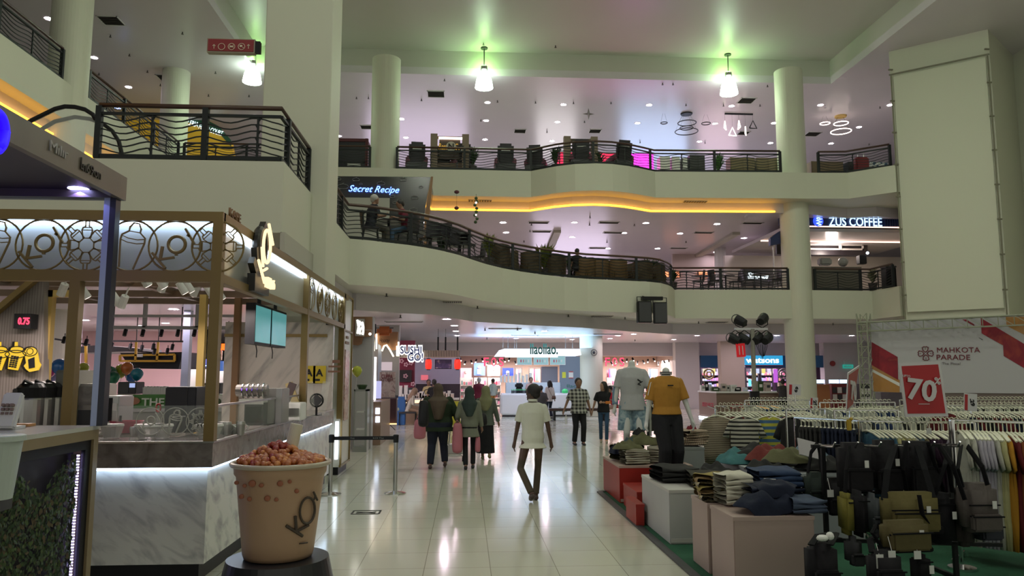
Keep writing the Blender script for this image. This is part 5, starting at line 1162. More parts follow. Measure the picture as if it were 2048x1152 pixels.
text('llao',.22,MATS['deep_green'],ly,P(1144,772,y=yk2+1.37),width=.45,depth=.02);text('llaollao',.28,MATS['deep_green'],ly,P(1117,819,y=yk2-.02),width=.75,depth=.02)
MB().ball(P(1130,783,y=yk2+.3),.12,8,5,(1.2,1,1)).build('leaf_emblem',mat('bright_leaf_green',(.05,.5,.15),.5),ly)
l=bpy.data.lights.new('canopy_lamp','AREA');l.energy=60;l.color=(.62,.78,1);l.shape='RECTANGLE';l.size=4;l.size_y=.6;lo=bpy.data.objects.new('canopy_lamp',l);COL.objects.link(lo);lo.parent=ly;lo.location=(-.2,-.4,cz0_-.05)
l=bpy.data.lights.new('canopy_uplight','AREA');l.energy=170;l.color=(.4,.68,1);l.shape='RECTANGLE';l.size=5;l.size_y=2.4;lo=bpy.data.objects.new('canopy_uplight',l);COL.objects.link(lo);lo.parent=ly;lo.location=(-.2,.5,cz1_+.05);lo.rotation_euler=(math.pi,0,0)
for i in range(11):
 q=P(1024+i*3.0,786,y=yk2+.3);t=thing('sauce_bottle','green topped bottle in the row on the yoghurt counter','bottle',(q.x,q.y,a.z),0,'green topped bottles on the yoghurt counter');MB().lathe([(.025,0),(.028,.1),(.012,.13)],(q.x,q.y,a.z),8).build('bottle',BLACK,t);MB().lathe([(.02,.13),(.008,.18)],(q.x,q.y,a.z),8).build('cap',MATS['bright_leaf_green'],t)
for i in range(9):
 q=P(1002+i*7.4,768,y=yk2+1.5);zz=zpx(765,yk2+1.4);t=thing('cup_stack','tall stack of white paper cups on the yoghurt kiosk back counter','cups',(q.x,q.y,zz),0,'white cup stacks in the yoghurt kiosk')
 MB().lathe([(.05,0),(.06,.28+.06*(i%3))],(q.x,q.y,zz),10).build('cups',WHITE,t);MB().lathe([(.063,.28+.06*(i%3)),(.06,.3+.06*(i%3))],(q.x,q.y,zz),10).build('rim',LB,t)
q=P(1039,775,y=yk2+.2);t=thing('round_machine','black dispenser machine on the yoghurt counter','machine',(q.x,q.y,a.z));MB().rbox((q.x,q.y+.3,a.z+.32),.34,.3,.22,bev=.05).build('hood',BLACK,t);MB().rbox((q.x,q.y+.3,a.z+.12),.26,.2,.22).build('body',DARK,t)
# --- bench
q0_,q1_=P(1098,825,y=29.5),P(1215,825,y=29.5)
t=thing('bench','long dark bench in front of the frozen yoghurt kiosk','bench',((q0_.x+q1_.x)/2,29.5,0));MB().rbox(((q0_.x+q1_.x)/2,29.5,.42),q1_.x-q0_.x,.45,.1,bev=.02).build('seat',mat('dark_brown_wood',(.06,.03,.025),.5),t)
for x in(q0_.x+.2,(q0_.x+q1_.x)/2,q1_.x-.2):MB().box(x-.04,x+.04,29.3,29.7,0,.37).build('leg',IRON,t)
MB().box(q0_.x,q1_.x,29.45,29.5,.12,.15).build('foot_rail',STEEL,t)
q0_,q1_=P(1215,825,y=29.5),P(1300,825,y=29.5)
t=thing('bench','second dark bench behind the white shirt mannequin','bench',((q0_.x+q1_.x)/2+.3,29.5,0));MB().rbox(((q0_.x+q1_.x)/2+.3,29.5,.42),q1_.x-q0_.x-.5,.45,.1,bev=.02).build('seat',MATS['dark_brown_wood'],t)
for x in(q0_.x+.7,q1_.x-.2):MB().box(x-.04,x+.04,29.3,29.7,0,.37).build('leg',IRON,t)
# round sensor on the pillar
q=P(1188,705,y=cD.y-.12);tag(MB().ring(q,.13,.012,20).ball(q,.06,8,6).build('sprinkler_cover',DARK,at=q),'round dark device on the grey round ground floor pillar','device')
# --- sushi kiosk
ys=27.5
su=thing('sushi_kiosk','sushi kiosk with slatted fascia, dark red wall and rounded blue white lettering','kiosk',(P(855,800,y=ys).x,ys,0))
x0,x1=P(795,700,y=ys).x,P(919,700,y=ys).x;z0,z1=zpx(714,ys),zpx(701,ys)
MB().box(x0,x1,ys+.05,ys+.1,z0,z1).build('fascia_back',mat('dark_gap',(.03,.025,.03),.5),su)
m=MB();
for i in range(38):x=x0+(x1-x0)*(i+.5)/38;m.box(x-.016,x+.016,ys-.02,ys+.05,z0,z1)
m.box(x0,x1,ys-.03,ys+.06,z0-.03,z0).build('slats',mat('pale_slat_wood',(.42,.34,.26),.5),su)
for px in(876,891,915):q=P(px,701,y=ys+.2);MB().tube([(q.x,q.y,z1),(q.x,q.y,zpx(674,ys))],.03,5).tube([(q.x,q.y,zpx(674,ys)),(q.x,q.y,C1)],.008,4).build('hanger_rod',BLACK,su)
NB=mat('navy_ink',(.02,.04,.2),.5)
SW=glow('lit_white_letters',(1,1,1),1.7)
for s,px,py,w in(('SUSHI',822,700,42),('GO!',831,714,30)):
 c=P(px,py,y=ys-.25);ww=P(px+w/2,py,y=ys).x-P(px-w/2,py,y=ys).x
 text(s,.42 if s=='SUSHI' else .46,SW,su,c,width=ww*1.08,bold=.035,depth=.08);text(s,.36 if s=='SUSHI' else .38,NB,su,c-Vector((0,.06,0)),width=ww,bold=.008,depth=.02)
fr(797,829,681,775,ys+1.4,.1,mat('plum_red_wall',(.22,.02,.06),.45),'red_wall',su)
fr(797,823,740,764,ys+1.3,.05,mat('tv_black',(.03,.025,.03),.3),'television',su)
fr(829,920,714,770,ys+3,.1,mat('lavender_wall',(.38,.36,.48),.5),'rear_wall',su)
fr(832,920,768,834,ys+1.6,.1,mat('plum_dark_panel',(.055,.04,.06),.5),'low_wall',su)
MB().box(x0,x1,ys+.2,ys+.9,.86,.92).build('counter_top',WHITE,su);MB().box(x0,x1,ys+.25,ys+.85,0,.86).build('counter',mat('wood_counter',(.28,.2,.14),.5),su)
fr(812,900,800,806,ys+.22,.02,glow('warm_shelf_light',(1,.7,.45),1.6),'shelf_light',su)
for i in range(5):
 c=P((803,812,822,811,826)[i],(722,729,726,752,768)[i],y=ys+1.28);m=MB()
 for k in range(5):m.ball(c+Vector((math.cos(k*1.257)*.06,0,math.sin(k*1.257)*.06)),.035,6,4,(1,.2,1))
 m.build('blossom',mat('blossom_pink',(.6,.35,.42),.5),su)
a,b=P(870,719,y=ys+.1),P(903,738,y=ys+.1)
fr(870,903,719,738,ys+.3,.06,BLACK,'screen_case',su);fr(871,902,720,737,ys+.28,.02,ramp_mat('night_screen','noise',[(.05,.04,.12),(.10,.07,.2),(.5,.4,.45)],9,.3,positions=[.3,.6,.75]),'screen',su)
fr(842,856,750,760,ys+2.9,.05,glow('pink_blossom_light',(1,.2,.25),.7),'wall_blossom',su)
for i,px in enumerate((857,915)):
 c=P(px,728.5,y=ys-.1);t=thing('paper_lantern','red paper lantern hanging from the sushi kiosk, '+('left of' if i==0 else 'right of')+' its screen','lantern',c)
 MB().lathe([(.06,-.18),(.11,-.15),(.12,0),(.11,.15),(.06,.18)],c,14).build('paper',glow('red_paper_glow',(1,.03,.015),1.2),t,smooth=True);MB().lathe([(.065,.18),(.065,.21)],c,12).lathe([(.065,-.21),(.065,-.18)],c,12).build('cap',BLACK,t);MB().tube([c+Vector((0,0,.2)),(c.x,c.y,z0)],.006,4).build('cord',BLACK,t)
rnd=random.Random(8)
for i in range(20):
 px=801+i*5.4;q=P(px,790,y=ys+.5);w,h=rnd.uniform(.1,.2),rnd.uniform(.08,.3)*(1.5 if i<5 else 1)
 t=thing('takeaway_box','pale takeaway box on the sushi kiosk counter','box',(q.x,q.y,.922),0,'boxes on the sushi counter');MB().rbox((q.x,q.y,.922+h/2),w,.2,h).build('box',rnd.choice((WHITE,MATS['cream_peach_wall'],SM[5])),t);MB().rbox((q.x,q.y,.922+h+.008),w+.01,.21,.015).build('lid',WHITE,t)
q=P(803,803,y=ys-.3);tag(MB().rbox((q.x,q.y,.45),.3,.3,.9,bev=.02).rbox((q.x,q.y,.95),.22,.22,.1).build('blue_bin',mat('blue_plastic',(.03,.12,.35),.5),at=(q.x,q.y,0)),'small blue bin at the left end of the sushi counter','bin')
q0_,q1_=P(893,803,y=ys-.5),P(921,826,y=ys-.5);tag(MB().box(q0_.x,q1_.x,ys-.5,ys-.3,0,q0_.z).build('yellow_panel',mat('lime_panel',(.42,.42,.03),.5),at=(q0_.x,ys-.5,0)),'lime yellow panel between the walking women, before the sushi counter','panel')
# --- dessert kiosk row left of the sushi kiosk
DB=mat('caramel_panel',(.27,.14,.075),.5);GW=mat('cool_grey_wall',(.40,.39,.41),.5)
yd=18.6
dk=thing('dessert_kiosk','dessert kiosk with caramel drip panels and a grey wall behind the tea kiosk tower','kiosk',(P(745,800,y=yd).x,yd,0))
a,b=P(690,700,y=yd),P(745,700,y=yd+.3)
MB().box(a.x,P(744,700,y=yd).x,yd+.1,yd+.5,0,zpx(634,yd)).build('grey_wall',GW,dk)
MB().extr([P(700,634,y=yd+.05),P(745,634,y=yd+.05),P(745,670,y=yd+.05),P(738,674,y=yd+.05),P(727,674,y=yd+.05),P(724,688,y=yd+.05),P(716,691,y=yd+.05),P(700,689,y=yd+.05)][::-1],(0,-.06,0)).build('drip_panel',DB,dk)
# glowing side letters
m=MB()
for i,px in enumerate((714.5,719,724)):
 a,b=P(px,640+i*2,y=yd-.25),P(px+(1 if i else 0),667+i,y=yd-.25);m.tube([a,(a+b)/2+Vector((.03*(-1)**i,0,0)),b],.02,6)
m.tube([P(719,646,y=yd-.25),P(725,652,y=yd-.25),P(720,660,y=yd-.25)],.015,6).build('lit_letters',glow('cream_sign_light',(1,.95,.85),5),dk)
MB().rbox(P(720,655,y=yd-.18),.22,.06,.42).build('sign_back',STEEL,dk)
MB().ball(P(740,668,y=yd-.3),.035,8,6).build('bulb',LITW,dk);MB().tube([P(727,660,y=yd-.3),P(743,660,y=yd-.3),P(743,667,y=yd-.3)],.008,4).build('lamp_arm',STEEL,dk)
q0_,q1_=P(708,779,y=17.9),P(733,893,y=17.9)
t=thing('glass_case','tall glass and steel display case beyond the tea kiosk tower','display case',((q0_.x+q1_.x)/2,18.1,0));x0,x1,zt1=q0_.x,q1_.x,q0_.z
MB().box(x0,x1,17.9,18.3,0,.12).box(x0,x1,17.9,18.3,zt1-.04,zt1).box(x0,x0+.03,17.9,17.93,.12,zt1).box(x1-.05,x1,17.9,18.3,.12,zt1).build('frame',mat('case_steel',(.3,.33,.31),.3,.6),t);MB().box(x0+.03,x1-.05,17.91,17.92,.12,zt1-.04).build('glass',GA,t);MB().box(x0+.06,x1-.08,18.0,18.25,.5,.53).box(x0+.06,x1-.08,18.0,18.25,.9,.93).build('inner_shelf',WHITE,t)
MB().lathe([(.08,zt1),(.13,zt1+.1),(.12,zt1+.11)],((x0+x1)/2,18.1,0),14,cap=False).build('bowl',LEAFD,t)
def balloon(px,py,y,r,c,lab,cord=0):
 q=P(px,py,y=y);t=thing('balloon',lab,'balloon',q);m=mat('balloon_'+c[0],c[1],.12,spec=.8)
 MB().lathe([(.004,-r*1.22),(r*.3,-r*1.08),(r*.72,-r*.7),(r*.97,-r*.15),(r*.98,r*.25),(r*.75,r*.72),(r*.35,r*.96),(.001,r*1.03)],q,18,cap=False).build('skin',m,t,smooth=True);MB().tube([q-Vector((0,0,r*1.2)),q-Vector((.02,0,r*1.2+(cord or .3)))],.004,3).build('stick',WHITE,t)
 MB().lathe([(.012,-r*1.27),(.004,-r*1.2)],q,6).build('knot',m,t)
LIME,BLU,GRN,ORG,MAG,LIL,YLW=('lime',(.38,.42,.02)),('blue',(.01,.13,.45)),('green',(.01,.18,.09)),('orange',(.55,.15,.03)),('magenta',(.5,.03,.25)),('lilac',(.32,.28,.55)),('yellow',(.6,.45,.05))
balloon(714,742,18.0,.12,LIME,'lime yellow balloon above the glass case beyond the tea kiosk')
yb=15.5
for px,py,r,c,lab in((98,741,.13,MAG,'magenta balloon leftmost in the tea kiosk'),(119,733,.15,BLU,'large blue balloon beside the magenta one'),(103,752,.14,LIL,'lilac balloon under the magenta one'),(148,737,.11,YLW,'yellow balloon left of the blue lit post'),(167,736,.11,LIME,'lime balloon right behind the blue lit post, left cluster'),(151,750,.11,BLU,'blue balloon lowest in the left cluster'),(178,752,.12,LIL,'lilac balloon touching the blue lit post'),
      (220,746,.14,GRN,'dark green balloon right of the blue lit post'),(226,755,.13,GRN,'second green balloon, lower of the two'),(210,741,.11,LIL,'pale lilac balloon touching the post from the right'),(243,741,.13,LIME,'lime balloon in the middle cluster'),(254,736,.12,ORG,'orange balloon behind the lime one'),(264,752,.13,BLU,'blue balloon at the right of the middle cluster'),(274,748,.12,('teal',(.01,.2,.3)),'teal balloon rightmost of the middle cluster'),
      (463,752,.13,('red',(.5,.02,.03)),'red balloon seen behind the corner post of the tea kiosk'),(467,740,.12,BLU,'blue balloon seen behind the corner post of the tea kiosk')):
 balloon(px,py,yb+(px%7)*.12,r,c,lab,.5)
# caramel second kiosk
yc2=22.0
ck=thing('snack_kiosk','snack kiosk with a caramel drip fascia, lit tubes and a posters counter','kiosk',(P(770,800,y=yc2).x,yc2,0))
fr(741,797,650,790,yc2+.5,.2,GW,'back_wall',ck)
MB().extr([P(*p,y=yc2)for p in((741,664),(797,664),(795,700),(786,701),(780,697),(776,690),(772,690),(768,696),(764,703),(763,692),(757,688),(756,680))][::-1],(0,-.08,0)).build('drip_fascia',DB,ck)
m=MB().tube([P(764,702,y=yc2-.12),P(768,692,y=yc2-.12),P(773,690,y=yc2-.12),P(780,700,y=yc2-.12),P(787,713,y=yc2-.12)],.02,6)
for px,y0_,y1_ in((745,671,680),(748,668,702),(753,668,698),(794,692,712),(797,684,712)):m.tube([P(px,y0_,y=yc2-.15),P(px,y1_,y=yc2-.15)],.02,6)
m.build('light_tubes',glow('warm_tube_light',(1,.85,.6),7),ck)
text('Hooray',.18,BLACK,ck,P(769,682,y=yc2-.14),width=.30,shear=.3)
MB().rbox(P(769,662,y=yc2-.35),.42,.25,.26,bev=.07).build('drumstick_sign',mat('burnt_orange',(.42,.10,.02),.5),ck);MB().tube([P(751,648,y=yc2-.35),P(751,668,y=yc2-.35)],.02,5).tube([P(752,656,y=yc2-.35),P(787,656,y=yc2-.35)],.012,5).build('sign_bar',BLACK,ck)
fr(757,761,672,790,yc2-.05,.1,mat('pale_blue_post',(.45,.52,.66),.4),'post',ck)
fr(762,784,724,741,yc2+.3,.03,glow('pale_pink_menu',(1,.8,.85),.55),'menu_card',ck)
p_=fr(759,790,744,795,yc2-.3,.03,ramp_mat('ice_cream_poster_art','noise',[(.38,.25,.24),(.5,.4,.38),(.12,.04,.04)],4,.5,distort=1.5,positions=[.35,.5,.72]),'poster',ck)
text('CUPPA',.16,mat('maroon_ink',(.16,.02,.03),.5),ck,P(774,753,y=yc2-.33),width=.32,depth=.01,bold=.004);text('ICE CREAM',.11,MATS['maroon_ink'],ck,P(774,760,y=yc2-.33),width=.34,depth=.01)
fr(744,751,714,800,yc2-1.2,.05,glow('lightbox_white',(.85,.87,1),.8),'lightbox',ck);fr(751,762,762,797,yc2-.9,.03,glow('lilac_screen',(.6,.6,1),.8),'small_screen',ck)
q0_,q1_=P(734,803,y=19.6),P(762,880,y=20.3)
MB().box(P(738,803,y=19.6).x,P(762,803,y=19.6).x,19.6,22,0,zpx(803,19.6)).build('counter',mat('caramel_counter',(.25,.16,.11),.4),ck)
MB().box(P(733,803,y=19.5).x,P(738,803,y=19.5).x,19.5,20,0,zpx(803,19.6)).build('dark_end',DARK,ck)
for py in(822,839):fr(751,759,py-6,py+6,19.56,.03,glow('blue_white_logo',(.7,.8,1),3),'lit_logo',ck)
fr(763,792,797,848,22.4,.4,mat('deep_plum_panel',(.05,.02,.035),.5),'dark_panel',ck);fr(762,793,847,849,22.3,.05,glow('warm_floor_strip',(1,.6,.2),3),'floor_light',ck)
q=P(772,860,z=0);q=P(772,861,z=0);t=thing('tripod','small black tripod standing in the aisle before the snack kiosk','tripod',(q.x,q.y,0))
MB().tube([(q.x,q.y,.2),(q.x,q.y,.42)],.015,6).build('column',BLACK,t)
for k in range(3):a_=k*2.094+.5;MB().tube([(q.x,q.y,.3),(q.x+.32*math.cos(a_),q.y+.32*math.sin(a_),0)],.012,5).build('leg',BLACK,t)
# --- things seen through the tea kiosk
ht=thing('hanging_canopy','black hanging canopy with a bright yellow frame seen through the tea kiosk','canopy',(P(300,720,y=22).x,22,0))
a,b=P(262,706,y=22),P(362,737,y=22)
MB().extr([P(240,706,y=22),P(366,704,y=22),P(357,738,y=22),P(262,737,y=22)],(0,2,0)).build('canopy',BLACK,ht)
MB().extr([P(150,694,y=22.5),P(200,690,y=22.5),P(282,697,y=22.5),P(282,702,y=22.5),P(150,706,y=22.5)],(0,1.5,0)).build('camouflage_roof',DARK,ht)
m=MB()
for(x0,y0_),(x1,y1_)in(((240,711),(349,709)),((240,722),(349,722)),((349,709),(349,722)),((273,682),(271,722)),((317,682),(314,722)),((240,711),(240,722))):m.bar(P(x0,y0_,y=21.9),P(x1,y1_,y=21.9),.055)
m.bar(P(172,690,y=21.9),P(172,760,y=21.9),.06).build('yellow_frame',mat('signal_yellow',(.55,.33,.03),.4),ht)
for px in(273,317):q=P(px,682,y=21.9);MB().tube([(q.x,q.y,q.z),(q.x,q.y,C1)],.015,4).build('hanger_rod',BLACK,ht)
fr(274,284,708,714,21.8,.06,WHITE,'white_lamp_pair',ht)
q0_=P(370,700,y=20)
t=thing('steel_post','pale blue square post seen through the tea kiosk','post',(q0_.x,20,0));MB().box(P(364,700,y=20).x,P(378,700,y=20).x,20,20.2,.05,C1).build('shaft',MATS['pale_blue_post'],t);MB().box(P(361,700,y=20).x,P(381,700,y=20).x,19.95,20.25,0,.05).build('base_plate',STEEL,t)
gb=thing('green_banner','green banner with white letters on the counter behind the tea kiosk','banner',(P(330,805,y=14.6).x,14.6,0))
fr(234,452,789,817,14.6,.05,mat('banner_green',(.06,.20,.045),.5),'banner',gb);fr(234,460,817,823,14.55,.1,GW,'ledge',gb);MB().box(P(234,800,y=14.7).x,P(460,800,y=14.7).x,14.66,15.1,0,zpx(789,14.6)).build('counter',mat('grey_counter',(.25,.24,.23),.5),gb)
text('THE WHEEL',.2,mat('banner_letter',(.6,.65,.6),.5),gb,P(350,804,y=14.57),width=P(416,804,y=14.6).x-P(283,804,y=14.6).x,depth=.01,bold=.004)
MB().ball(P(268,802,y=14.56),.1,10,6,(1.1,.1,.7)).ball(P(250,804,y=14.56),.05,8,5,(1,.2,1)).build('printed_food',mat('food_brown',(.35,.16,.10),.6),gb)
fr(424,452,790,816,14.58,.02,WHITE,'white_card',gb);MB().ball(P(436,803,y=14.57),.06,8,5,(1,.2,1)).build('card_emblem',LEAFD,gb)
for i in range(14):
 px=289+i*3.4;q=P(px,780,y=15);zz=zpx(789,14.6);t=thing('paper_cup_stack','white stack of paper cups above the green banner','cups',(q.x,q.y,zz),0,'cup stacks above the green banner');MB().lathe([(.03,0),(.036,.13+.02*(i%2))],(q.x,q.y,zz),8).build('cups',WHITE,t);MB().lathe([(.038,.13+.02*(i%2)),(.036,.14+.02*(i%2))],(q.x,q.y,zz),8).build('rim',STEEL,t)
t,a,b=boxy('oven','dark oven cabinet between the balloons and the pink wall','oven',236,271,764,789,15.2,.4,DARK,(('glass_door',.1,.6,.1,.9,MATS['tv_black']),('display',.65,.95,.55,.9,glow('small_blue_display',(.5,.6,1),.8))),z0=zpx(789,14.6))
t,a,b=boxy('shelf_rack','grey wire rack with trays right of the black machine, far counter','rack',407,440,766,782,15.2,.4,mat('dark_wire',(.05,.05,.06),.5),(('opening',.08,.45,.15,.85,GW),('opening',.55,.92,.15,.85,GW)),z0=zpx(789,14.6))
# track lamps
tr=thing('lighting_track','dark lighting track with small lamps in front of the pink wall','light track',(P(280,690,y=19).x,19,C1-.3));MB().bar(P(200,682,y=19),P(366,683,y=19),.04).bar(P(110,678,y=19),P(180,690,y=19),.04).build('track',DARK,tr)
for px in(225,362):q=P(px,682,y=19);MB().tube([q,(q.x,q.y,C1)],.015,4).build('hanger_rod',BLACK,tr)
tp=thing('track_lamp','x','spotlight');MB().tube([(0,0,0),(0,-.06,-.13)],.04,8).build('barrel',BLACK,tp);MB().tube([(0,0,0),(0,0,.08)],.01,4).build('stem',BLACK,tp)
for px,py,y in[(225,686,19),(262,688,19),(285,691,19),(308,688,19),(310,698,19),(336,697,19),(346,689,19),(252,659,16),(287,660,16),(324,660,16),(357,660,16),(390,660,16),(418,660,16),(130,674,17),(160,677,17),(174,679,17),(427,678,21)]:
 q=P(px,py,y=y);dup(tp,q,0,'black track lamp seen through the tea kiosk, '+{19:'lower row',16:'upper row',17:'slanting row',21:'near orange letters'}[y],'black track lamps %s'%{19:'before the pink wall',16:'on the upper row',17:'in the slanting row',21:'near the orange letters'}[y])
for c in list(tp.children):bpy.data.objects.remove(c)
bpy.data.objects.remove(tp)
tk=thing('ceiling_rail','long grey rail carrying black lamps under the ground floor ceiling','light track',(P(300,655,y=16).x,16,C1));a,b=P(212,655,y=16),P(470,656,y=16);MB().bar(a,b,.07).bar(P(212,632,y=14.5),P(470,632,y=14.5),.05).build('rail',GW,tk)
for px in(289,394):q=P(px,655,y=16);MB().bar(q,(q.x,q.y,C1),.07).build('hanger',GW,tk)
t=thing('salon_sign','blue glowing salon letters seen through the tea kiosk','sign',P(393,727,y=26));fr(356,440,718,736,26.05,.05,mat('night_blue',(.02,.03,.14),.5),'board',t);text('CUT SALON',.24,glow('salon_blue_white',(.35,.55,1),6),t,P(398,727,y=26),width=P(436,727,y=26).x-P(360,727,y=26).x,bold=.006)
t=thing('donut_shop_sign','orange rounded letters over a pale donut panel seen behind the kiosk post','sign',P(455,694,y=24));text('DUNKIN',.24,glow('orange_letters',(1,.12,.01),2.4),t,P(456,694,y=24),width=P(490,694,y=24).x-P(422,694,y=24).x,bold=.02,depth=.05)
fr(426,443,701,720,24.05,.05,mat('donut_beige',(.42,.32,.26),.5),'panel',t);MB().ring(P(435,709,y=24),.08,.035,16).build('donut_emblem',mat('donut_brown',(.2,.12,.08),.5),t);q=P(455,705,y=24.1);MB().bar((q.x-.8,24.1,q.z+.35),(q.x+.8,24.1,q.z+.35),.03).tube([(q.x,24.1,q.z+.35),(q.x,24.1,C1)],.015,4).build('hanger_rod',BLACK,t)
fr(425,445,722,742,24.3,.1,glow('blue_wall_light',(.08,.25,.8),.5),'blue_panel',t)
fr(380,466,738,860,27,.3,mat('pale_mint_wall',(.42,.44,.42),.5),'pale_back_wall',t)
l=bpy.data.lights.new('pink_wall_fill','AREA');l.energy=700;l.color=(1,.82,.86);l.shape='RECTANGLE';l.size=7;l.size_y=1;lo=bpy.data.objects.new('rear_fill',l);COL.objects.link(lo);lo.parent=tk;lo.location=(-2.5,8.5,-.1)  # area light added away from the rail to brighten the pink wall
# --- health shop (blue)
wt=thing('health_shop','health and beauty shop with blue fascia and glowing white lettering','shop',(P(1530,760,y=39).x,39.2,0))
BF=mat('deep_blue_fascia',(.015,.11,.27),.45)
for x0,x1 in((1401,1443),(1490,1574),(1630,1651)):
 fr(x0,x1,711,735,38.9,.2,BF,'fascia',wt)
fr(1490,1566,711,730,38.8,.1,glow('cyan_lightbox',(.03,.42,.80),.85),'lit_panel',wt);fr(1490,1566,730,732,38.8,.08,mat('dark_red_line',(.25,.02,.08),.5),'red_line',wt)
text('watsons',.42,glow('sign_white',(.9,1,1),3.2),wt,P(1525,721,y=38.7),width=P(1557,721,y=38.7).x-P(1491,721,y=38.7).x,bold=.012)
MB().box(P(1401,760,y=43).x,P(1655,760,y=43).x,43,43.1,0,3).build('back_wall',mat('plum_shop_wall',(.10,.05,.10),.6),wt)
for px in(1422,1530):
 l=bpy.data.lights.new('shop_lamp','AREA');l.energy=130;l.color=(.95,.72,.9);l.size=1.4;lo=bpy.data.objects.new('shop_lamp',l);COL.objects.link(lo);lo.parent=wt;lo.location=(P(px,760,y=41).x-WM[wt.name].translation.x,1.7,2.5)
rnd=random.Random(31)
for i,px in enumerate((1409,1418,1427,1437,1505,1515,1527,1538,1549)):
 q=P(px,742,y=40.5);t=MB().rbox(q,.19,.03,.26).build('hanging_sign',glow('sign_glow_%d'%(i%4),((.9,.85,.6),(.6,.7,1),(.9,.8,.2),(.8,.7,.9))[i%4],1.0),wt);MB().tube([q,(q.x,q.y,3.0)],.006,3).build('sign_cord',BLACK,wt)
for px,c in((1418,(.4,.3,.1)),(1567,(.2,.2,.18))):q=P(px,748,y=40);MB().ring(q,.27,.05,14).ring(q,.12,.04,10).build('rosette',mat('rosette_%d'%px,c,.4),wt)
fr(1547,1556,738,765,40.2,.05,glow('magenta_column',(.7,.15,.9),.8),'lit_column',wt)
SM2=[mat('pack_%s'%'abcdef'[i],c,.5,em=c,es=.35)for i,c in enumerate([(.7,.25,.45),(.35,.5,.75),(.7,.65,.7),(.6,.15,.2),(.4,.3,.6),(.7,.5,.3)])]
for x0,x1,lab in((1403,1440,'lit shelf of packets in the left bay of the blue fronted shop'),(1492,1518,'lit shelf of packets behind the lighting stand'),(1522,1546,'lit shelf of packets under the white blue shop letters'),(1556,1574,'lit shelf of packets beside the right round pillar')):
 shelfunit(lab,x0,x1,41.2,6,2.1,7,'packet shelves in the blue fronted shop',SM2,DARK)
fr(1497,1503,758,772,39.2,.05,glow('cyan_screen',(.2,.8,.95),1.2),'tall_screen',wt)
# brown service counter before it
cr=thing('service_counter','brown angled service counter with a white top before the blue fronted shop','counter',(P(1480,800,y=30).x,30,0));CB=mat('brown_counter',(.20,.13,.10),.5);ct=zpx(783,30)
xa,xb,xc=P(1401,800,y=31).x,P(1433,800,y=29.5).x,P(1610,800,y=29.5).x
MB().prism([(xa,31.2),(xb,29.5),(xc,29.5),(xc,30.3),(xb+.3,30.3),(xa+.3,31.8)],.06,ct-.06).build('body',CB,cr);MB().prism([(xa-.05,31.2),(xb-.03,29.42),(xc,29.42),(xc,30.35),(xb+.3,30.35),(xa+.3,31.9)],ct-.06,ct).build('top',WHITE,cr)
MB().prism([(xa-.04,31.16),(xb-.02,29.44),(xb,29.5),(xa,31.2)],.02,.06).build('floor_light',LEDW,cr)
text('SERVICE',.22,mat('red_letter',(.35,.02,.04),.5),cr,((xa+xb)/2,30.33,.56),rot=(math.pi/2,0,-math.atan2(1.7,xb-xa)),width=1.1,bold=.008);text('SERVICE',.22,MATS['red_letter'],cr,((xb+1.2),29.49,.52),width=1.3,bold=.006)
rnd=random.Random(9)
for i,px in enumerate((1406,1412,1419,1430,1446,1455,1466,1474,1490,1520,1535,1562,1592)):
 q=P(px,780,y=30.9 if px<1420 else 30);w,h=rnd.uniform(.12,.34),rnd.uniform(.12,.42)
 t=thing('counter_goods',('pale','dark','blue grey','green','beige','silver')[i%6]+' item on the brown service counter, number of places from its left end: %s'%('first','second','third','fourth','fifth','sixth','seventh','eighth','ninth','tenth','eleventh','twelfth','thirteenth')[i],'box',(q.x,q.y,ct),0,'goods on the service counter')
 MB().rbox((q.x,q.y,ct+h/2),w,.2,h,bev=.012).build('body',(WHITE,BLACK,LB,LEAFD,PEACH,STEEL)[i%6],t);MB().rbox((q.x,q.y-.11,ct+h*.55),w*.5,.01,h*.3).build('label',(STEEL,WHITE,WHITE,WHITE,DARK,BLACK)[i%6],t)
# right end kiosks: orange counter, shelves
t,a,b=boxy('orange_counter','orange brown counter block right of the round pillar','counter',1633,1661,769,806,31,.8,mat('orange_brown',(.42,.16,.06),.5),(('kick_strip',0,1,0,.06,DARK),),z0=0)
t,a,b=boxy('red_shelf','dark shelf full of cups with a red base beside the orange counter','shelf',1663,1696,768,812,31.5,.5,mat('dark_red_base',(.20,.03,.03),.5),tuple(('opening',.04+.32*(k%3),.32+.32*(k%3),.50-.22*(k//3)+.22,.68-.22*(k//3)+.22,(DARK,WHITE)[k%2])for k in range(6)),z0=0)
t,a,b=boxy('low_shelf','low shelf with white packets behind the banner truss','shelf',1720,1745,768,812,30,.5,DARK,tuple(('packet',.05+.3*(k%3),.28+.3*(k%3),.45+.25*(k//3),.62+.25*(k//3),WHITE)for k in range(6)),z0=0)
for i,px in enumerate((1641,1668,1693)):
 q=P(px,763,y=33);t=thing('counter_screen','bright bluish counter screen right of the round pillar, '+('left','middle','right')[i],'screen',q);MB().rbox(q,(.36,.45,.6)[i],.05,.16).build('display',glow('screen_blue_white',(.55,.7,1),2.2),t);MB().rbox(q+Vector((0,.06,-.02)),.3,.05,.22).tube([q+Vector((0,.08,0)),(q.x,33.08,0)],.03,5).build('stand',DARK,t)
q=P(1696,733,y=38.7);t=thing('exit_sign','small teal green hanging sign on the white wall at right','sign',q);MB().rbox(q,.55,.06,.2).build('panel',glow('teal_green',(.03,.45,.35),.6),t);text('KELUAR',.12,WHITE,t,q-Vector((0,.035,0)),width=.4,depth=.01);MB().bar(q+Vector((-.2,0,.1)),q+Vector((-.2,0,.3)),.02).build('rod',STEEL,t)
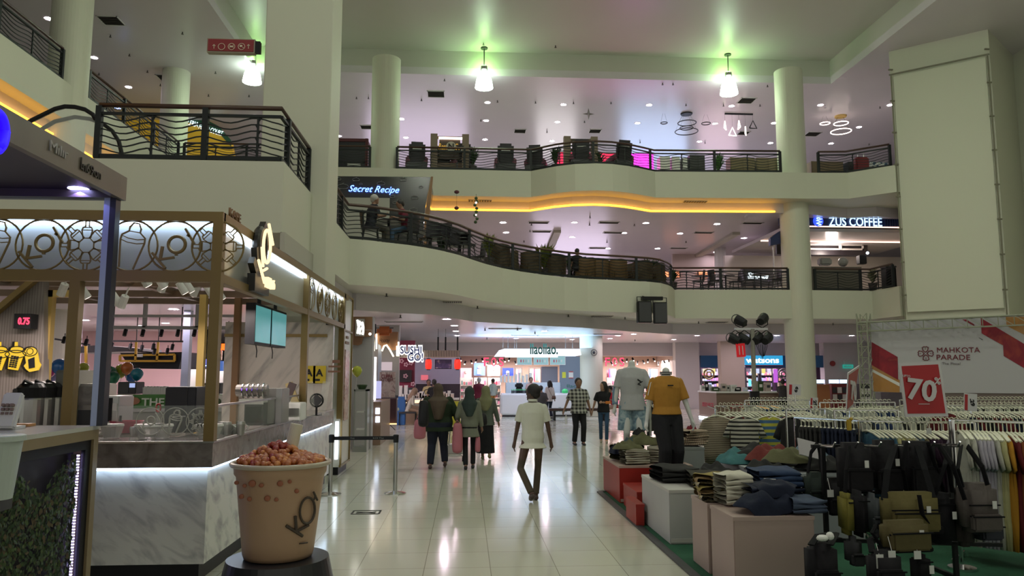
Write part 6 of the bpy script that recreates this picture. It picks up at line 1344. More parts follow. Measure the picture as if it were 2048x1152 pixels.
q=P(1665,727,y=38.75);tag(MB().lathe([(.001,0),(.14,0),(.14,.05),(.001,.05)],(0,0,0),20,cap=False).build('fire_bell',mat('fire_red',(.3,.02,.02),.4),None),'small round red fire bell on the white wall at right','bell');o=COL.objects[-1]
for o in[o for o in COL.objects if o.name.startswith('fire_bell')]:o.location=q;o.rotation_euler=(math.pi/2,0,0)
# ================================================================ people
def loft(m,secs,n=16):
 """upright body sections (x, y, z, rx, ry)"""
 vs=[(x+math.cos(2*math.pi*j/n)*rx,y+math.sin(2*math.pi*j/n)*ry,z)for x,y,z,rx,ry in secs for j in range(n)];k=len(secs)
 m.add(vs,[(i*n+j,i*n+(j+1)%n,(i+1)*n+(j+1)%n,(i+1)*n+j)[::(1 if secs[-1][2]>secs[0][2]else-1)]for i in range(k-1)for j in range(n)]+([tuple(range(n-1,-1,-1)),tuple((k-1)*n+j for j in range(n))]if secs[-1][2]>secs[0][2]else[tuple(range(n)),tuple((k-1)*n+j for j in range(n-1,-1,-1))]))
def cap(m,a,b,ra,rb,n=10):
 """limb segment with rounded ends"""
 a,b=Vector(a),Vector(b);m.tube([a,a.lerp(b,.5),b],[ra,(ra+rb)/2,rb],n);m.ball(a,ra,n,6);m.ball(b,rb,n,6)
def ik(a,b,l1,l2,hint):
 a,b=Vector(a),Vector(b);d=b-a;L=min(d.length,(l1+l2)*.999);u=d.normalized()
 x=(l1*l1-l2*l2+L*L)/(2*L);h=math.sqrt(max(0,l1*l1-x*x));w=Vector(hint);w=(w-u*w.dot(u)).normalized()
 return a+u*x+w*h,a+u*L
def fuse(mb,name,m,par,vox=.012,smooth=6):
 o=mb.build(name,m,par);r=o.modifiers.new('skin','REMESH');r.mode='VOXEL';r.voxel_size=vox;r.use_smooth_shade=True
 s=o.modifiers.new('relax','SMOOTH');s.iterations=smooth;s.factor=.5
 dg=bpy.context.evaluated_depsgraph_get();me=bpy.data.meshes.new_from_object(o.evaluated_get(dg));old=o.data;o.modifiers.clear();o.data=me;me.name=name;bpy.data.meshes.remove(old)
 if not me.materials:me.materials.append(m)
 return o
SK_D=mat('dark_brown_skin',(.085,.045,.03),.5);SK_M=mat('brown_skin',(.24,.13,.085),.5);SK_L=mat('light_brown_skin',(.38,.23,.16),.5)
HAIRM=mat('black_hair',(.012,.010,.010),.55);SHOE=mat('black_shoe',(.02,.02,.022),.5)
def person(label,loc,H_,rz,skin,top,bottom,wide=1.0,belly=0,hands=None,feet=None,knees=((0,1,0),(0,1,0)),sleeve=.5,hem=.80,head=(0,0),lean=0,hair='short',hijab=None,sit=None,
  shoes=None,leg_w=1,vox=.013,group=None,cat='person',nm='person',face=True,hands_detail=False,skirt=0,drape=0,collar=False):
 """one figure; local frame faces +Y. hands: two targets or None (hanging). sit: seat height. head: (turn, nod)"""
 k=H_/1.70;t=thing(nm,label,cat,loc,rz,group);M=WM[t.name];Wp=lambda p:M@(Vector(p)*k)
 hz=.90 if sit is None else sit/k+.10
 dz=hz-.90;ly_=math.tan(lean);yt=lambda z:(z-.90-dz)*ly_
 sh=[(-.168*(.6+.4*wide),yt(1.40+dz),1.355+dz),(.168*(.6+.4*wide),yt(1.40+dz),1.355+dz)]
 hp=[(-.09,0,hz-.02),(.09,0,hz-.02)]
 if feet is None:feet=((-.10,0,.07),(.10,0,.07))if sit is None else((-.12,.42,.07),(.12,.42,.07))
 if hands is None:hands=((-.30*wide**.3,.03,.80+dz),(.30*wide**.3,.03,.80+dz))
 KN=[ik(hp[i],feet[i],.42,.42,knees[i])for i in(0,1)]
 EL=[ik(sh[i],hands[i],.27,.25,(.35*(-1 if i==0 else 1),-1,-.3)if True else 0)for i in(0,1)]
 # skin
 b=MB();T=lambda*p:Wp(p)
 def S(v):return Wp(v)
 def seg(a,c,ra,rb):cap(b,S(a),S(c),ra*k,rb*k)
 mhead=nm=='mannequin'
 nk=(0,yt(1.42+dz),1.42+dz);hc=(0,yt(1.58+dz)+.02,1.56+dz)
 seg(nk,(0,yt(1.5+dz)+.005,1.50+dz)if not mhead else(0,0,1.49),.058,.052)
 tr=MB()
 def tors(mb,zs,grow=0):
  n=18;rows=[]
  for z,rx,ry,yo in zs:
   rows.append([Wp((math.cos(2*math.pi*j/n)*(rx+grow),yt(z+dz)+yo+math.sin(2*math.pi*j/n)*(ry+grow),z+dz))for j in range(n)])
  vs=[v for r in rows for v in r];q=len(rows)
  mb.add(vs,[(i*n+j,i*n+(j+1)%n,(i+1)*n+(j+1)%n,(i+1)*n+j)for i in range(q-1)for j in range(n)]+[tuple(range(n-1,-1,-1)),tuple((q-1)*n+j for j in range(n))])
 w=wide
 TS=[(.84,.13*w,.10*w,0),(.92,.15*w,.11*w,0),(1.03,.135*w,.095*w+belly*.5,belly*.5),(1.15,.15*w,.105*w+belly*.3,belly*.3),(1.28,.16*w,.11*w,0),(1.35,.145*w**.7,.09*w,0),(1.41,.12*w**.5,.07,0),(1.44,.06,.055,0)]
 tors(b,TS)
 for i in(0,1):
  el,hd=EL[i];seg(sh[i],el,.046*w**.5,.036*w**.3);seg(el,hd,.036*w**.3,.024)
  # hand
  d=(Vector(hd)-Vector(el)).normalized();sx=-1 if i==0 else 1;side=Vector((0,1,0))if abs(d.y)<.8 else Vector((0,0,1));side=(side-d*side.dot(d)).normalized();pn=d.cross(side)
  hd=Vector(hd);pal=hd+d*.07;seg(hd,pal,.026,.030)
  for f in range(4):
   o=side*((f-1.5)*.019);L=(.062,.074,.070,.055)[f];a0=pal+o;a1=a0+d*L*.55-pn*sx*.012*(1);a2=a1+d*L*.45-pn*sx*.022
   b.tube([S(a0),S(a1),S(a2)],[.0095*k,.009*k,.0075*k],6)
  th=hd+d*.03+side*.028;b.tube([S(th),S(th+d*.03+side*.022),S(th+d*.06+side*.018)],[.012*k,.011*k,.008*k],6)
 for i in(0,1):
  kn,ft=KN[i];seg(hp[i],kn,.075*w**.5,.052);seg(kn,ft,.052,.036);seg(ft,(ft[0],ft[1]+.13,.035+max(0,ft[2]-.07)),.038,.030)
 a,nod=head;Rm=Euler((nod,0,a)).to_matrix();HC=Vector(hc)
 def HP(x,y,z):return S(HC+Rm@Vector((x,y,z)))
 if not mhead:
  for c,r,s_ in(((0,0,.02),.099,(.86,1.06,1.10)),((0,.028,-.045),.065,(.9,1,1.1))):
   g=MB().ball((0,0,0),r,14,10,s_);b.add([HP(*(Vector(c)+v))for v in g.v],g.f)
  for c,r,s_ in(((0,.098,-.012),.016,(.8,1,1.3)),((.08,-.005,-.005),.022,(.4,.8,1.3)),((-.08,-.005,-.005),.022,(.4,.8,1.3)),((0,.085,-.055),.022,(1.2,.5,.4)),((0,.08,-.085),.025,(1,.7,.8))):
   g=MB().ball((0,0,0),r,8,6,s_);b.add([HP(*(Vector(c)+v))for v in g.v],g.f)
 fuse(b,'body',skin,t,vox,3)
 if face and not mhead:
  m=MB()
  for x in(-.032,.032):m.ball(HP(x,.083,.012),.010*k,8,6)
  m.build('eyes',BLACK,t);m=MB()
  for x in(-.034,.034):m.tube([HP(x-.018,.086,.03),HP(x,.091,.036),HP(x+.018,.084,.03)],.004*k,5)
  m.build('eyebrows',HAIRM,t);MB().tube([HP(-.022,.092,-.056),HP(0,.099,-.054),HP(.022,.092,-.056)],.005*k,5).build('mouth',mat('lip_tone',(.16,.06,.05),.5),t)
 # trousers or skirt
 m=MB()
 if skirt:
  tors(m,[(skirt,.20*w,.17*w,0),(.5,.18*w,.15*w,0),(.84,.165*w,.125*w,0),(1.0,.14*w,.10*w,0)])
  if sit is None:pass
 else:
  tors(m,[(.80,.15*w,.115*w,0),(.90,.162*w,.122*w,0),(1.0,.145*w,.105*w+belly*.4,belly*.4)])
  for i in(0,1):
   kn,ft=KN[i];cap(m,S(hp[i]),S(kn),.092*k*w**.6*leg_w,.066*k*leg_w*w**.3);e=Vector(ft)+(Vector(kn)-Vector(ft)).normalized()*.02;m.tube([S(kn),S(Vector(kn).lerp(e,.5)),S(e)],[.066*k*leg_w*w**.3,.064*k*leg_w*w**.2,.062*k*leg_w],12);
 if bottom:fuse(m,'skirt' if skirt else 'trousers',bottom,t,vox,5)
 # top
 m=MB();HS=[z for z in TS if z[0]>hem+.06]
 low=(hem,(.165+drape)*w,(.12+drape*.6)*w+belly*.4,belly*.4)
 tors(m,[low]+[(z,rx+.006,ry,yo)for z,rx,ry,yo in HS if z<1.43]+[(1.43,.075,.068,0)],.018)
 for i in(0,1):
  el,hd=EL[i];a=Vector(sh[i]);el=Vector(el);hd=Vector(hd)
  if sleeve<=.6:e=a.lerp(el,sleeve*1.5);cap(m,S(a),S(a.lerp(e,.5)),.054*k*w**.5,.056*k*w**.5);m.tube([S(a),S(a.lerp(e,.6)),S(e)],[.054*k*w**.5,.062*k*w**.5,.066*k*w**.4],12)
  else:cap(m,S(a),S(el),.056*k*w**.6,.052*k*w**.5);m.tube([S(el),S(el.lerp(hd,.5)),S(el.lerp(hd,.96))],[.054*k*w**.5,.050*k*w**.5,.046*k*w**.4],12)
 fuse(m,'shirt',top,t,vox,5)
 if collar:MB().lathe([(.068,0),(.062,.035),(.066,.036),(.074,.0)],(0,0,0),18,cap=False).build('c',top)
 if collar:
  o=[x for x in COL.objects if x.name=='c'][0];q=S((0,yt(1.43+dz)-.004,1.445+dz))
  for v in o.data.vertices:v.co=M.inverted()@(q+v.co*k)
  o.name='collar';o.data.materials.clear();o.data.materials.append(top);o.parent=t;WM[o.name]=M
 # shoes
 m=MB();
 for i in(0,1):
  kn,ft=KN[i];ft=Vector(ft);lift=max(0,ft.z-.07);ty=.16;dn=-.02-lift*.8
  m=MB();m.tube([S(ft+Vector((0,-.05,-.03))),S(ft+Vector((0,.05,-.03+dn*.3))),S(ft+Vector((0,ty-.02,-.028+dn*.9)))],[.040*k,.042*k,.036*k],10);m.ball(S(ft+Vector((0,ty-.02,-.03+dn*.9))),.036*k,8,6,(1,1,.8));m.ball(S(ft+Vector((0,-.05,-.03))),.040*k,8,6)
  if not mhead:fuse(m,'shoe',shoes or SHOE,t,.010,2)
 # hair or headscarf
 if hijab:
  m=MB();g=MB().ball((0,0,0),.122,18,12,(.88,1.0,1.10));m.add([HP(*(Vector((0,-.022,.012))+v))for v in g.v],g.f)
  n=18;L=hijab[1];rows=[((0,-.01,1.60),.10,.11),((0,-.03,1.50),.10,.11),((0,-.03,1.43),.125,.13),((0,-.035,1.36),.165*w**.5,.14*w**.8),((0,-.045,1.24),.135*w**.5,.15*w**.9),((0,-.055,L),.065*w**.5,.145*w)][::-1]
  vs=[]
  for(x,y,z),rx,ry in rows:
   for j in range(n):aa=2*math.pi*j/n;vs.append(S((x+math.cos(aa)*rx,y+yt(z+dz)+math.sin(aa)*ry,z+dz+(.05*max(0,math.sin(aa))if z==L else 0))))
  q=len(rows);m.add(vs,[(i*n+j,i*n+(j+1)%n,(i+1)*n+(j+1)%n,(i+1)*n+j)for i in range(q-1)for j in range(n)]+[tuple(range(n-1,-1,-1)),tuple((q-1)*n+j for j in range(n))])
  fuse(m,'headscarf',hijab[0],t,vox,5)
 elif hair and not mhead:
  m=MB();g=MB().ball((0,0,0),.108,16,12,(.90,1.02,1.0));m.add([HP(*(Vector((0,-.022,.042))+v))for v in g.v],g.f)
  if hair=='long':
   for x in(-.065,-.035,0,.035,.065):m.tube([HP(x,-.03,.04),HP(x*1.2,-.085,-.06),HP(x*1.35,-.075,-.20),HP(x*1.1,-.07,-.30)],[.05*k,.045*k,.042*k,.015*k],10)
   for x in(-.085,.085):m.tube([HP(x*.7,.02,.07),HP(x,.01,-.03),HP(x*1.1,.0,-.18)],[.035*k,.028*k,.012*k],8)
  else:m.ball(HP(0,-.06,-.015),.068*k,12,8)
  fuse(m,'hair',hair_m(hair),t,vox,3)
 return t
def hair_m(h):return mat('grey_hair',(.35,.34,.33),.7)if h=='grey' else HAIRM
def cloth(name,c,n=.18,sc=9):return mat(name,c,.8,noise=n,nscale=sc,bump=.3,bscale=14,spec=.25)
def gp(px,py):p=P(px,py,z=0);return(p.x,p.y,0)
CWHITE=cloth('white_shirt_cloth',(.62,.63,.54),.05);CBRN=cloth('brown_trouser_cloth',(.075,.06,.042));CGRN=cloth('dark_green_cloth',(.018,.030,.015));CDNM=cloth('navy_denim',(.018,.022,.038))
CBLK=cloth('black_cloth',(.014,.014,.017));CGRY=cloth('grey_green_cloth',(.17,.18,.14),.08);CTEAL=cloth('dark_teal_scarf',(.035,.052,.048));COLV=cloth('olive_scarf',(.20,.20,.11),.1);CBRS=cloth('brown_scarf',(.085,.062,.045),.12)
person('young man in a white short sleeved shirt and brown trousers walking away, head turned left',gp(1066,1002),1.655,0,SK_D,CWHITE,CBRN,wide=1.0,feet=((-.035,-.20,.13),(.05,.10,.07)),knees=((-.75,.6,0),(.2,1,0)),
 hands=((-.275,.05,.80),(.28,.03,.79)),sleeve=.52,hem=.765,head=(.95,0),leg_w=.80,vox=.008,drape=.035,shoes=mat('brown_loafer',(.05,.035,.03),.5),collar=True)
person('large person in a dark green loose top and brown headscarf walking away',gp(875,936),1.62,.05,SK_M,CGRN,CDNM,wide=1.9,belly=.02,feet=((-.15,-.12,.07),(.15,.05,.10)),hands=((-.42,.05,.82),(.40,.15,.95)),sleeve=.95,hem=.74,hijab=(CBRS,.98),head=(-.2,0),leg_w=1.1,drape=.03,shoes=mat('maroon_brown_shoe',(.06,.03,.028),.5))
person('person in a grey green blouse and dark teal headscarf walking in the middle',gp(938,938),1.56,0,SK_M,CGRY,CBLK,wide=1.12,feet=((-.07,-.1,.07),(.08,.1,.07)),hands=((-.24,.2,.95),(.26,.1,.85)),sleeve=.95,hem=.66,hijab=(CTEAL,1.08),drape=.02,leg_w=.85)
person('person in an olive headscarf and long black skirt walking at the right of the group',gp(971,918),1.55,-.1,SK_M,cloth('slate_green_cloth',(.10,.12,.10),.1),CBLK,wide=1.1,feet=((-.07,0,.07),(.10,-.14,.12)),sleeve=.95,hem=.78,hijab=(COLV,1.12),skirt=.14,drape=.02,shoes=mat('olive_sneaker',(.25,.24,.12),.5))
PLAID=None
def plaid():
 m=bpy.data.materials.new('black_white_plaid');m.use_nodes=True;nt=m.node_tree;b=nt.nodes['Principled BSDF'];b.inputs['Roughness'].default_value=.85
 tc=nt.nodes.new('ShaderNodeTexCoord');outs=[]
 for d in('X','Z'):
  w=nt.nodes.new('ShaderNodeTexWave');w.bands_direction=d;w.inputs['Scale'].default_value=3.4;w.wave_profile='SIN';nt.links.new(tc.outputs['Object'],w.inputs['Vector'])
  r=nt.nodes.new('ShaderNodeValToRGB');r.color_ramp.elements[0].position=.35;r.color_ramp.elements[1].position=.72;r.color_ramp.elements[0].color=(.02,.02,.022,1);r.color_ramp.elements[1].color=(.42,.42,.38,1);nt.links.new(w.outputs[0],r.inputs[0]);outs.append(r.outputs[0])
 mx=nt.nodes.new('ShaderNodeMix');mx.data_type='RGBA';mx.inputs[0].default_value=.5;nt.links.new(outs[0],mx.inputs[6]);nt.links.new(outs[1],mx.inputs[7]);nt.links.new(mx.outputs[2],b.inputs['Base Color']);return m
person('man in a black and white plaid shirt walking towards the camera beside the round pillar',gp(1158,890),1.70,math.pi+.1,SK_M,plaid(),CBLK,wide=1.22,belly=.06,feet=((-.10,.05,.07),(.11,-.04,.07)),hands=((-.30,.05,.84),(.42,.02,.80)),sleeve=.56,hem=.80,leg_w=1.05,drape=.01)
person('long haired person in a black tee and blue jeans walking beside the man in plaid',gp(1208,885),1.60,math.pi-.15,SK_L,CBLK,cloth('blue_denim',(.035,.075,.14),.2),wide=1.0,feet=((-.07,.1,.07),(.08,-.1,.07)),hands=((.05,.24,1.12),(.33,.0,.82)),sleeve=.5,hem=.84,hair='long',head=(-.9,0),shoes=mat('pale_shoe',(.35,.32,.26),.5),leg_w=.85)
q=P(1216,805,y=19.0);tag(MB().rbox(q,.16,.06,.07,bev=.02).build('orange_pouch',mat('orange_cloth',(.6,.2,.03),.6),at=q),'small orange pouch held against the black tee','pouch')
q=P(1132,838,y=18.3);t=thing('drink_bottle','clear drink bottle held low by the man in plaid','bottle',q);MB().lathe([(.03,-.12),(.033,.02),(.012,.07)],q,10).build('bottle',CLR,t);MB().lathe([(.014,.07),(.014,.09)],q,8).build('cap',WHITE,t)
# bags carried by the walking group
PKB=mat('pink_bag_plastic',(.42,.13,.17),.45,bump=.3,bscale=12)
def soft_bag(lab,px0,px1,py0,py1,y,m,th=.14,strap=None,name='shopping_bag',tilt=0):
 a,b=P(px0,py0,y=y),P(px1,py1,y=y);w,h=b.x-a.x,a.z-b.z;c=(a+b)/2;t=thing(name,lab,'bag',(c.x,y,b.z))
 g=MB();rows=[(0,.92,1),(.25,1.0,1.1),(.6,.95,.9),(.9,.80,.5),(1.0,.62,.25)];n=14
 vs=[Vector((c.x+tilt*z*w+math.copysign(abs(math.cos(2*math.pi*j/n))**.6,math.cos(2*math.pi*j/n))*w/2*sx,y+math.sin(2*math.pi*j/n)*th*sy/1.6,b.z+z*h))for z,sx,sy in rows for j in range(n)]
 g.add(vs,[(i*n+j,i*n+(j+1)%n,(i+1)*n+(j+1)%n,(i+1)*n+j)for i in range(4)for j in range(n)]+[tuple(range(n-1,-1,-1)),tuple(4*n+j for j in range(n))]).build('bag',m,t,smooth=True,sub=1)
 if strap:MB().tube([P(sx_,sy_,y=y+(.0))for sx_,sy_ in strap],.016,6,flat=.5).build('strap',m,t,smooth=True)
 return t
soft_bag('pink plastic shopping bag held at the left of the large person in green',827,852,838,879,14.1,PKB,strap=[(832,840),(838,828),(846,822)])
soft_bag('large black shoulder bag hanging at the left side of the person in green',836,858,800,855,13.75,BLACK,.18,[(838,808),(850,780),(866,776)],'shoulder_bag')
soft_bag('pink plastic bag hanging on the luggage trolley',904,926,845,908,14.5,PKB,.16,[(910,848),(914,840),(920,848)])
soft_bag('pink bag seen between the two women at right',950,961,872,905,14.6,PKB,.1,None)
soft_bag('black handbag under the arm of the person in the olive headscarf',956,976,826,852,15.2,BLACK,.14,[(958,830),(955,812),(958,797)],'shoulder_bag',tilt=-.1)
t=thing('luggage_trolley','small steel luggage trolley pushed between the two women','trolley',P(908,922,z=0));q=P(908,922,z=0)
MB().tube([(q.x-.13,q.y,.1),(q.x-.06,q.y-.15,.95),(q.x+.06,q.y-.15,.95),(q.x+.13,q.y,.1)],.014,6).tube([(q.x-.16,q.y-.1,.12),(q.x+.2,q.y-.1,.12),(q.x+.2,q.y+.3,.12),(q.x-.16,q.y+.3,.12),(q.x-.16,q.y-.1,.12)],.012,6).build('frame',STEEL,t)
MB().rbox((q.x+.02,q.y+.1,.24),.32,.34,.2,bev=.02).build('carton',PALE,t)
for x in(-.15,.18):
 for y in(-.08,.28):MB().tube([(q.x+x-.012,q.y+y,.045),(q.x+x+.012,q.y+y,.045)],.045,12).build('wheel',BLACK,t)
# seated customer at the sushi kiosk
st=P(815,850,z=0)
t=thing('stool_bench','small dark metal bench under the seated customer near the snack kiosk','bench',(st.x,st.y,0));MB().rbox((st.x,st.y,.44),.62,.4,.06,bev=.01).build('seat',DARK,t)
for x in(-.28,.28):
 for y in(-.16,.16):MB().bar((st.x+x,st.y+y,0),(st.x+x,st.y+y,.42),.03).build('leg',IRON,t)
person('seated customer in a pale cardigan and brown headscarf bent over a phone',(st.x,st.y,0),1.58,-math.pi/2+.2,SK_M,cloth('pale_patterned_cardigan',(.42,.40,.35),.4,30),cloth('beige_trousers',(.33,.23,.16)),wide=1.05,sit=.47,lean=.35,hands=((-.1,.42,1.0-.27),(.1,.42,1.0-.27)),sleeve=.95,hem=.80,hijab=(cloth('sand_scarf',(.26,.18,.13)),1.15),head=(0,-.5),feet=((-.1,.4,.07),(.1,.42,.07)))
soft_bag('pale mint backpack behind the seated customer',789,803,806,823,st.y,mat('mint_bag',(.28,.34,.29),.6),.25,[(792,808),(798,798),(803,800)],'backpack')
# far figures
person('kiosk worker in a pale top standing behind the yoghurt counter',(P(1062,800,y=yk2+1.15).x,yk2+1.15,0),1.66,math.pi,SK_M,cloth('rose_cloth',(.40,.26,.25)),CBLK,hair='short',vox=.02)
person('person with brown hair in a white blouse standing at the yoghurt counter',(P(1101,838,z=0).x,30.7,0),1.56,.5,SK_M,cloth('white_blouse',(.6,.57,.55),.05),CDNM,hair='long',sleeve=.95,hem=.75,vox=.02)
soft_bag('brown shoulder bag of the person in the white blouse',1103,1112,791,799,30.35,mat('brown_leather',(.10,.05,.03),.5),.1,[(1104,792),(1098,780),(1096,775)],'shoulder_bag')
person('man in a dark grey shirt sitting on the long bench, seen from behind',(P(1086,838,y=29.2).x,29.45,0),1.66,.3,SK_M,cloth('dark_grey_cloth',(.06,.062,.065)),CBLK,wide=1.2,sit=.47,lean=.2,hands=((-.15,.3,.8),(.15,.3,.8)),vox=.02,head=(0,-.4))
person('person in a red shirt sitting on the bench behind the white shirt mannequin',(P(1232,838,y=29.2).x,29.45,0),1.64,math.pi*.65,SK_L,cloth('red_cloth',(.42,.02,.035)),cloth('rosy_beige_trousers',(.42,.28,.24)),sit=.47,lean=.3,hands=((-.12,.35,.85),(.12,.35,.85)),vox=.02,head=(0,-.4))
person('worker with dark hair and yellow top behind the sushi counter',(P(857,800,y=28.7).x,28.7,0),1.60,math.pi,SK_M,cloth('mustard_white_cloth',(.5,.42,.22)),CBLK,vox=.02)
person('dark haired customer at the sushi counter mostly hidden by the brown headscarf',(P(868,800,y=26.6).x,26.6,0),1.62,0,SK_M,CBLK,CBLK,vox=.02)
person('shopper in a maroon top and pale cap at the pink lit clothes shelves',(P(958,800,y=31.5).x,31.5,0),1.66,0,SK_M,cloth('maroon_cloth',(.12,.015,.03)),CBLK,wide=1.15,hair='grey',sleeve=.95,vox=.02)
person('small shopper with dark hair and a pale green top left of the yoghurt kiosk',(P(986,800,y=37).x,37,0),1.58,.7,SK_M,cloth('pale_green_cloth',(.3,.38,.35)),cloth('ochre_cloth',(.35,.18,.05)),vox=.02,sleeve=.9)
person('person in dark clothes bending at the brown service counter',(P(1567,800,y=28.9).x,28.9,0),1.60,-.4,SK_M,cloth('charcoal_pattern',(.05,.045,.045),.5,30),CBLK,wide=1.15,lean=.35,vox=.02,hands=((-.1,.45,1.1),(.1,.45,1.1)))
a_=edge_pt(740,1.0);person('grey haired man in a dark shirt seated at the terrace railing under the black wall',(a_.x,a_.y,Z2),1.68,-math.pi/2+.5,SK_M,cloth('black_navy_cloth',(.018,.02,.028)),cloth('brown_grey_trousers',(.07,.065,.055)),wide=1.15,sit=.47,lean=.12,hair='grey',hands=((-.15,.35,.85),(.15,.35,.85)),vox=.016)
a_=edge_pt(812,.95);person('seated person in a maroon top and blue jeans at the terrace railing',(a_.x,a_.y,Z2),1.62,math.pi/2+.3,SK_M,cloth('maroon_cloth',(.12,.015,.03)),cloth('denim_mid',(.05,.09,.15)),wide=1.05,sit=.47,lean=.25,hands=((-.15,.35,.85),(.15,.35,.85)),vox=.016,head=(0,-.3))
a_=edge_pt(1155,1.0);person('dark seated figure behind the middle of the curved railing',(a_.x,a_.y,Z2),1.5,.3,SK_M,CBLK,CBLK,wide=1.1,sit=.36,lean=.05,vox=.02)
# ================================================================ fashion sale area
carpet=MB().prism([(2.10,2.0),(9.5,2.0),(9.5,13.2),(4.2,13.2),(2.10,11.6)],.001,.012);tag(carpet.build('sale_carpet',mat('green_carpet',(.012,.085,.042),.95,noise=.25,nscale=30,bump=.3,bscale=300),at=(2.1,2,0)),'green carpet under the clothing sale area','carpet')
tag(MB().prism([(2.02,1.9),(2.10,2.0),(2.10,11.6),(4.2,13.2),(4.15,13.28),(2.02,11.65)],.001,.02).build('carpet_edge',DARK,at=(2.02,2,0)),'black edge strip along the green carpet','edging')
def crate(lab,x0,x1,y0,y1,z1,m,trim=None,seam=None):
 t=thing('display_box',lab,'display box',((x0+x1)/2,(y0+y1)/2,.013));MB().rbox(((x0+x1)/2,(y0+y1)/2,.013+z1/2),x1-x0,y1-y0,z1,bev=.008).build('box',m,t)
 MB().box(x0-.004,x1+.004,y0-.004,y1+.004,z1-.018,z1+.014).build('top_edge',trim or m,t);MB().box(x0+.01,x1-.01,y0-.003,y0+.01,.03,.07).build('kick_line',trim or m,t);return t
RED=mat('scuffed_red_paint',(.30,.018,.012),.4,noise=.12,nscale=5);WH=mat('scuffed_white_box',(.42,.42,.42),.5,noise=.08,nscale=3);BG=mat('beige_pink_box',(.40,.30,.27),.5,noise=.05,nscale=3)
ef=P(1234,1002,z=0);crate('red display box holding striped folded clothes',2.16,3.2,10.6,11.85,.51,RED,mat('worn_cream_edge',(.4,.3,.26),.5))
crate('low red box on the carpet edge beside the white box',2.03,2.13,9.02,9.6,.25,RED);crate('red plinth under the yellow shirt mannequin',2.18,2.9,9.62,10.45,.3,RED)
crate('white display box with black folded trousers on top',2.17,3.1,8.05,9.3,.56,WH,mat('white_edge',(.5,.48,.46),.5))
crate('beige display box, far half behind the dark gap',2.2,2.86,6.86,7.35,.62,BG);crate('beige display box nearest the camera',2.2,2.88,6.2,6.78,.62,BG)
q=P(1352,900,y=11.2);crate('grey plinth holding the striped towels',P(1350,900,y=11.0).x,P(1409,900,y=11.0).x,11.0,11.7,P(1400,897,y=11.0).z,mat('grey_plinth',(.26,.28,.28),.5))
# folded garments
def folded_mesh(seed,w=.30,d=.26,h=.05):
 rnd=random.Random(seed);m=MB();n=10
 def fn(u,v):
  # profile around the fold (v: around the section, u: along width)
  a=2*math.pi*v;sx=math.copysign(abs(math.cos(a))**.35,math.cos(a));sz=math.copysign(abs(math.sin(a))**.6,math.sin(a))
  e=1-.10*abs(2*u-1)**4
  return Vector(((u-.5)*w,sx*d/2*e,h/2+sz*h/2*e+.008*math.sin(u*9+seed)*math.cos(a*2+seed)+(.010*math.sin(u*5+v*11+seed*2)if sz>0 else 0)))
 m.grid(fn,12,20)
 return m
FOLD={}
def folded(loc,rz,m,lab,group,w=.30,d=.26,h=.05,seed=0,tilt=0,name='folded_garment',cat='clothes'):
 key=(seed%4,w,d,h)
 if key not in FOLD:
  o=folded_mesh(seed%4,w,d,h).build(name,m,smooth=True);FOLD[key]=o.data;COL.objects.unlink(o);bpy.data.objects.remove(o)
 o=bpy.data.objects.new(name,FOLD[key]);COL.objects.link(o);o.location=loc;o.rotation_euler=(tilt,tilt*.5,rz)
 o.material_slots[0].link='OBJECT';o.material_slots[0].material=m;WM[o.name]=Matrix.Identity(4)
 return tag(o,lab,cat,group)
def heap(loc,rx,ry,h,m,lab,group=None,seed=1,name='rumpled_garment',lump=7,drop=0,rz=0):
 """a loosely thrown garment, lying on its surface, its hem hanging by drop over the -y side"""
 rnd=random.Random(seed);ph=[rnd.uniform(0,6.28)for _ in range(8)];mb=MB();rows=12;n=30
 vs=[]
 for i in range(rows+1):
  r=i/rows
  for j in range(n):
   a=2*math.pi*j/n;rad=1+.12*math.sin(2*a+ph[0])+.09*math.sin(5*a+ph[1])+.04*math.sin(9*a+ph[2])
   x,y=math.cos(a)*rx*r*rad,math.sin(a)*ry*r*rad
   z=h*max(0,1-r**3)*(.72+.28*math.sin(lump*x/rx+ph[3])*math.cos(lump*.7*y/ry+ph[4]))+.012*math.sin(22*x+9*y+ph[5])*(1-r)+.006
   if drop and y<-ry*.62:z-=drop*((-y/ry-.62)/.5);y=-ry*.62+(y+ry*.62)*.25
   vs.append((x,y,z))
 fs=[(i*n+j,(i+1)*n+j,(i+1)*n+(j+1)%n,i*n+(j+1)%n)for i in range(rows)for j in range(n)]
 mb.add(vs,fs);o=mb.build(name,m,smooth=True,solid=.006,sub=1);o.location=loc;o.rotation_euler=(0,0,rz);return tag(o,lab,'clothes',group)
def stripes(name,a,b,sc,d='Z',pos=.5,dist=.6):
 if name in MATS:return MATS[name]
 m=bpy.data.materials.new(name);m.use_nodes=True;nt=m.node_tree;bs=nt.nodes['Principled BSDF'];bs.inputs['Roughness'].default_value=.85
 tc=nt.nodes.new('ShaderNodeTexCoord');w=nt.nodes.new('ShaderNodeTexWave');w.bands_direction=d;w.inputs['Scale'].default_value=sc;w.inputs['Distortion'].default_value=dist;w.inputs['Detail'].default_value=1
 r=nt.nodes.new('ShaderNodeValToRGB');r.color_ramp.interpolation='CONSTANT';r.color_ramp.elements[0].color=(*a,1);r.color_ramp.elements[1].position=pos;r.color_ramp.elements[1].color=(*b,1)
 nt.links.new(tc.outputs['Object'],w.inputs['Vector']);nt.links.new(w.outputs[0],r.inputs[0]);nt.links.new(r.outputs[0],bs.inputs['Base Color']);MATS[name]=m;return m
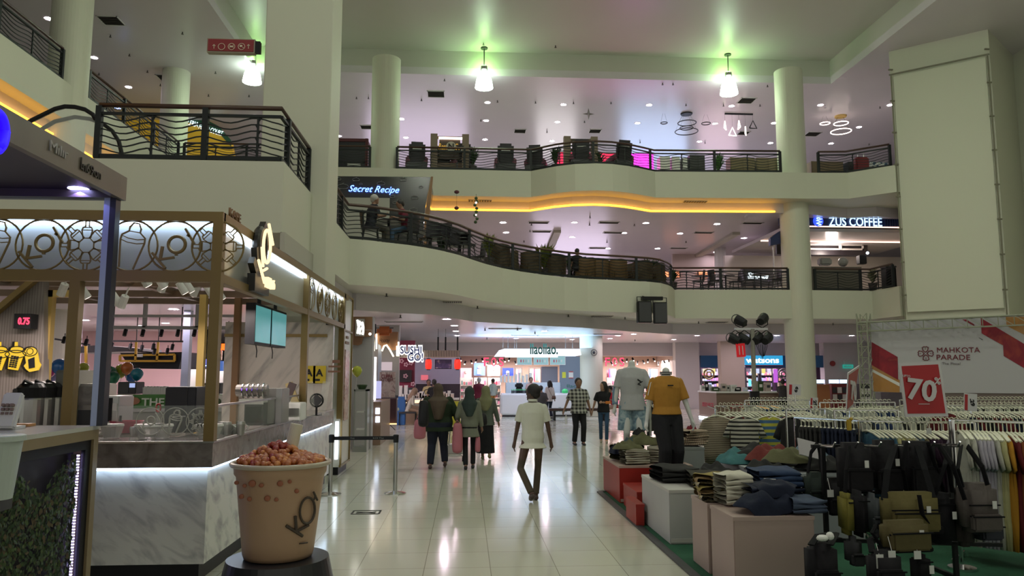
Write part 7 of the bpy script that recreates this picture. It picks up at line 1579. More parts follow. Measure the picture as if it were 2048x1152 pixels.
COLIV=cloth('olive_cotton',(.12,.12,.06));CTAN=cloth('tan_grey_cotton',(.22,.20,.16));CBK2=cloth('washed_black',(.022,.022,.022));CBK3=cloth('brown_black',(.035,.032,.025));CNV=cloth('dark_navy',(.010,.014,.032));CDN=cloth('dark_blue_denim',(.025,.045,.10));CCRM=cloth('cream_terry',(.58,.56,.47),.1,30)
SBLK=mat('s_dummy',(.1,.1,.1));STAN=stripes('tan_white_stripe',(.2,.18,.13),(.5,.49,.42),9,'Z',.82)
SBW=stripes('cream_black_stripe',(.015,.015,.015),(.50,.48,.40),4.8,'Z',.40);SBG=stripes('beige_fine_stripe',(.10,.07,.05),(.42,.36,.26),11,'Z',.42)
SYB=stripes('yellow_blue_check',(.05,.12,.24),(.42,.40,.05),3.2,'Z',.5);STOW=stripes('rust_cream_stripe',(.22,.12,.07),(.40,.36,.28),11,'X',.5)
# on the red box
zt=.525
for i in range(6):folded((2.42+.01*(i%2),10.80+.01*i,zt+.012+i*.03),.15,STAN,'tan garment with white piping, %s of the front stack on the red box'%('bottom','second','third','fourth','fifth','top')[i],'front striped stack',.36,.30,.036,i)
for i in range(6):folded((2.82,10.95,zt+.012+i*.034),-.2,CTAN if i%2 else STAN,'tan folded garment, %s of the rear right stack on the red box'%('bottom','second','third','fourth','fifth','top')[i],'rear striped stack',.34,.34,.042,i+1)
for i in range(4):folded((2.42,11.3,zt+.012+i*.05),.5,COLIV,'olive folded garment, %s in the far stack on the red box'%('bottom','second','third','top')[i],'olive stack',.38,.40,.056,i)
for x,y,z,rx,ry,h,m,lab,sd in((2.36,10.98,.19,.20,.18,.13,COLIV,'crumpled olive shorts thrown on the front of the red box',3),(2.62,11.2,.23,.26,.22,.18,COLIV,'crumpled olive garment high on the red box pile',4),(2.92,11.25,.22,.15,.15,.16,cloth('purple_cotton',(.09,.04,.11)),'purple garment topping the red box pile',5),(2.62,11.35,.36,.11,.12,.12,CBK2,'small black garment at the very top of the red box pile',6),
         (2.26,11.25,.10,.10,.22,.14,CNV,'black and blue crumpled garment at the left rim of the red box',7),(2.95,10.9,.22,.14,.16,.14,cloth('peach_cotton',(.38,.26,.20)),'peach garment beside the mannequin on the red box',8),(2.44,11.15,.26,.1,.1,.09,cloth('slate_blue_cotton',(.06,.09,.10)),'slate blue garment on the middle of the red box',9)):
 heap((x,y,zt+z),rx,ry,h,m,lab,'crumpled clothes on the red box',sd)
# on the white box
zt=.575
for i in range(3):folded((2.42,8.75,zt+.012+i*.05),.1,CBK2,'washed black folded trousers, %s at the left of the white box'%('bottom','middle','top')[i],'black trousers on the white box',.44,.50,.056,i)
for i in range(3):folded((2.72,8.36,zt+.012+i*.045),-.1,CBK3,'brown black folded trousers, %s at the front of the white box'%('bottom','middle','top')[i],'brown black trousers on the white box',.50,.40,.05,i+2)
heap((2.95,8.85,zt+.01),.22,.30,.19,CBK2,'crumpled black garment at the right of the white box',None,12)
# on the beige boxes
zt=.635
FLOR=ramp_mat('black_floral_cotton','voronoi',[(.02,.02,.025),(.03,.03,.03),(.5,.44,.33),(.3,.22,.06)],22,.8,positions=[0,.35,.5,.75]);MUS=cloth('mustard_cotton',(.28,.22,.07));CAM=cloth('camel_cotton',(.24,.16,.08))
for i in range(5):folded((2.40,7.15,zt+.012+i*.04),.3+.1*i,(CAM,FLOR,MUS,FLOR,MUS)[i],('camel','black floral','mustard','second black floral','top mustard')[i]+' folded garment at the far end of the beige boxes',None,.30,.40,.048,i)
for i in range(6):folded((2.42,6.80,zt+.012+i*.043),.12,CCRM,'cream towelling garment, %s of the white stack'%('bottom','second','third','fourth','fifth','top')[i],'cream stack',.26,.30,.052,i)
for i in range(5):folded((2.25,7.0+.03*i,zt+.012+i*.035),1.4,(FLOR,CAM,MUS,FLOR,CAM)[i],('lowest floral','camel','mustard','upper floral','upper camel')[i]+' garment hanging over the left edge of the beige box',None,.26,.16,.045,i)
for i in range(4):folded((2.62,6.62,zt+.012+i*.048),.05,CNV,'dark navy folded trousers, %s at the middle of the near beige box'%('bottom','second','third','top')[i],'navy trousers on the beige box',.36,.44,.056,i)
for i in range(6):folded((2.86,6.86+.02*i,zt+.012+i*.046),-.08,(CNV,CNV,CNV,CDN,CDN,CDN)[i],('lowest navy','second navy','third navy','first denim','second denim','top denim')[i]+' folded jeans at the rear right of the beige boxes',None,.38,.46,.052,i)
for i in range(3):folded((2.86,6.38,zt+.012+i*.036),.05,cloth('faded_blue_denim',(.06,.08,.13)),'faded blue folded jeans, %s at the near right corner of the beige box'%('bottom','middle','top')[i],'faded jeans',.30,.34,.042,i)
heap((2.56,6.40,zt+.05),.25,.24,.14,CNV,'navy garment draped over the near left edge of the beige box',None,21,drop=.22)
heap((2.68,6.50,zt+.19),.20,.24,.06,CNV,'navy garment laid across the near jeans stack',None,22,drop=.1)
t_=MB().rbox((0,0,0),.09,.06,.004);o=t_.build('price_tag',WHITE);o.location=(2.73,6.72,.865);o.rotation_euler=(.1,0,.3);tag(o,'white price tag lying on the navy trousers','tag');
# dark table behind with heaps
t=crate('pale grey bin table behind the beige boxes, piled with clothes',3.22,4.3,8.05,9.5,.72,mat('pale_grey_box',(.33,.35,.37),.5))
for x,y,z,rx,ry,h,m,lab,sd in((3.3,9.1,0,.25,.3,.18,cloth('teal_cotton',(.05,.16,.17)),'teal garment at the left rim of the grey bin table',31),(3.6,9.15,.02,.4,.3,.22,CBK2,'long black garment at the back of the grey bin table',32),(3.6,8.85,.05,.3,.25,.2,cloth('brick_red_cotton',(.16,.035,.03)),'brick red garment on the grey bin table',33),
         (3.62,8.4,.08,.28,.22,.18,COLIV,'olive garment with a white label on the grey bin table',34),(4.0,8.7,.06,.25,.3,.2,cloth('light_denim',(.16,.22,.27)),'light blue garment on the right of the grey bin table',35),(3.35,8.35,.0,.2,.2,.14,CBK2,'black garment at the front left of the grey bin table',36),(3.95,8.25,.02,.3,.18,.16,CBK2,'black garment under the pale sign card on the bin table',37)):
 heap((x,y,.735+z),rx,ry,h,m,lab,'clothes on the grey bin table',sd)
q=Vector((3.78,8.12,.98));o=MB().rbox((0,0,0),.32,.012,.2).build('sign_card',mat('pale_lilac_card',(.42,.40,.42),.4));o.location=q;o.rotation_euler=(-.55,.25,.1);tag(o,'pale lilac sign card lying on the clothes of the bin table','card')
# striped towels on grey plinth
gz=P(1400,897,y=11.0).z+.03;gx=P(1380,890,y=11.3).x
for i in range(6):folded((gx+.02*(i%2),11.3,gz+i*.036),.1*i,STOW,'rust and cream striped towel, %s of the pile on the grey plinth'%('bottom','second','third','fourth','fifth','top')[i],'striped towels',.40,.40,.042,i)
tag(heap((gx+.03,11.3,gz+.215),.07,.08,.08,cloth('dark_red_cotton',(.16,.01,.02)),'small dark red cloth on top of the striped towels',None,41),None,'clothes')
# ---------------------------------------------------------------- racks
HGM=mat('ivory_hanger',(.80,.80,.64),.4)
def hanger_geo(m,w=.42):
 m.tube([(0,0,-.10),(0,0,-.02),(0,.03,.02),(0,.035,.045),(0,0,.055),(0,-.03,.035)],.005,5);m.tube([(0,-w/2,-.17),(0,-w/4,-.125),(0,0,-.10),(0,w/4,-.125),(0,w/2,-.17)],.015,6,flat=.8);m.bar((0,-w/2,-.17),(0,w/2,-.17),.008)
def shirt_geo(m,L=.70,W=.46,th=.045,sl=.24,seed=0,sleeves=True):
 """hanging shirt, front facing +-X; local z=0 is the rail"""
 rnd=random.Random(seed);ph=rnd.uniform(0,6)
 out=[(.07,-.115),(.13,-.125),(W/2,-.18)]
 if sleeves:out+=[(W/2+.11,-.18-sl),(W/2+.01,-.20-sl-.02),(W/2-.02,-.30)]
 out+=[(W/2-.01,-.5),(W/2-.02,-.17-L),(.0,-.19-L)]
 pts=[(a,b)for a,b in out]+[(-a,b)for a,b in out[-2::-1]]+[(0,-.15)]
 bm=bmesh.new();vv=[bm.verts.new((0,a,b))for a,b in pts];f=bm.faces.new(vv);bmesh.ops.triangulate(bm,faces=[f]);bmesh.ops.subdivide_edges(bm,edges=[e for e in bm.edges if e.calc_length()>.14],cuts=2,use_grid_fill=True);bmesh.ops.triangulate(bm,faces=bm.faces[:])
 bm.verts.index_update();bm.verts.ensure_lookup_table();bset={v.index for v in bm.verts if v.is_boundary};base=[v.co.copy()for v in bm.verts];tris=[tuple(v.index for v in f.verts)for f in bm.faces];B=len(base)
 VV=[(s*th*.5*(.3 if i in bset else 1)+.012*math.sin(c.y*16+ph)+.006*math.sin(c.z*21+ph*2),c.y,c.z)for s in(-1,1)for i,c in enumerate(base)]
 be=[(e.verts[0].index,e.verts[1].index)for e in bm.edges if e.is_boundary];bm.free()
 m.add(VV,[t[::-1]for t in tris]+[tuple(i+B for i in t)for t in tris]+[(a,b,b+B,a+B)for a,b in be])
def pants_geo(m,L=.98,W=.36,th=.05):
 for s in(-1,1):m.tube([(0,s*W*.25,-.12),(0,s*W*.26,-.35),(0,s*W*.28,-.12-L*.6),(0,s*W*.27,-.12-L)],[W*.27,W*.28,W*.22,W*.20],10,flat=.28 if False else .3)
 m.box(-.02,.02,-W/2,W/2,-.16,-.10)
PROT={}
def ORD(i):return{1:'first',2:'second',3:'third'}.get(i,'%d%s'%(i,{1:'st',2:'nd',3:'rd'}.get(i%10 if i>20 else 0,'th')))
def garment_proto(kind):
 if kind in PROT:return PROT[kind]
 t=thing('hanging_'+{'shirt':'shirt','long':'dress','pants':'trousers','tank':'vest'}[kind],'x','clothes');m=MB();hanger_geo(m,.42 if kind!='pants' else .34);m.build('hanger',HGM,t)
 m=MB()
 if kind=='shirt':shirt_geo(m)
 if kind=='long':shirt_geo(m,1.0,.46,.05)
 if kind=='tank':shirt_geo(m,.6,.38,.04,sleeves=False)
 if kind=='pants':pants_geo(m)
 m.build('garment',CCRM,t,smooth=True);PROT[kind]=t;return t
CNAME={}
def cm(n,c):
 m=cloth('cloth_'+n,c);CNAME[m.name]=n.replace('_',' ');return m
for m,n in((SBW,'cream and black striped'),(SBG,'fine beige striped'),(SYB,'yellow and blue checked'),(COLIV,'olive'),(CNV,'dark navy'),(CBK2,'black'),(CDN,'blue denim')):CNAME[m.name]=n
def rack(lab,p0,p1,z,items,place,two=False,mrail=None,group=None,posts=True,legs=True):
 p0,p1=Vector((*p0,0)),Vector((*p1,0));d=p1-p0;L=d.length;u=d.normalized();rz=math.atan2(u.y,u.x);Z=Vector((0,0,z))
 t=thing('clothes_rack',lab,'clothes rack',p0,0);MB().tube([p0+Z,p1+Z],.014,8).build('rail',mrail or CHROME,t)
 sd=Vector((-u.y,u.x,0))
 for p in(p0,p1):
  MB().tube([p+Z,p+Vector((0,0,.03))],.014,8).build('upright',mrail or CHROME,t);MB().bar(p-sd*.25+Vector((0,0,.03)),p+sd*.25+Vector((0,0,.03)),.03).build('foot',mrail or CHROME,t)
 n=len(items)
 for i,(kind,m)in enumerate(items):
  pr=garment_proto(kind);s=.06+(L-.12)*(i+.5)/n;p=p0+u*s+Z
  o=dup(pr,p,rz+.45+random.uniform(-.1,.1),'%s %s, %s from the left %s'%(CNAME.get(m.name,'plain'),{'shirt':'top','long':'long top','pants':'trousers'}[kind],ORD(i+1),place),place,mats={'cream_terry':m})
 return t
DR,NV,PE,GY,LC,YW,OR,WT=cm('dark_red',(.12,.015,.018)),cm('navy_blue',(.015,.03,.09)),cm('peach',(.42,.26,.18)),cm('pale_grey',(.32,.33,.29)),cm('lilac_white',(.38,.36,.42)),cm('pale_yellow',(.42,.40,.20)),cm('ochre_orange',(.42,.20,.02)),cm('cream_white',(.42,.42,.36))
PB,TL,KH,DP,BR=cm('petrol_blue',(.03,.08,.13)),cm('teal_green',(.04,.13,.13)),cm('khaki',(.15,.13,.07)),cm('dark_plum',(.03,.012,.03)),cm('rust_brown',(.20,.06,.02))
R_=random.Random(3)
def mix(n,pool,kind='shirt'):return[(kind,R_.choice(pool))for _ in range(n)]
# A: striped shirts rack, behind the piles (Y about 13)
ya_=12.4;xa=P(1430,800,y=ya_).x;za=P(1480,812,y=ya_).z
rack('chrome rack of mixed striped and red tops left of the light stand',(xa,ya_),(P(1625,800,y=ya_).x,ya_+.1),za,[('shirt',SBG),('shirt',SBG),('shirt',SBG),('shirt',DR),('shirt',WT),('shirt',WT),('shirt',WT),('shirt',WT),('shirt',NV),('shirt',PE),('shirt',NV),('shirt',SYB),('shirt',SYB),('shirt',SYB),('shirt',DR),('shirt',DR),('shirt',DR),('shirt',DR),('shirt',DR),('shirt',DR),('shirt',WT),('shirt',WT)],'on the rack with the striped shirts')
# face out shirts at the front
for px,m,lab,dy,k in((1434,SBG,'beige fine striped top facing out at the left end of the rack',-.4,'shirt'),(1488,SBW,'cream shirt with black stripes facing the aisle',-.6,'shirt'),(1460,DR,'dark red top behind the black striped shirt',-.38,'shirt'),(1538,SYB,'yellow and blue checked top facing the aisle',-.5,'long'),(1562,DR,'maroon top facing out right of the checked one',-.35,'shirt')):
 q=P(px,830,y=ya_+dy);o=dup(garment_proto(k),(q.x,q.y,za-.03),math.pi/2+.25*(1 if px%2 else-1),lab,None,mats={'cream_terry':m})
MB_=MB();
for px,dy in((1434,-.4),(1488,-.6),(1460,-.38),(1538,-.5),(1562,-.35)):q=P(px,830,y=ya_+dy);MB_.tube([(q.x,q.y-.03,za-.03),(q.x,ya_+.05,za)],.009,5)
tag(MB_.build('rack_arms',CHROME,at=(xa,ya_,za)),'chrome face out arms of the striped shirt rack','rack arms')
# B: round ring of white hangers with black trousers
zb_=1.27;yb_=9.1
rack('chrome rack of black trousers beside the bag stand',(P(1590,850,y=yb_).x,yb_),(P(1722,850,y=8.4).x,8.4),P(1640,838,y=8.8).z,[('pants',CBK2)]*6+[('pants',CNV)]*8,'on the rack of dark trousers')
# C: long rail with dark and pale shoulders
rack('long chrome rack of pale yellow, navy and plum tops behind the red sale sign',(P(1722,850,y=8.3).x,8.35),(P(1962,850,y=7.9).x,8.0),1.27,[('shirt',m)for m in(PB,PB,PB,PB,YW,YW,YW,YW,WT,PB,KH,DP,DP,DP,DP,LC,LC,TL,TL,WT,WT,WT,LC)],'on the long rack behind the red sale sign')
# D: far right rail, ivory hangers, lilac to orange
rack('chrome rack at the right edge with lilac, cream, orange and red tops',(P(1912,845,y=7.2).x,7.3),(P(2110,845,y=6.7).x,6.7),1.345,[('long',m)for m in(WT,WT,WT,LC,LC,LC,LC,WT,YW,YW,OR,OR,DR,BR)+(CBK2,)*8],'on the rightmost rack')
# rows behind
for y,x0,x1,pool,lab,pl in((10.2,1668,1795,(CBK2,NV,GY),'far rack of grey and black tops left behind the red sign','on the far rack left of the sign'),(11.6,1880,2060,(CBK2,CNV,DR),'far rack of black tops at the right edge','on the far rack of black tops'),(13.0,1640,1790,(GY,NV,WT),'farthest rack left of the truss banner','on the farthest rack near the truss'),(14.3,1800,2060,(GY,WT,CBK2),'farthest rack under the big white banner','on the farthest rack under the banner'),(14.2,1490,1620,(WT,GY,NV),'farthest rack under the light stand','on the rack at the light stand'),(10.6,1572,1650,(GY,CBK2),'short rack of black tops right of the maroon ones','on the short rack of black tops')):
 a,b=P(x0,815,y=y),P(x1,815,y=y+(.0));n=max(8,int((b.x-a.x)/.085));rack('chrome '+lab,(a.x,y),(b.x,y),1.30,mix(n,pool),pl)
for pr in PROT.values():
 for c in list(pr.children):bpy.data.objects.remove(c)
 bpy.data.objects.remove(pr)
# dark rack behind mannequins
x0=P(1283,800,y=13.5).x
t=thing('clothes_rack','small rack of dark striped trousers between the two mannequins','clothes rack',(x0,13.5,0));zz=P(1295,803,y=13.5).z
x1=P(1311,800,y=13.5).x;MB().tube([(x0-.05,13.5,zz),(x1+.05,13.5,zz)],.014,6).tube([(x0-.05,13.5,zz),(x0-.05,13.5,0)],.014,6).tube([(x1+.05,13.5,zz),(x1+.05,13.5,0)],.014,6).build('frame',CHROME,t)
garments(t,x0,x1,13.5,zz-.02,.62,6,'garment',[CBK2,GY,CBK2],random.Random(2))
for i in range(7):x=x0+(x1-x0)*i/6;MB().tube([(x,13.46,zz),(x,13.46,zz-.05),(x+.03,13.46,zz-.1)],.012,5).build('hanger',HGM,t)
# ---------------------------------------------------------------- mannequins
MANW=mat('glossy_white_mannequin',(.60,.62,.60),.25)
ACID=ramp_mat('acid_wash_denim','noise',[(.12,.20,.26),(.25,.36,.42),(.42,.50,.53)],9,.8,distort=1.5,positions=[.35,.5,.68])
my=cloth('mustard_orange_polo',(.42,.205,.035),.08)
q=P(1336,930,y=9.95)
mq=person('headless white mannequin in a mustard orange shirt with a striped collar and black trousers',(q.x,9.95,.32),1.73,math.pi+.12,MANW,my,CBLK,wide=1.12,nm='mannequin',cat='mannequin',hair=None,hands=((-.30,.10,.86),(.27,-.02,.84)),sleeve=.60,hem=.93,leg_w=1.25,vox=.009,drape=.0,feet=((-.09,.0,.08),(.09,.06,.08)))
k=1.73/1.70;M=WM[mq.name]
for z,m in((1.452,CBK2),(1.464,WHITE),(1.476,CBK2)):MB().ring(M@Vector((0,0,z*k)),.075*k,.007,24,'z',r2=.068*k).build('collar_stripe',m,mq)
MB().tube([M@Vector(p)for p in((-.16,.03,1.44),(-.23,.035,1.36),(-.275,.04,1.2))],.006,5).tube([M@Vector(p)for p in((.16,.03,1.44),(.23,.035,1.36),(.275,.04,1.2))],.006,5).build('sleeve_stripe',WHITE,mq)
MB().rbox(M@Vector((0,.150,1.33)),.075,.008,.016).build('chest_print',BLACK,mq)
MB().lathe([(.052,1.49),(.045,1.525),(.001,1.53)],M.translation+Vector((0,0,0)),16,cap=False).build('neck_cap',MANW,mq,smooth=True)
q=P(1262,905,y=11.7)
mq2=person('headless white mannequin in a white tee over blue sleeves and pale denim shorts',(q.x,11.55,.42),1.76,math.pi-.15,MANW,cloth('white_tee',(.44,.45,.46),.04),None,wide=1.08,nm='mannequin',cat='mannequin',hair=None,hands=((-.34,.12,.88),(.26,.02,.84)),sleeve=.55,hem=.80,vox=.011,drape=.01)
M=WM[mq2.name];k=1.76/1.7;m=MB()
loft(m,[(M.translation.x,M.translation.y,M.translation.z+z*k,rx*k,ry*k)for z,rx,ry in((.80,.19,.14),(.90,.18,.135),(1.0,.16,.115))])
for s in(-1,1):a=M@Vector((.10*s,0,.86*k));b=M@Vector((.115*s,.02,.50*k));m.tube([a,a.lerp(b,.5),b],[.105*k,.11*k,.118*k],14)
fuse(m,'shorts',ACID,mq2,.011,4)
m=MB();
for i,s in((0,-1),(1,1)):
 hd=Vector(((-.34,.12,.88),(.26,.02,.84))[i]);sh_=Vector((.18*s,0,1.30));el,h2=ik(sh_,hd,.24,.25,(.35*s,-1,-.3));cap(m,M@(sh_.lerp(el,.5)*k),M@(el*k),.058,.052);m.tube([M@(el*k),M@(el.lerp(h2,.5)*k),M@(el.lerp(h2,.85)*k)],[.052,.05,.046],12)
fuse(m,'blue_sleeves',cloth('pale_blue_denim_shirt',(.16,.25,.33),.2),mq2,.011,3)
c=M@Vector((-.10,.15,1.28));MB().rbox(c,.06,.01,.02,ry=.6).rbox(c+Vector((.02,0,-.03)),.07,.01,.015,ry=-.5).rbox(c+Vector((0,0,-.06)),.05,.01,.015,ry=.4).build('chest_print',BLACK,mq2)
MB().lathe([(.054,1.53),(.045,1.56),(.001,1.565)],M.translation,16,cap=False).build('neck_cap',MANW,mq2,smooth=True)
# ---------------------------------------------------------------- bags on a black stand
STR=mat('black_webbing',(.008,.008,.010),.8,spec=.15)
def bag(lab,px0,px1,py0,py1,y,m,th=.14,pocket=None,strap=None,flap=False,tag_=True,rz=0,straps2=False,zips=1,m2=None,name='backpack',band=0):
 a,b=P(px0,py0,y=y),P(px1,py1,y=y);w,h=b.x-a.x,a.z-b.z;c=(a+b)/2
 t=thing(name,lab,'bag',(c.x,y,c.z),rz);M=WM[t.name];W=lambda x,yy,z:M@Vector((x,yy,z))
 def rb(x0,x1,y0,y1,z0,z1,bev):
  g=MB().rbox(((x0+x1)/2,(y0+y1)/2,(z0+z1)/2),x1-x0,y1-y0,z1-z0,bev=bev);g.v=[M@v for v in g.v];return g
 rb(-w/2,w/2,-th/2,th/2,-h/2,h/2,min(.045,h*.25,th*.3)).build('body',m,t,smooth=True)
 if pocket:rb(-w*.42,w*.42,-th/2-.045,-th/2+.02,-h*.44,-h*.44+h*pocket,.015).build('front_pocket',m2 or m,t)
 if flap:rb(-w*.5,w*.5,-th/2-.02,-th/2+.02,h*.02,h*.49,.012).build('flap',m,t)
 g=MB()
 for i in range(zips):g.bar(W(-w*.44,-th/2-.008-(.04 if pocket and i==0 else 0),(h*(-.44+pocket-.04)if pocket and i==0 else h*(.30-.22*i))),W(w*.44,-th/2-.008-(.04 if pocket and i==0 else 0),(h*(-.44+pocket-.04)if pocket and i==0 else h*(.30-.22*i))),.012,.010)
 g.build('zip',STR,t)
 if band:rb(-w*.51,w*.51,-th/2-.012,th/2+.01,-h/2-.004,-h/2+band*h,.008).build('base_band',STR,t)
 if strap:
  for pts in strap:MB().tube([P(sx,sy,y=y+o)for sx,sy,o in pts],.028,6,flat=.28).build('strap',STR,t)
 if tag_ and(px0+py1)%3:g=MB().rbox(W(w*.2,-th/2-.04,h*.1),.035,.004,.06);g.build('price_tag',WHITE,t)
 return t
OLV=cloth('olive_canvas',(.125,.105,.038),.12,20);OLV2=cloth('brown_olive_canvas',(.10,.082,.035),.12,20);GYC=cloth('grey_taupe_canvas',(.10,.085,.08),.12,20);DGN=cloth('dark_green_canvas',(.028,.038,.034),.15,20);BKC=cloth('black_canvas',(.014,.013,.016),.2,20);YGC=cloth('yellow_olive_canvas',(.17,.15,.03),.15,20);GRC=cloth('steel_grey_canvas',(.09,.10,.11),.15,20)
st=thing('bag_stand','black metal stand carrying the hanging bags in front','rack',(P(1760,1100,y=6.6).x,6.6,0))
ztb=P(1750,893,y=6.5).z;xl,xr=P(1628,890,y=6.5).x,P(1925,890,y=6.5).x
m=MB()
for x in(xl+.1,xr-.1):m.bar((x,6.55,.02),(x,6.55,ztb),.035);m.bar((x,6.2,.03),(x,6.9,.03),.035)
m.bar((xl,6.55,ztb),(xr,6.55,ztb),.03).build('frame',BLACK,st)
MB().bar((xl,6.3,.42),(xr+.15,6.3,.36),.03).bar((xl+.1,6.55,.4),(xl+.1,6.3,.42),.03).bar((xr-.1,6.55,.38),(xr-.1,6.3,.38),.03).build('lower_bar',BLACK,st)
MB().bar((xl+.1,6.55,.78),(xr-.1,6.55,.74),.025).build('middle_bar',BLACK,st)
for px in(1655,1700,1745,1800,1850,1900):q=P(px,893,y=6.4);MB().tube([(q.x,6.55,ztb),(q.x,6.3,ztb+.02),(q.x,6.26,ztb+.06)],.008,5).build('hook',STEEL,st)
bag('black backpack at the left of the bag stand, hanging highest',1675,1738,885,985,6.35,BKC,.18,.45)
bag('large black backpack in the middle of the bag stand',1800,1868,882,990,6.35,BKC,.20,.5,strap=[[(1812,885,-.1),(1806,940,-.14),(1815,985,-.1)],[(1856,885,-.1),(1872,935,-.14),(1888,985,-.08)]])
bag('black backpack behind the olive messenger bag',1738,1800,880,985,6.45,BKC,.16,.4)
bag('dark green box backpack beside the jeans pile',1606,1652,944,1022,6.75,DGN,.16,.5,strap=[[(1616,946,0),(1622,905,0),(1634,888,-.1)],[(1642,946,0),(1640,910,0),(1636,888,-.1)]])
bag('black backpack right of the dark green one',1648,1692,955,1030,6.6,cloth('near_black_canvas',(.02,.019,.022),.2,20),.14,.4)
bag('narrow yellow olive bag with black side, hanging on the bag stand',1683,1700,985,1068,6.15,YGC,.2,None,strap=[[(1690,986,0),(1692,940,0),(1698,893,.1)]],tag_=False)
bag('black bag with a steel grey front between the yellow one and the olive one',1700,1730,980,1072,6.15,BKC,.22,None);bag('steel grey bag with vertical straps left of the olive messenger bag',1728,1757,985,1066,6.2,GRC,.2,.4)
bag('large olive messenger bag with black trim on the bag stand',1763,1873,984,1062,5.95,OLV,.17,.5,strap=[[(1838,990,-.12),(1845,1030,-.14),(1868,1066,-.06)],[(1768,1000,-.02),(1775,940,.1),(1790,892,.3)],[(1866,995,-.02),(1850,940,.1),(1835,892,.3)]],zips=2,name='messenger_bag',band=.16)
bag('smaller olive brown messenger bag hanging under the large one',1758,1858,1040,1100,5.7,OLV2,.12,.62,strap=[[(1752,1050,0),(1744,1065,0),(1762,1092,0)]],zips=2,name='messenger_bag',rz=.1,band=.14)
bag('taupe grey backpack with two pockets hanging by black straps at the right',1915,1990,966,1062,6.0,GYC,.2,.34,strap=[[(1925,975,-.1),(1915,940,-.05),(1922,893,.2)],[(1975,970,-.1),(1965,935,-.05),(1935,893,.2)],[(1930,1000,-.12),(1905,930,-.05),(1880,893,.2)]],zips=3)
bag('dark blue grey backpack under the taupe one at the right',1940,1992,1020,1078,6.15,cloth('blue_grey_canvas',(.04,.042,.055),.15,20),.18,.5)
bag('grey brown backpack behind the straps at the right',1905,1945,1010,1092,6.2,cloth('brown_grey_canvas',(.07,.055,.055),.15,20),.16,None)
bag('black backpack with criss cross straps behind the olive messenger bag',1850,1906,985,1085,6.15,BKC,.2,None,strap=[[(1870,990,-.1),(1890,930,-.1),(1898,893,.1)],[(1905,985,-.1),(1897,930,-.1),(1890,893,.1)]])
bag('black bag with a white drawcord at the lower left of the bag stand',1612,1672,1085,1175,5.6,BKC,.18,.4,strap=[[(1622,1090,-.1),(1636,1070,0),(1660,1066,.2)],[(1660,1090,-.1),(1668,1075,0),(1672,1066,.2)]],tag_=False)
MB().ball(P(1645,1076,y=5.5),.03,8,6,(1.6,1,.8)).ball(P(1660,1072,y=5.5),.03,8,6).build('x',WHITE);o=bpy.data.objects['x'];o.name='white_cord';tag(o,'bunched white cord over the lower left black bag','cord')
bag('black bag with hanging tags at the bottom middle of the bag stand',1735,1800,1100,1175,5.6,BKC,.16,.5,strap=[[(1745,1105,0),(1740,1080,.1),(1760,1068,.3)],[(1790,1105,0),(1800,1085,.1),(1795,1068,.3)]])
bag('small black pouch at the bottom right of the bag stand',1822,1860,1108,1170,5.7,BKC,.12,None)
bag('grey bag seen between the black ones, low in the middle',1690,1722,1072,1130,6.1,cloth('dark_grey_canvas',(.045,.045,.05),.15,20),.14,.4)
for i,(px,py,y)in enumerate(((1760,1123,5.55),(1784,1110,5.55),(1835,1110,5.6),(1661,987,6.4),(1858,862,7.8))):
 q=P(px,py,y=y);o=MB().rbox(q,.055,.004,.10 if i==0 else .06).tube([q+Vector((0,0,.03)),q+Vector((.01,.06,.12))],.002,3).build('hang_tag',WHITE,at=q);tag(o,('long white hang tag below the small olive bag','white hang tag right of the long one','white hang tag near the small black pouch','white and red tag beside the dark green backpack','clear tag on the rail under the red sale sign')[i],'tag')
q=P(1905,842,y=6.9);t=thing('rail_post','short chrome display post sticking up beside the ivory hangers','post',(q.x,6.9,0));MB().tube([(q.x,6.9,.02),(q.x,6.9,q.z)],.018,8).build('shaft',CHROME,t);MB().lathe([(.035,q.z),(.035,q.z+.012)],(q.x,6.9,0),12).lathe([(.12,.0),(.12,.02)],(q.x,6.9,.013),14).build('plates',CHROME,t)
# ---------------------------------------------------------------- sale signs
SRED=mat('sale_red',(.42,.015,.022),.4);SWH=mat('sale_white',(.62,.60,.62),.4)
ysg=7.7
def sign_poly(lab,corners,y,txt,base,rz=0):
 c=[P(px,py,y=y+dy)for px,py,dy in corners];ce=sum(c,Vector())/4
 t=thing('sale_sign',lab,'sign',(ce.x,ce.y,c[2].z));n=(c[1]-c[0]).cross(c[3]-c[0]).normalized();n=n if n.y<0 else-n
 MB().extr(c,-n*.012).build('board',SWH,t);ins=[ce+(p-ce)*f for p,f in zip(c,(.88,)*4)]
 MB().extr([p+n*.003 for p in ins],-n*.003).build('red_panel',SRED,t);return t,c,ce,n
t,c,ce,n=sign_poly('large red and white sale sign reading 70% above the long rack',((1797,726,0),(1880,722,0),(1897,833,0),(1811,834,0)),ysg,'',None)
text('70',.30,SWH,t,P(1844,780,y=ysg-.02),rot=(math.pi/2,R(7),0),width=.32,depth=.006,bold=.008);text('%',.10,SWH,t,P(1875,762,y=ysg-.02),rot=(math.pi/2,R(7),0),width=.07,depth=.006,bold=.002);text('UPTO',.035,SWH,t,P(1813,752,y=ysg-.02),rot=(math.pi/2,R(5),0),width=.08,depth=.004);MB().rbox(P(1848,808,y=ysg-.02),.12,.004,.006).build('print_line',SWH,t)
MB().tube([P(1853,833,y=ysg+.02),P(1853,852,y=ysg+.3)],.008,6).build('clip_rod',CHROME,t)
t,c,ce,n=sign_poly('red and white sale sign seen almost edge on, left of the truss',((1697,746,-.1),(1719,731,.75),(1706,812,.75),(1693,824,-.1)),8.3,'',None)
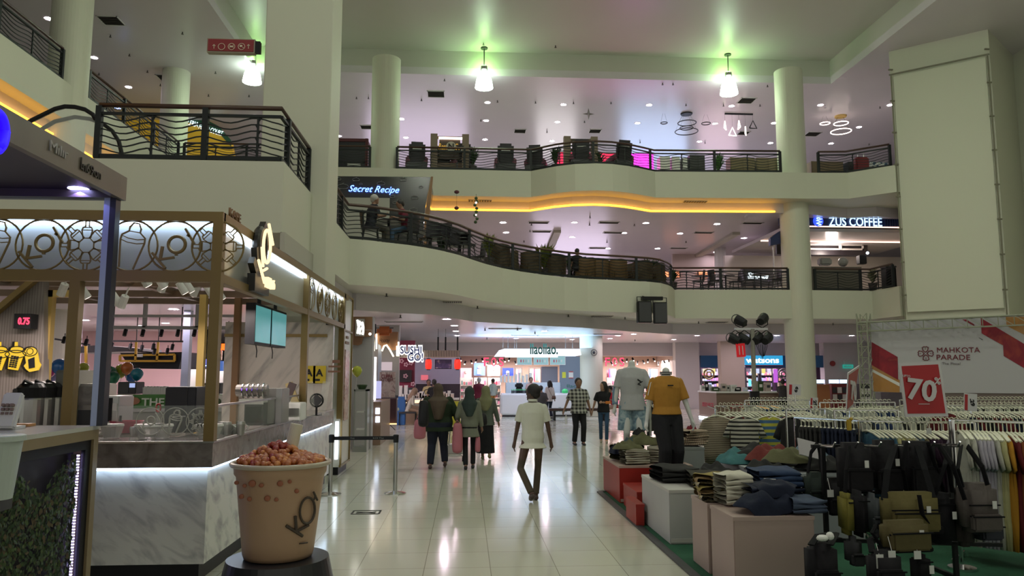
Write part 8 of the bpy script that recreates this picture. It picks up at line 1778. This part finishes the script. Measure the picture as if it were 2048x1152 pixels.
text('70',.3,SWH,t,ce+n*.015+Vector((0,0,-.02)),rot=(math.pi/2,R(3),math.atan2(.85,c[1].x-c[0].x)),width=.5,depth=.006,bold=.01);q=P(1699,820,y=8.3);MB().tube([q,(q.x,q.y,1.25)],.008,6).build('clip_rod',CHROME,t);MB().rbox(P(1698,850,y=8.25),.05,.03,.12,bev=.006).ball(P(1702,838,y=8.25),.022,8,6).build('yellow_clip',mat('mustard_plastic',(.48,.32,.03),.4),t)
for px0,px1,py0,py1,y,rot_,s,lab in((1927,1955,787,822,9.6,1.45,'.29','small white price card reading 29 turned sideways at the right'),(1577,1602,768,790,12.6,2.0,'69','small white price card with a red edge under the round pillar'),(1620,1636,795,818,12.0,1.5,'29','narrow white price card at the foot of the round pillar')):
 a,b=P(px0,py0,y=y),P(px1,py1,y=y);c_=(a+b)/2;t=thing('price_card',lab,'sign',(c_.x,y,b.z));MB().rbox(c_,b.x-a.x,.01,a.z-b.z,ry=.08).build('card',SWH,t);MB().rbox(c_-Vector(((b.x-a.x)*.36,.007,0)),(b.x-a.x)*.22,.004,(a.z-b.z)*.9,ry=.08).build('red_edge',SRED,t)
 text(s,.07,BLACK,t,c_+Vector(((b.x-a.x)*.12,-.008,0)),rot=(math.pi/2,rot_,0),width=.10,depth=.003,bold=.003);MB().tube([(c_.x,y,b.z),(c_.x,y,1.28)],.008,5).build('clip_rod',CHROME,t)
# ---------------------------------------------------------------- light stand
yl=19.5;x=P(1506,700,y=yl).x
t=thing('light_stand','steel stage light stand with a T bar above the clothes racks','light stand',(x,yl,0));zt=P(1506,658,y=yl).z
MB().tube([(x,yl,0),(x,yl,zt)],.06,10).build('mast',mat('galvanised',(.28,.27,.24),.5,.3),t);xl,xr=P(1469,658,y=yl).x,P(1535,658,y=yl).x
MB().bar((xl,yl,zt),(xr,yl,zt),.06).build('crossbar',STEEL,t);MB().tube([(x,yl,.9),(x,yl,1.35)],.13,12).build('black_winch',BLACK,t)
for a_ in(0.6,2.2,3.8,5.4):MB().bar((x,yl,.5),(x+math.cos(a_)*.7,yl+math.sin(a_)*.7,.03),.05).build('leg',BLACK,t)
for i,(px,py,up)in enumerate(((1482,643,1),(1524,640,1),(1471,680,0),(1489,679,0),(1514,679,0),(1533,679,0))):
 q=P(px,py,y=yl);s=thing('stage_lamp','black stage spotlight, '+('upper left on the light stand','upper right on the light stand','lower, first from the left on the stand','lower, second from the left on the stand','lower, third from the left on the stand','lower, rightmost on the stand')[i],'stage light',q)
 d=Vector((.5 if px>1505 else-.5,.5,.35)).normalized();MB().tube([q-d*.13,q+d*.02,q+d*.14],[.10,.13,.135],16).build('can',BLACK,s);MB().ring(q+d*.14,.13,.012,16).build('rim',DARK,s)
 zc_=zt;MB().tube([(q.x-.15,yl,q.z),(q.x-.15,yl,(q.z+zc_)/2 if not up else(q.z+zc_)/2),(q.x,yl,zc_-(.03 if not up else-.03)),(q.x+.15,yl,(q.z+zc_)/2),(q.x+.15,yl,q.z)],.014,5).build('yoke',BLACK,s)
m=MB()
for k in range(4):a=P(1512+k*4,688,y=yl);b=P(1535-k*3,690,y=yl);m.tube([a,a.lerp(b,.3)-Vector((0,0,.25+.05*k)),a.lerp(b,.7)-Vector((0,0,.3)),b],.008,4)
tag(m.build('cables',BLACK,at=P(1515,690,y=yl)),'looped black cables hanging from the light stand','cable')
a,b=P(1472,687,y=yl-.1),P(1491,714,y=yl-.1);t=thing('hanging_flag','small red hanging flag with pale letters below the stage lamps','flag',((a.x+b.x)/2,yl-.1,b.z));MB().rbox((a+b)/2,b.x-a.x,.01,a.z-b.z,ry=-.06).build('cloth',mat('flag_red',(.50,.01,.02),.6,em=(.8,.01,.02),es=.25),t)
for dx in(-.04,.05):MB().rbox((a+b)/2+Vector((dx,-.01,0)),.02,.006,.24,ry=-.06).build('letters',SWH,t)
# ---------------------------------------------------------------- truss banner
TR=mat('truss_grey_green',(.34,.36,.28),.4,.4);y0,y1=18.0,15.6
tb=thing('truss_backdrop','white event banner with red diagonal bands on a metal truss at right','banner',(P(1745,800,y=y0).x,y0,0))
def Bk(px,py):
 """point of the backdrop plane"""
 A=Vector((P(1742,700,y=y0).x,y0));Bv=Vector((P(2048,700,y=y1).x+.0,y1));d=(FWD*1500+RGT*(px-1024)+UPV*(576-py));k=Vector((d.x,d.y));e=Bv-A
 den=k.x*e.y-k.y*e.x;t=(A.x*e.y-A.y*e.x)/den;return Vector((k.x*t,k.y*t,H+d.z*t))
nb=(Bk(1742,700)-Bk(2048,700));nb=Vector((nb.y,-nb.x,0)).normalized();nb=nb if nb.y<0 else-nb
def bp(poly,m,name,off,th=.006):MB().extr([Bk(x,y)+nb*off for x,y in poly],nb*th).build(name,m,tb)
bp([(1742,646),(2140,628),(2140,788),(1746,784)],mat('banner_white',(.46,.45,.48),.6),'banner_sheet',0,.02)
RB=ramp_mat('banner_red_print','noise',[(.34,.05,.04),(.30,.015,.03),(.20,.01,.025),(.40,.07,.035)],1.6,.6,distort=1,positions=[.3,.45,.6,.8]);OB=ramp_mat('banner_amber_print','noise',[(.42,.30,.22),(.42,.20,.05),(.40,.28,.30)],1.2,.6)
bp([(1744,684),(1796,714),(1797,760),(1744,730)],RB,'red_band',.022);bp([(1744,728),(1768,742),(1800,760),(1800,785),(1748,783),(1746,745)],OB,'amber_band',.020);bp([(1745,738),(1800,766),(1800,773),(1746,744)],WHITE,'white_band',.024,.003)
bp([(1925,639),(1933,639),(1949,649),(1949,652)],RB,'red_band',.022);bp([(1962,636),(2140,742),(2140,790),(2008,712),(2007,691),(1964,667)],RB,'red_band',.024);bp([(2012,634),(2140,632),(2140,705),(2050,670),(2014,652)],OB,'amber_band',.022);bp([(1958,675),(1966,679),(1965,680),(1960,677)],DARK,'dark_mark',.022)
LM=mat('logo_maroon',(.16,.015,.03),.5);rb_=math.atan2(Bk(2048,700).y-Bk(1742,700).y,Bk(2048,700).x-Bk(1742,700).x)
text('MAHKOTA',.17,LM,tb,Bk(1917,700)+nb*.03,rot=(math.pi/2,R(1),rb_),width=(Bk(1960,700)-Bk(1874,700)).length,depth=.008,spacing=1.05);text('PARADE',.17,LM,tb,Bk(1907,714.5)+nb*.03,rot=(math.pi/2,R(1),rb_),width=(Bk(1941,714)-Bk(1874,714)).length,depth=.008);text('The Place!',.08,mat('faint_print',(.25,.22,.25),.5),tb,Bk(1903,727)+nb*.03,rot=(math.pi/2,R(1),rb_),width=.38,depth=.006)
m=MB();ce=Bk(1852,707)+nb*.03;ud=Vector((math.cos(rb_),math.sin(rb_),0))
for k in range(4):
 a_=math.pi/2*k;d=ud*math.cos(a_)+Vector((0,0,math.sin(a_)));s=ud*-math.sin(a_)+Vector((0,0,math.cos(a_)))
 m.tube([ce+d*.03,ce+d*.07+s*.05,ce+d*.14+s*.065,ce+d*.165+s*.02,ce+d*.145,ce+d*.165-s*.02,ce+d*.14-s*.065,ce+d*.07-s*.05,ce+d*.03],.010,5);m.ball(ce+d*.11,.012,6,4)
m.build('petal_emblem',LM,tb)
def truss(a,b,w,n):
 a,b=Vector(a),Vector(b);d=(b-a).normalized();s1=nb*w if abs(d.z)>.5 else nb*w;s2=d.cross(nb).normalized()*w;m=MB()
 cs=[(0,0),(1,0),(1,1),(0,1)];L=[[a+s1*i+s2*j,b+s1*i+s2*j]for i,j in cs]
 for p,q in L:m.tube([p,q],.018,6)
 for k in range(n):
  for e in range(4):
   p0=L[e][0].lerp(L[e][1],k/n);p1=L[(e+1)%4][0].lerp(L[(e+1)%4][1],(k+1)/n);m.tube([p0,p1],.009,4);m.tube([p0,L[(e+1)%4][0].lerp(L[(e+1)%4][1],k/n)],.009,4)
 return m
c0=Bk(1724,700);tz=Bk(1730,628).z
truss((c0.x,c0.y,0.02),(c0.x,c0.y,tz),.24,12).build('truss_upright',TR,tb);e1=Bk(2140,700)
truss((c0.x,c0.y,tz-.22),(e1.x,e1.y,tz-.22),.22,14).build('truss_top',TR,tb);zl=Bk(1800,792).z;truss((c0.x,c0.y,zl-.26),(e1.x,e1.y,zl-.26),.2,12).build('truss_lower',TR,tb)
truss((e1.x,e1.y,0.02),(e1.x,e1.y,tz),.24,10).build('truss_upright',TR,tb)
q=Bk(1960,795);MB().extr([Bk(1890,786),Bk(2140,786),Bk(2140,830),Bk(1890,830)],-nb*.1).build('skirt_board',mat('brown_grey_board',(.17,.13,.12),.6),tb)

# ================================================================ pieces of a part hang below that part
RULES={'eyes':'body','eyebrows':'body','mouth':'body','hair':'body','headscarf':'body','neck_cap':'body','collar':'shirt','collar_stripe':'shirt','sleeve_stripe':'shirt','chest_print':'shirt','zip':'body','front_pocket':'body','base_band':'body',
  'printed_dots':'cup','logo_print':'cup','rim':'cup','cap':'post','display':'housing','line_drawing':'face','logo_figure':'logo_disc','menu_picture':'menu_board','menu_screen':'menu_board','line_art':'frieze_panel','counter_light':'stone_counter','steel_edge':'stone_counter',
  'poster':'end_tower','tower_letters':'end_tower','tower_frame':'end_tower','side_strip_light':'top_beam','red_edge':'card','red_panel':'board','icon':'panel','icon_ring':'panel','arrow':'panel','mullions':'pane','led_channel':'core','led_strip':'core','black_frame':'core','rim_':'can',
  'card_emblem':'banner','printed_food':'banner','slats':'frame','glass':'frame','inner_shelf':'frame','petal_emblem':'banner_sheet','red_band':'banner_sheet','amber_band':'banner_sheet','white_band':'banner_sheet','dark_mark':'banner_sheet','poster_figure':'back_wall','wall_poster':'back_wall','blossom':'red_wall','badge':'backrest','yellow_clip':'clip_rod'}
stem=lambda o:o.name.split('.')[0]
for root in[o for o in COL.objects if o.parent is None and o.children]:
 ch=list(root.children);by={}
 for c in ch:by.setdefault(stem(c),c)
 for c in ch:
  p=by.get(RULES.get(stem(c),''))
  if p is not None and p is not c and p.type=='MESH' and p.parent is root and p.location.length<1e-6 and not any(g.type=='MESH' for g in c.children)and RULES.get(stem(p))not in by:c.parent=p
 for c in ch:
  if stem(c)=='lettering':
   for nm in('belt','banner_sheet','banner','board','card','fascia_board','sheet','canopy_fascia','lit_panel','panel','yellow_panel','sign_board','wall_panel'):
    if nm in by and by[nm].type=='MESH' and by[nm].parent is root:c.parent=by[nm];break

# things alike are told apart by their order from the left
SAME={}
for o in COL.objects:
 if o.parent is None and 'label' in o:SAME.setdefault(o['label'],[]).append(o)
for lab,os_ in SAME.items():
 if len(os_)>1 and len(lab.split())<=12:
  key=lambda o:(o.location-cam.location).dot(RGT)/max(.1,(o.location-cam.location).dot(FWD))
  for i,o in enumerate(sorted(os_,key=key)):o['label']=lab+', %s from the left'%ORD(i+1)
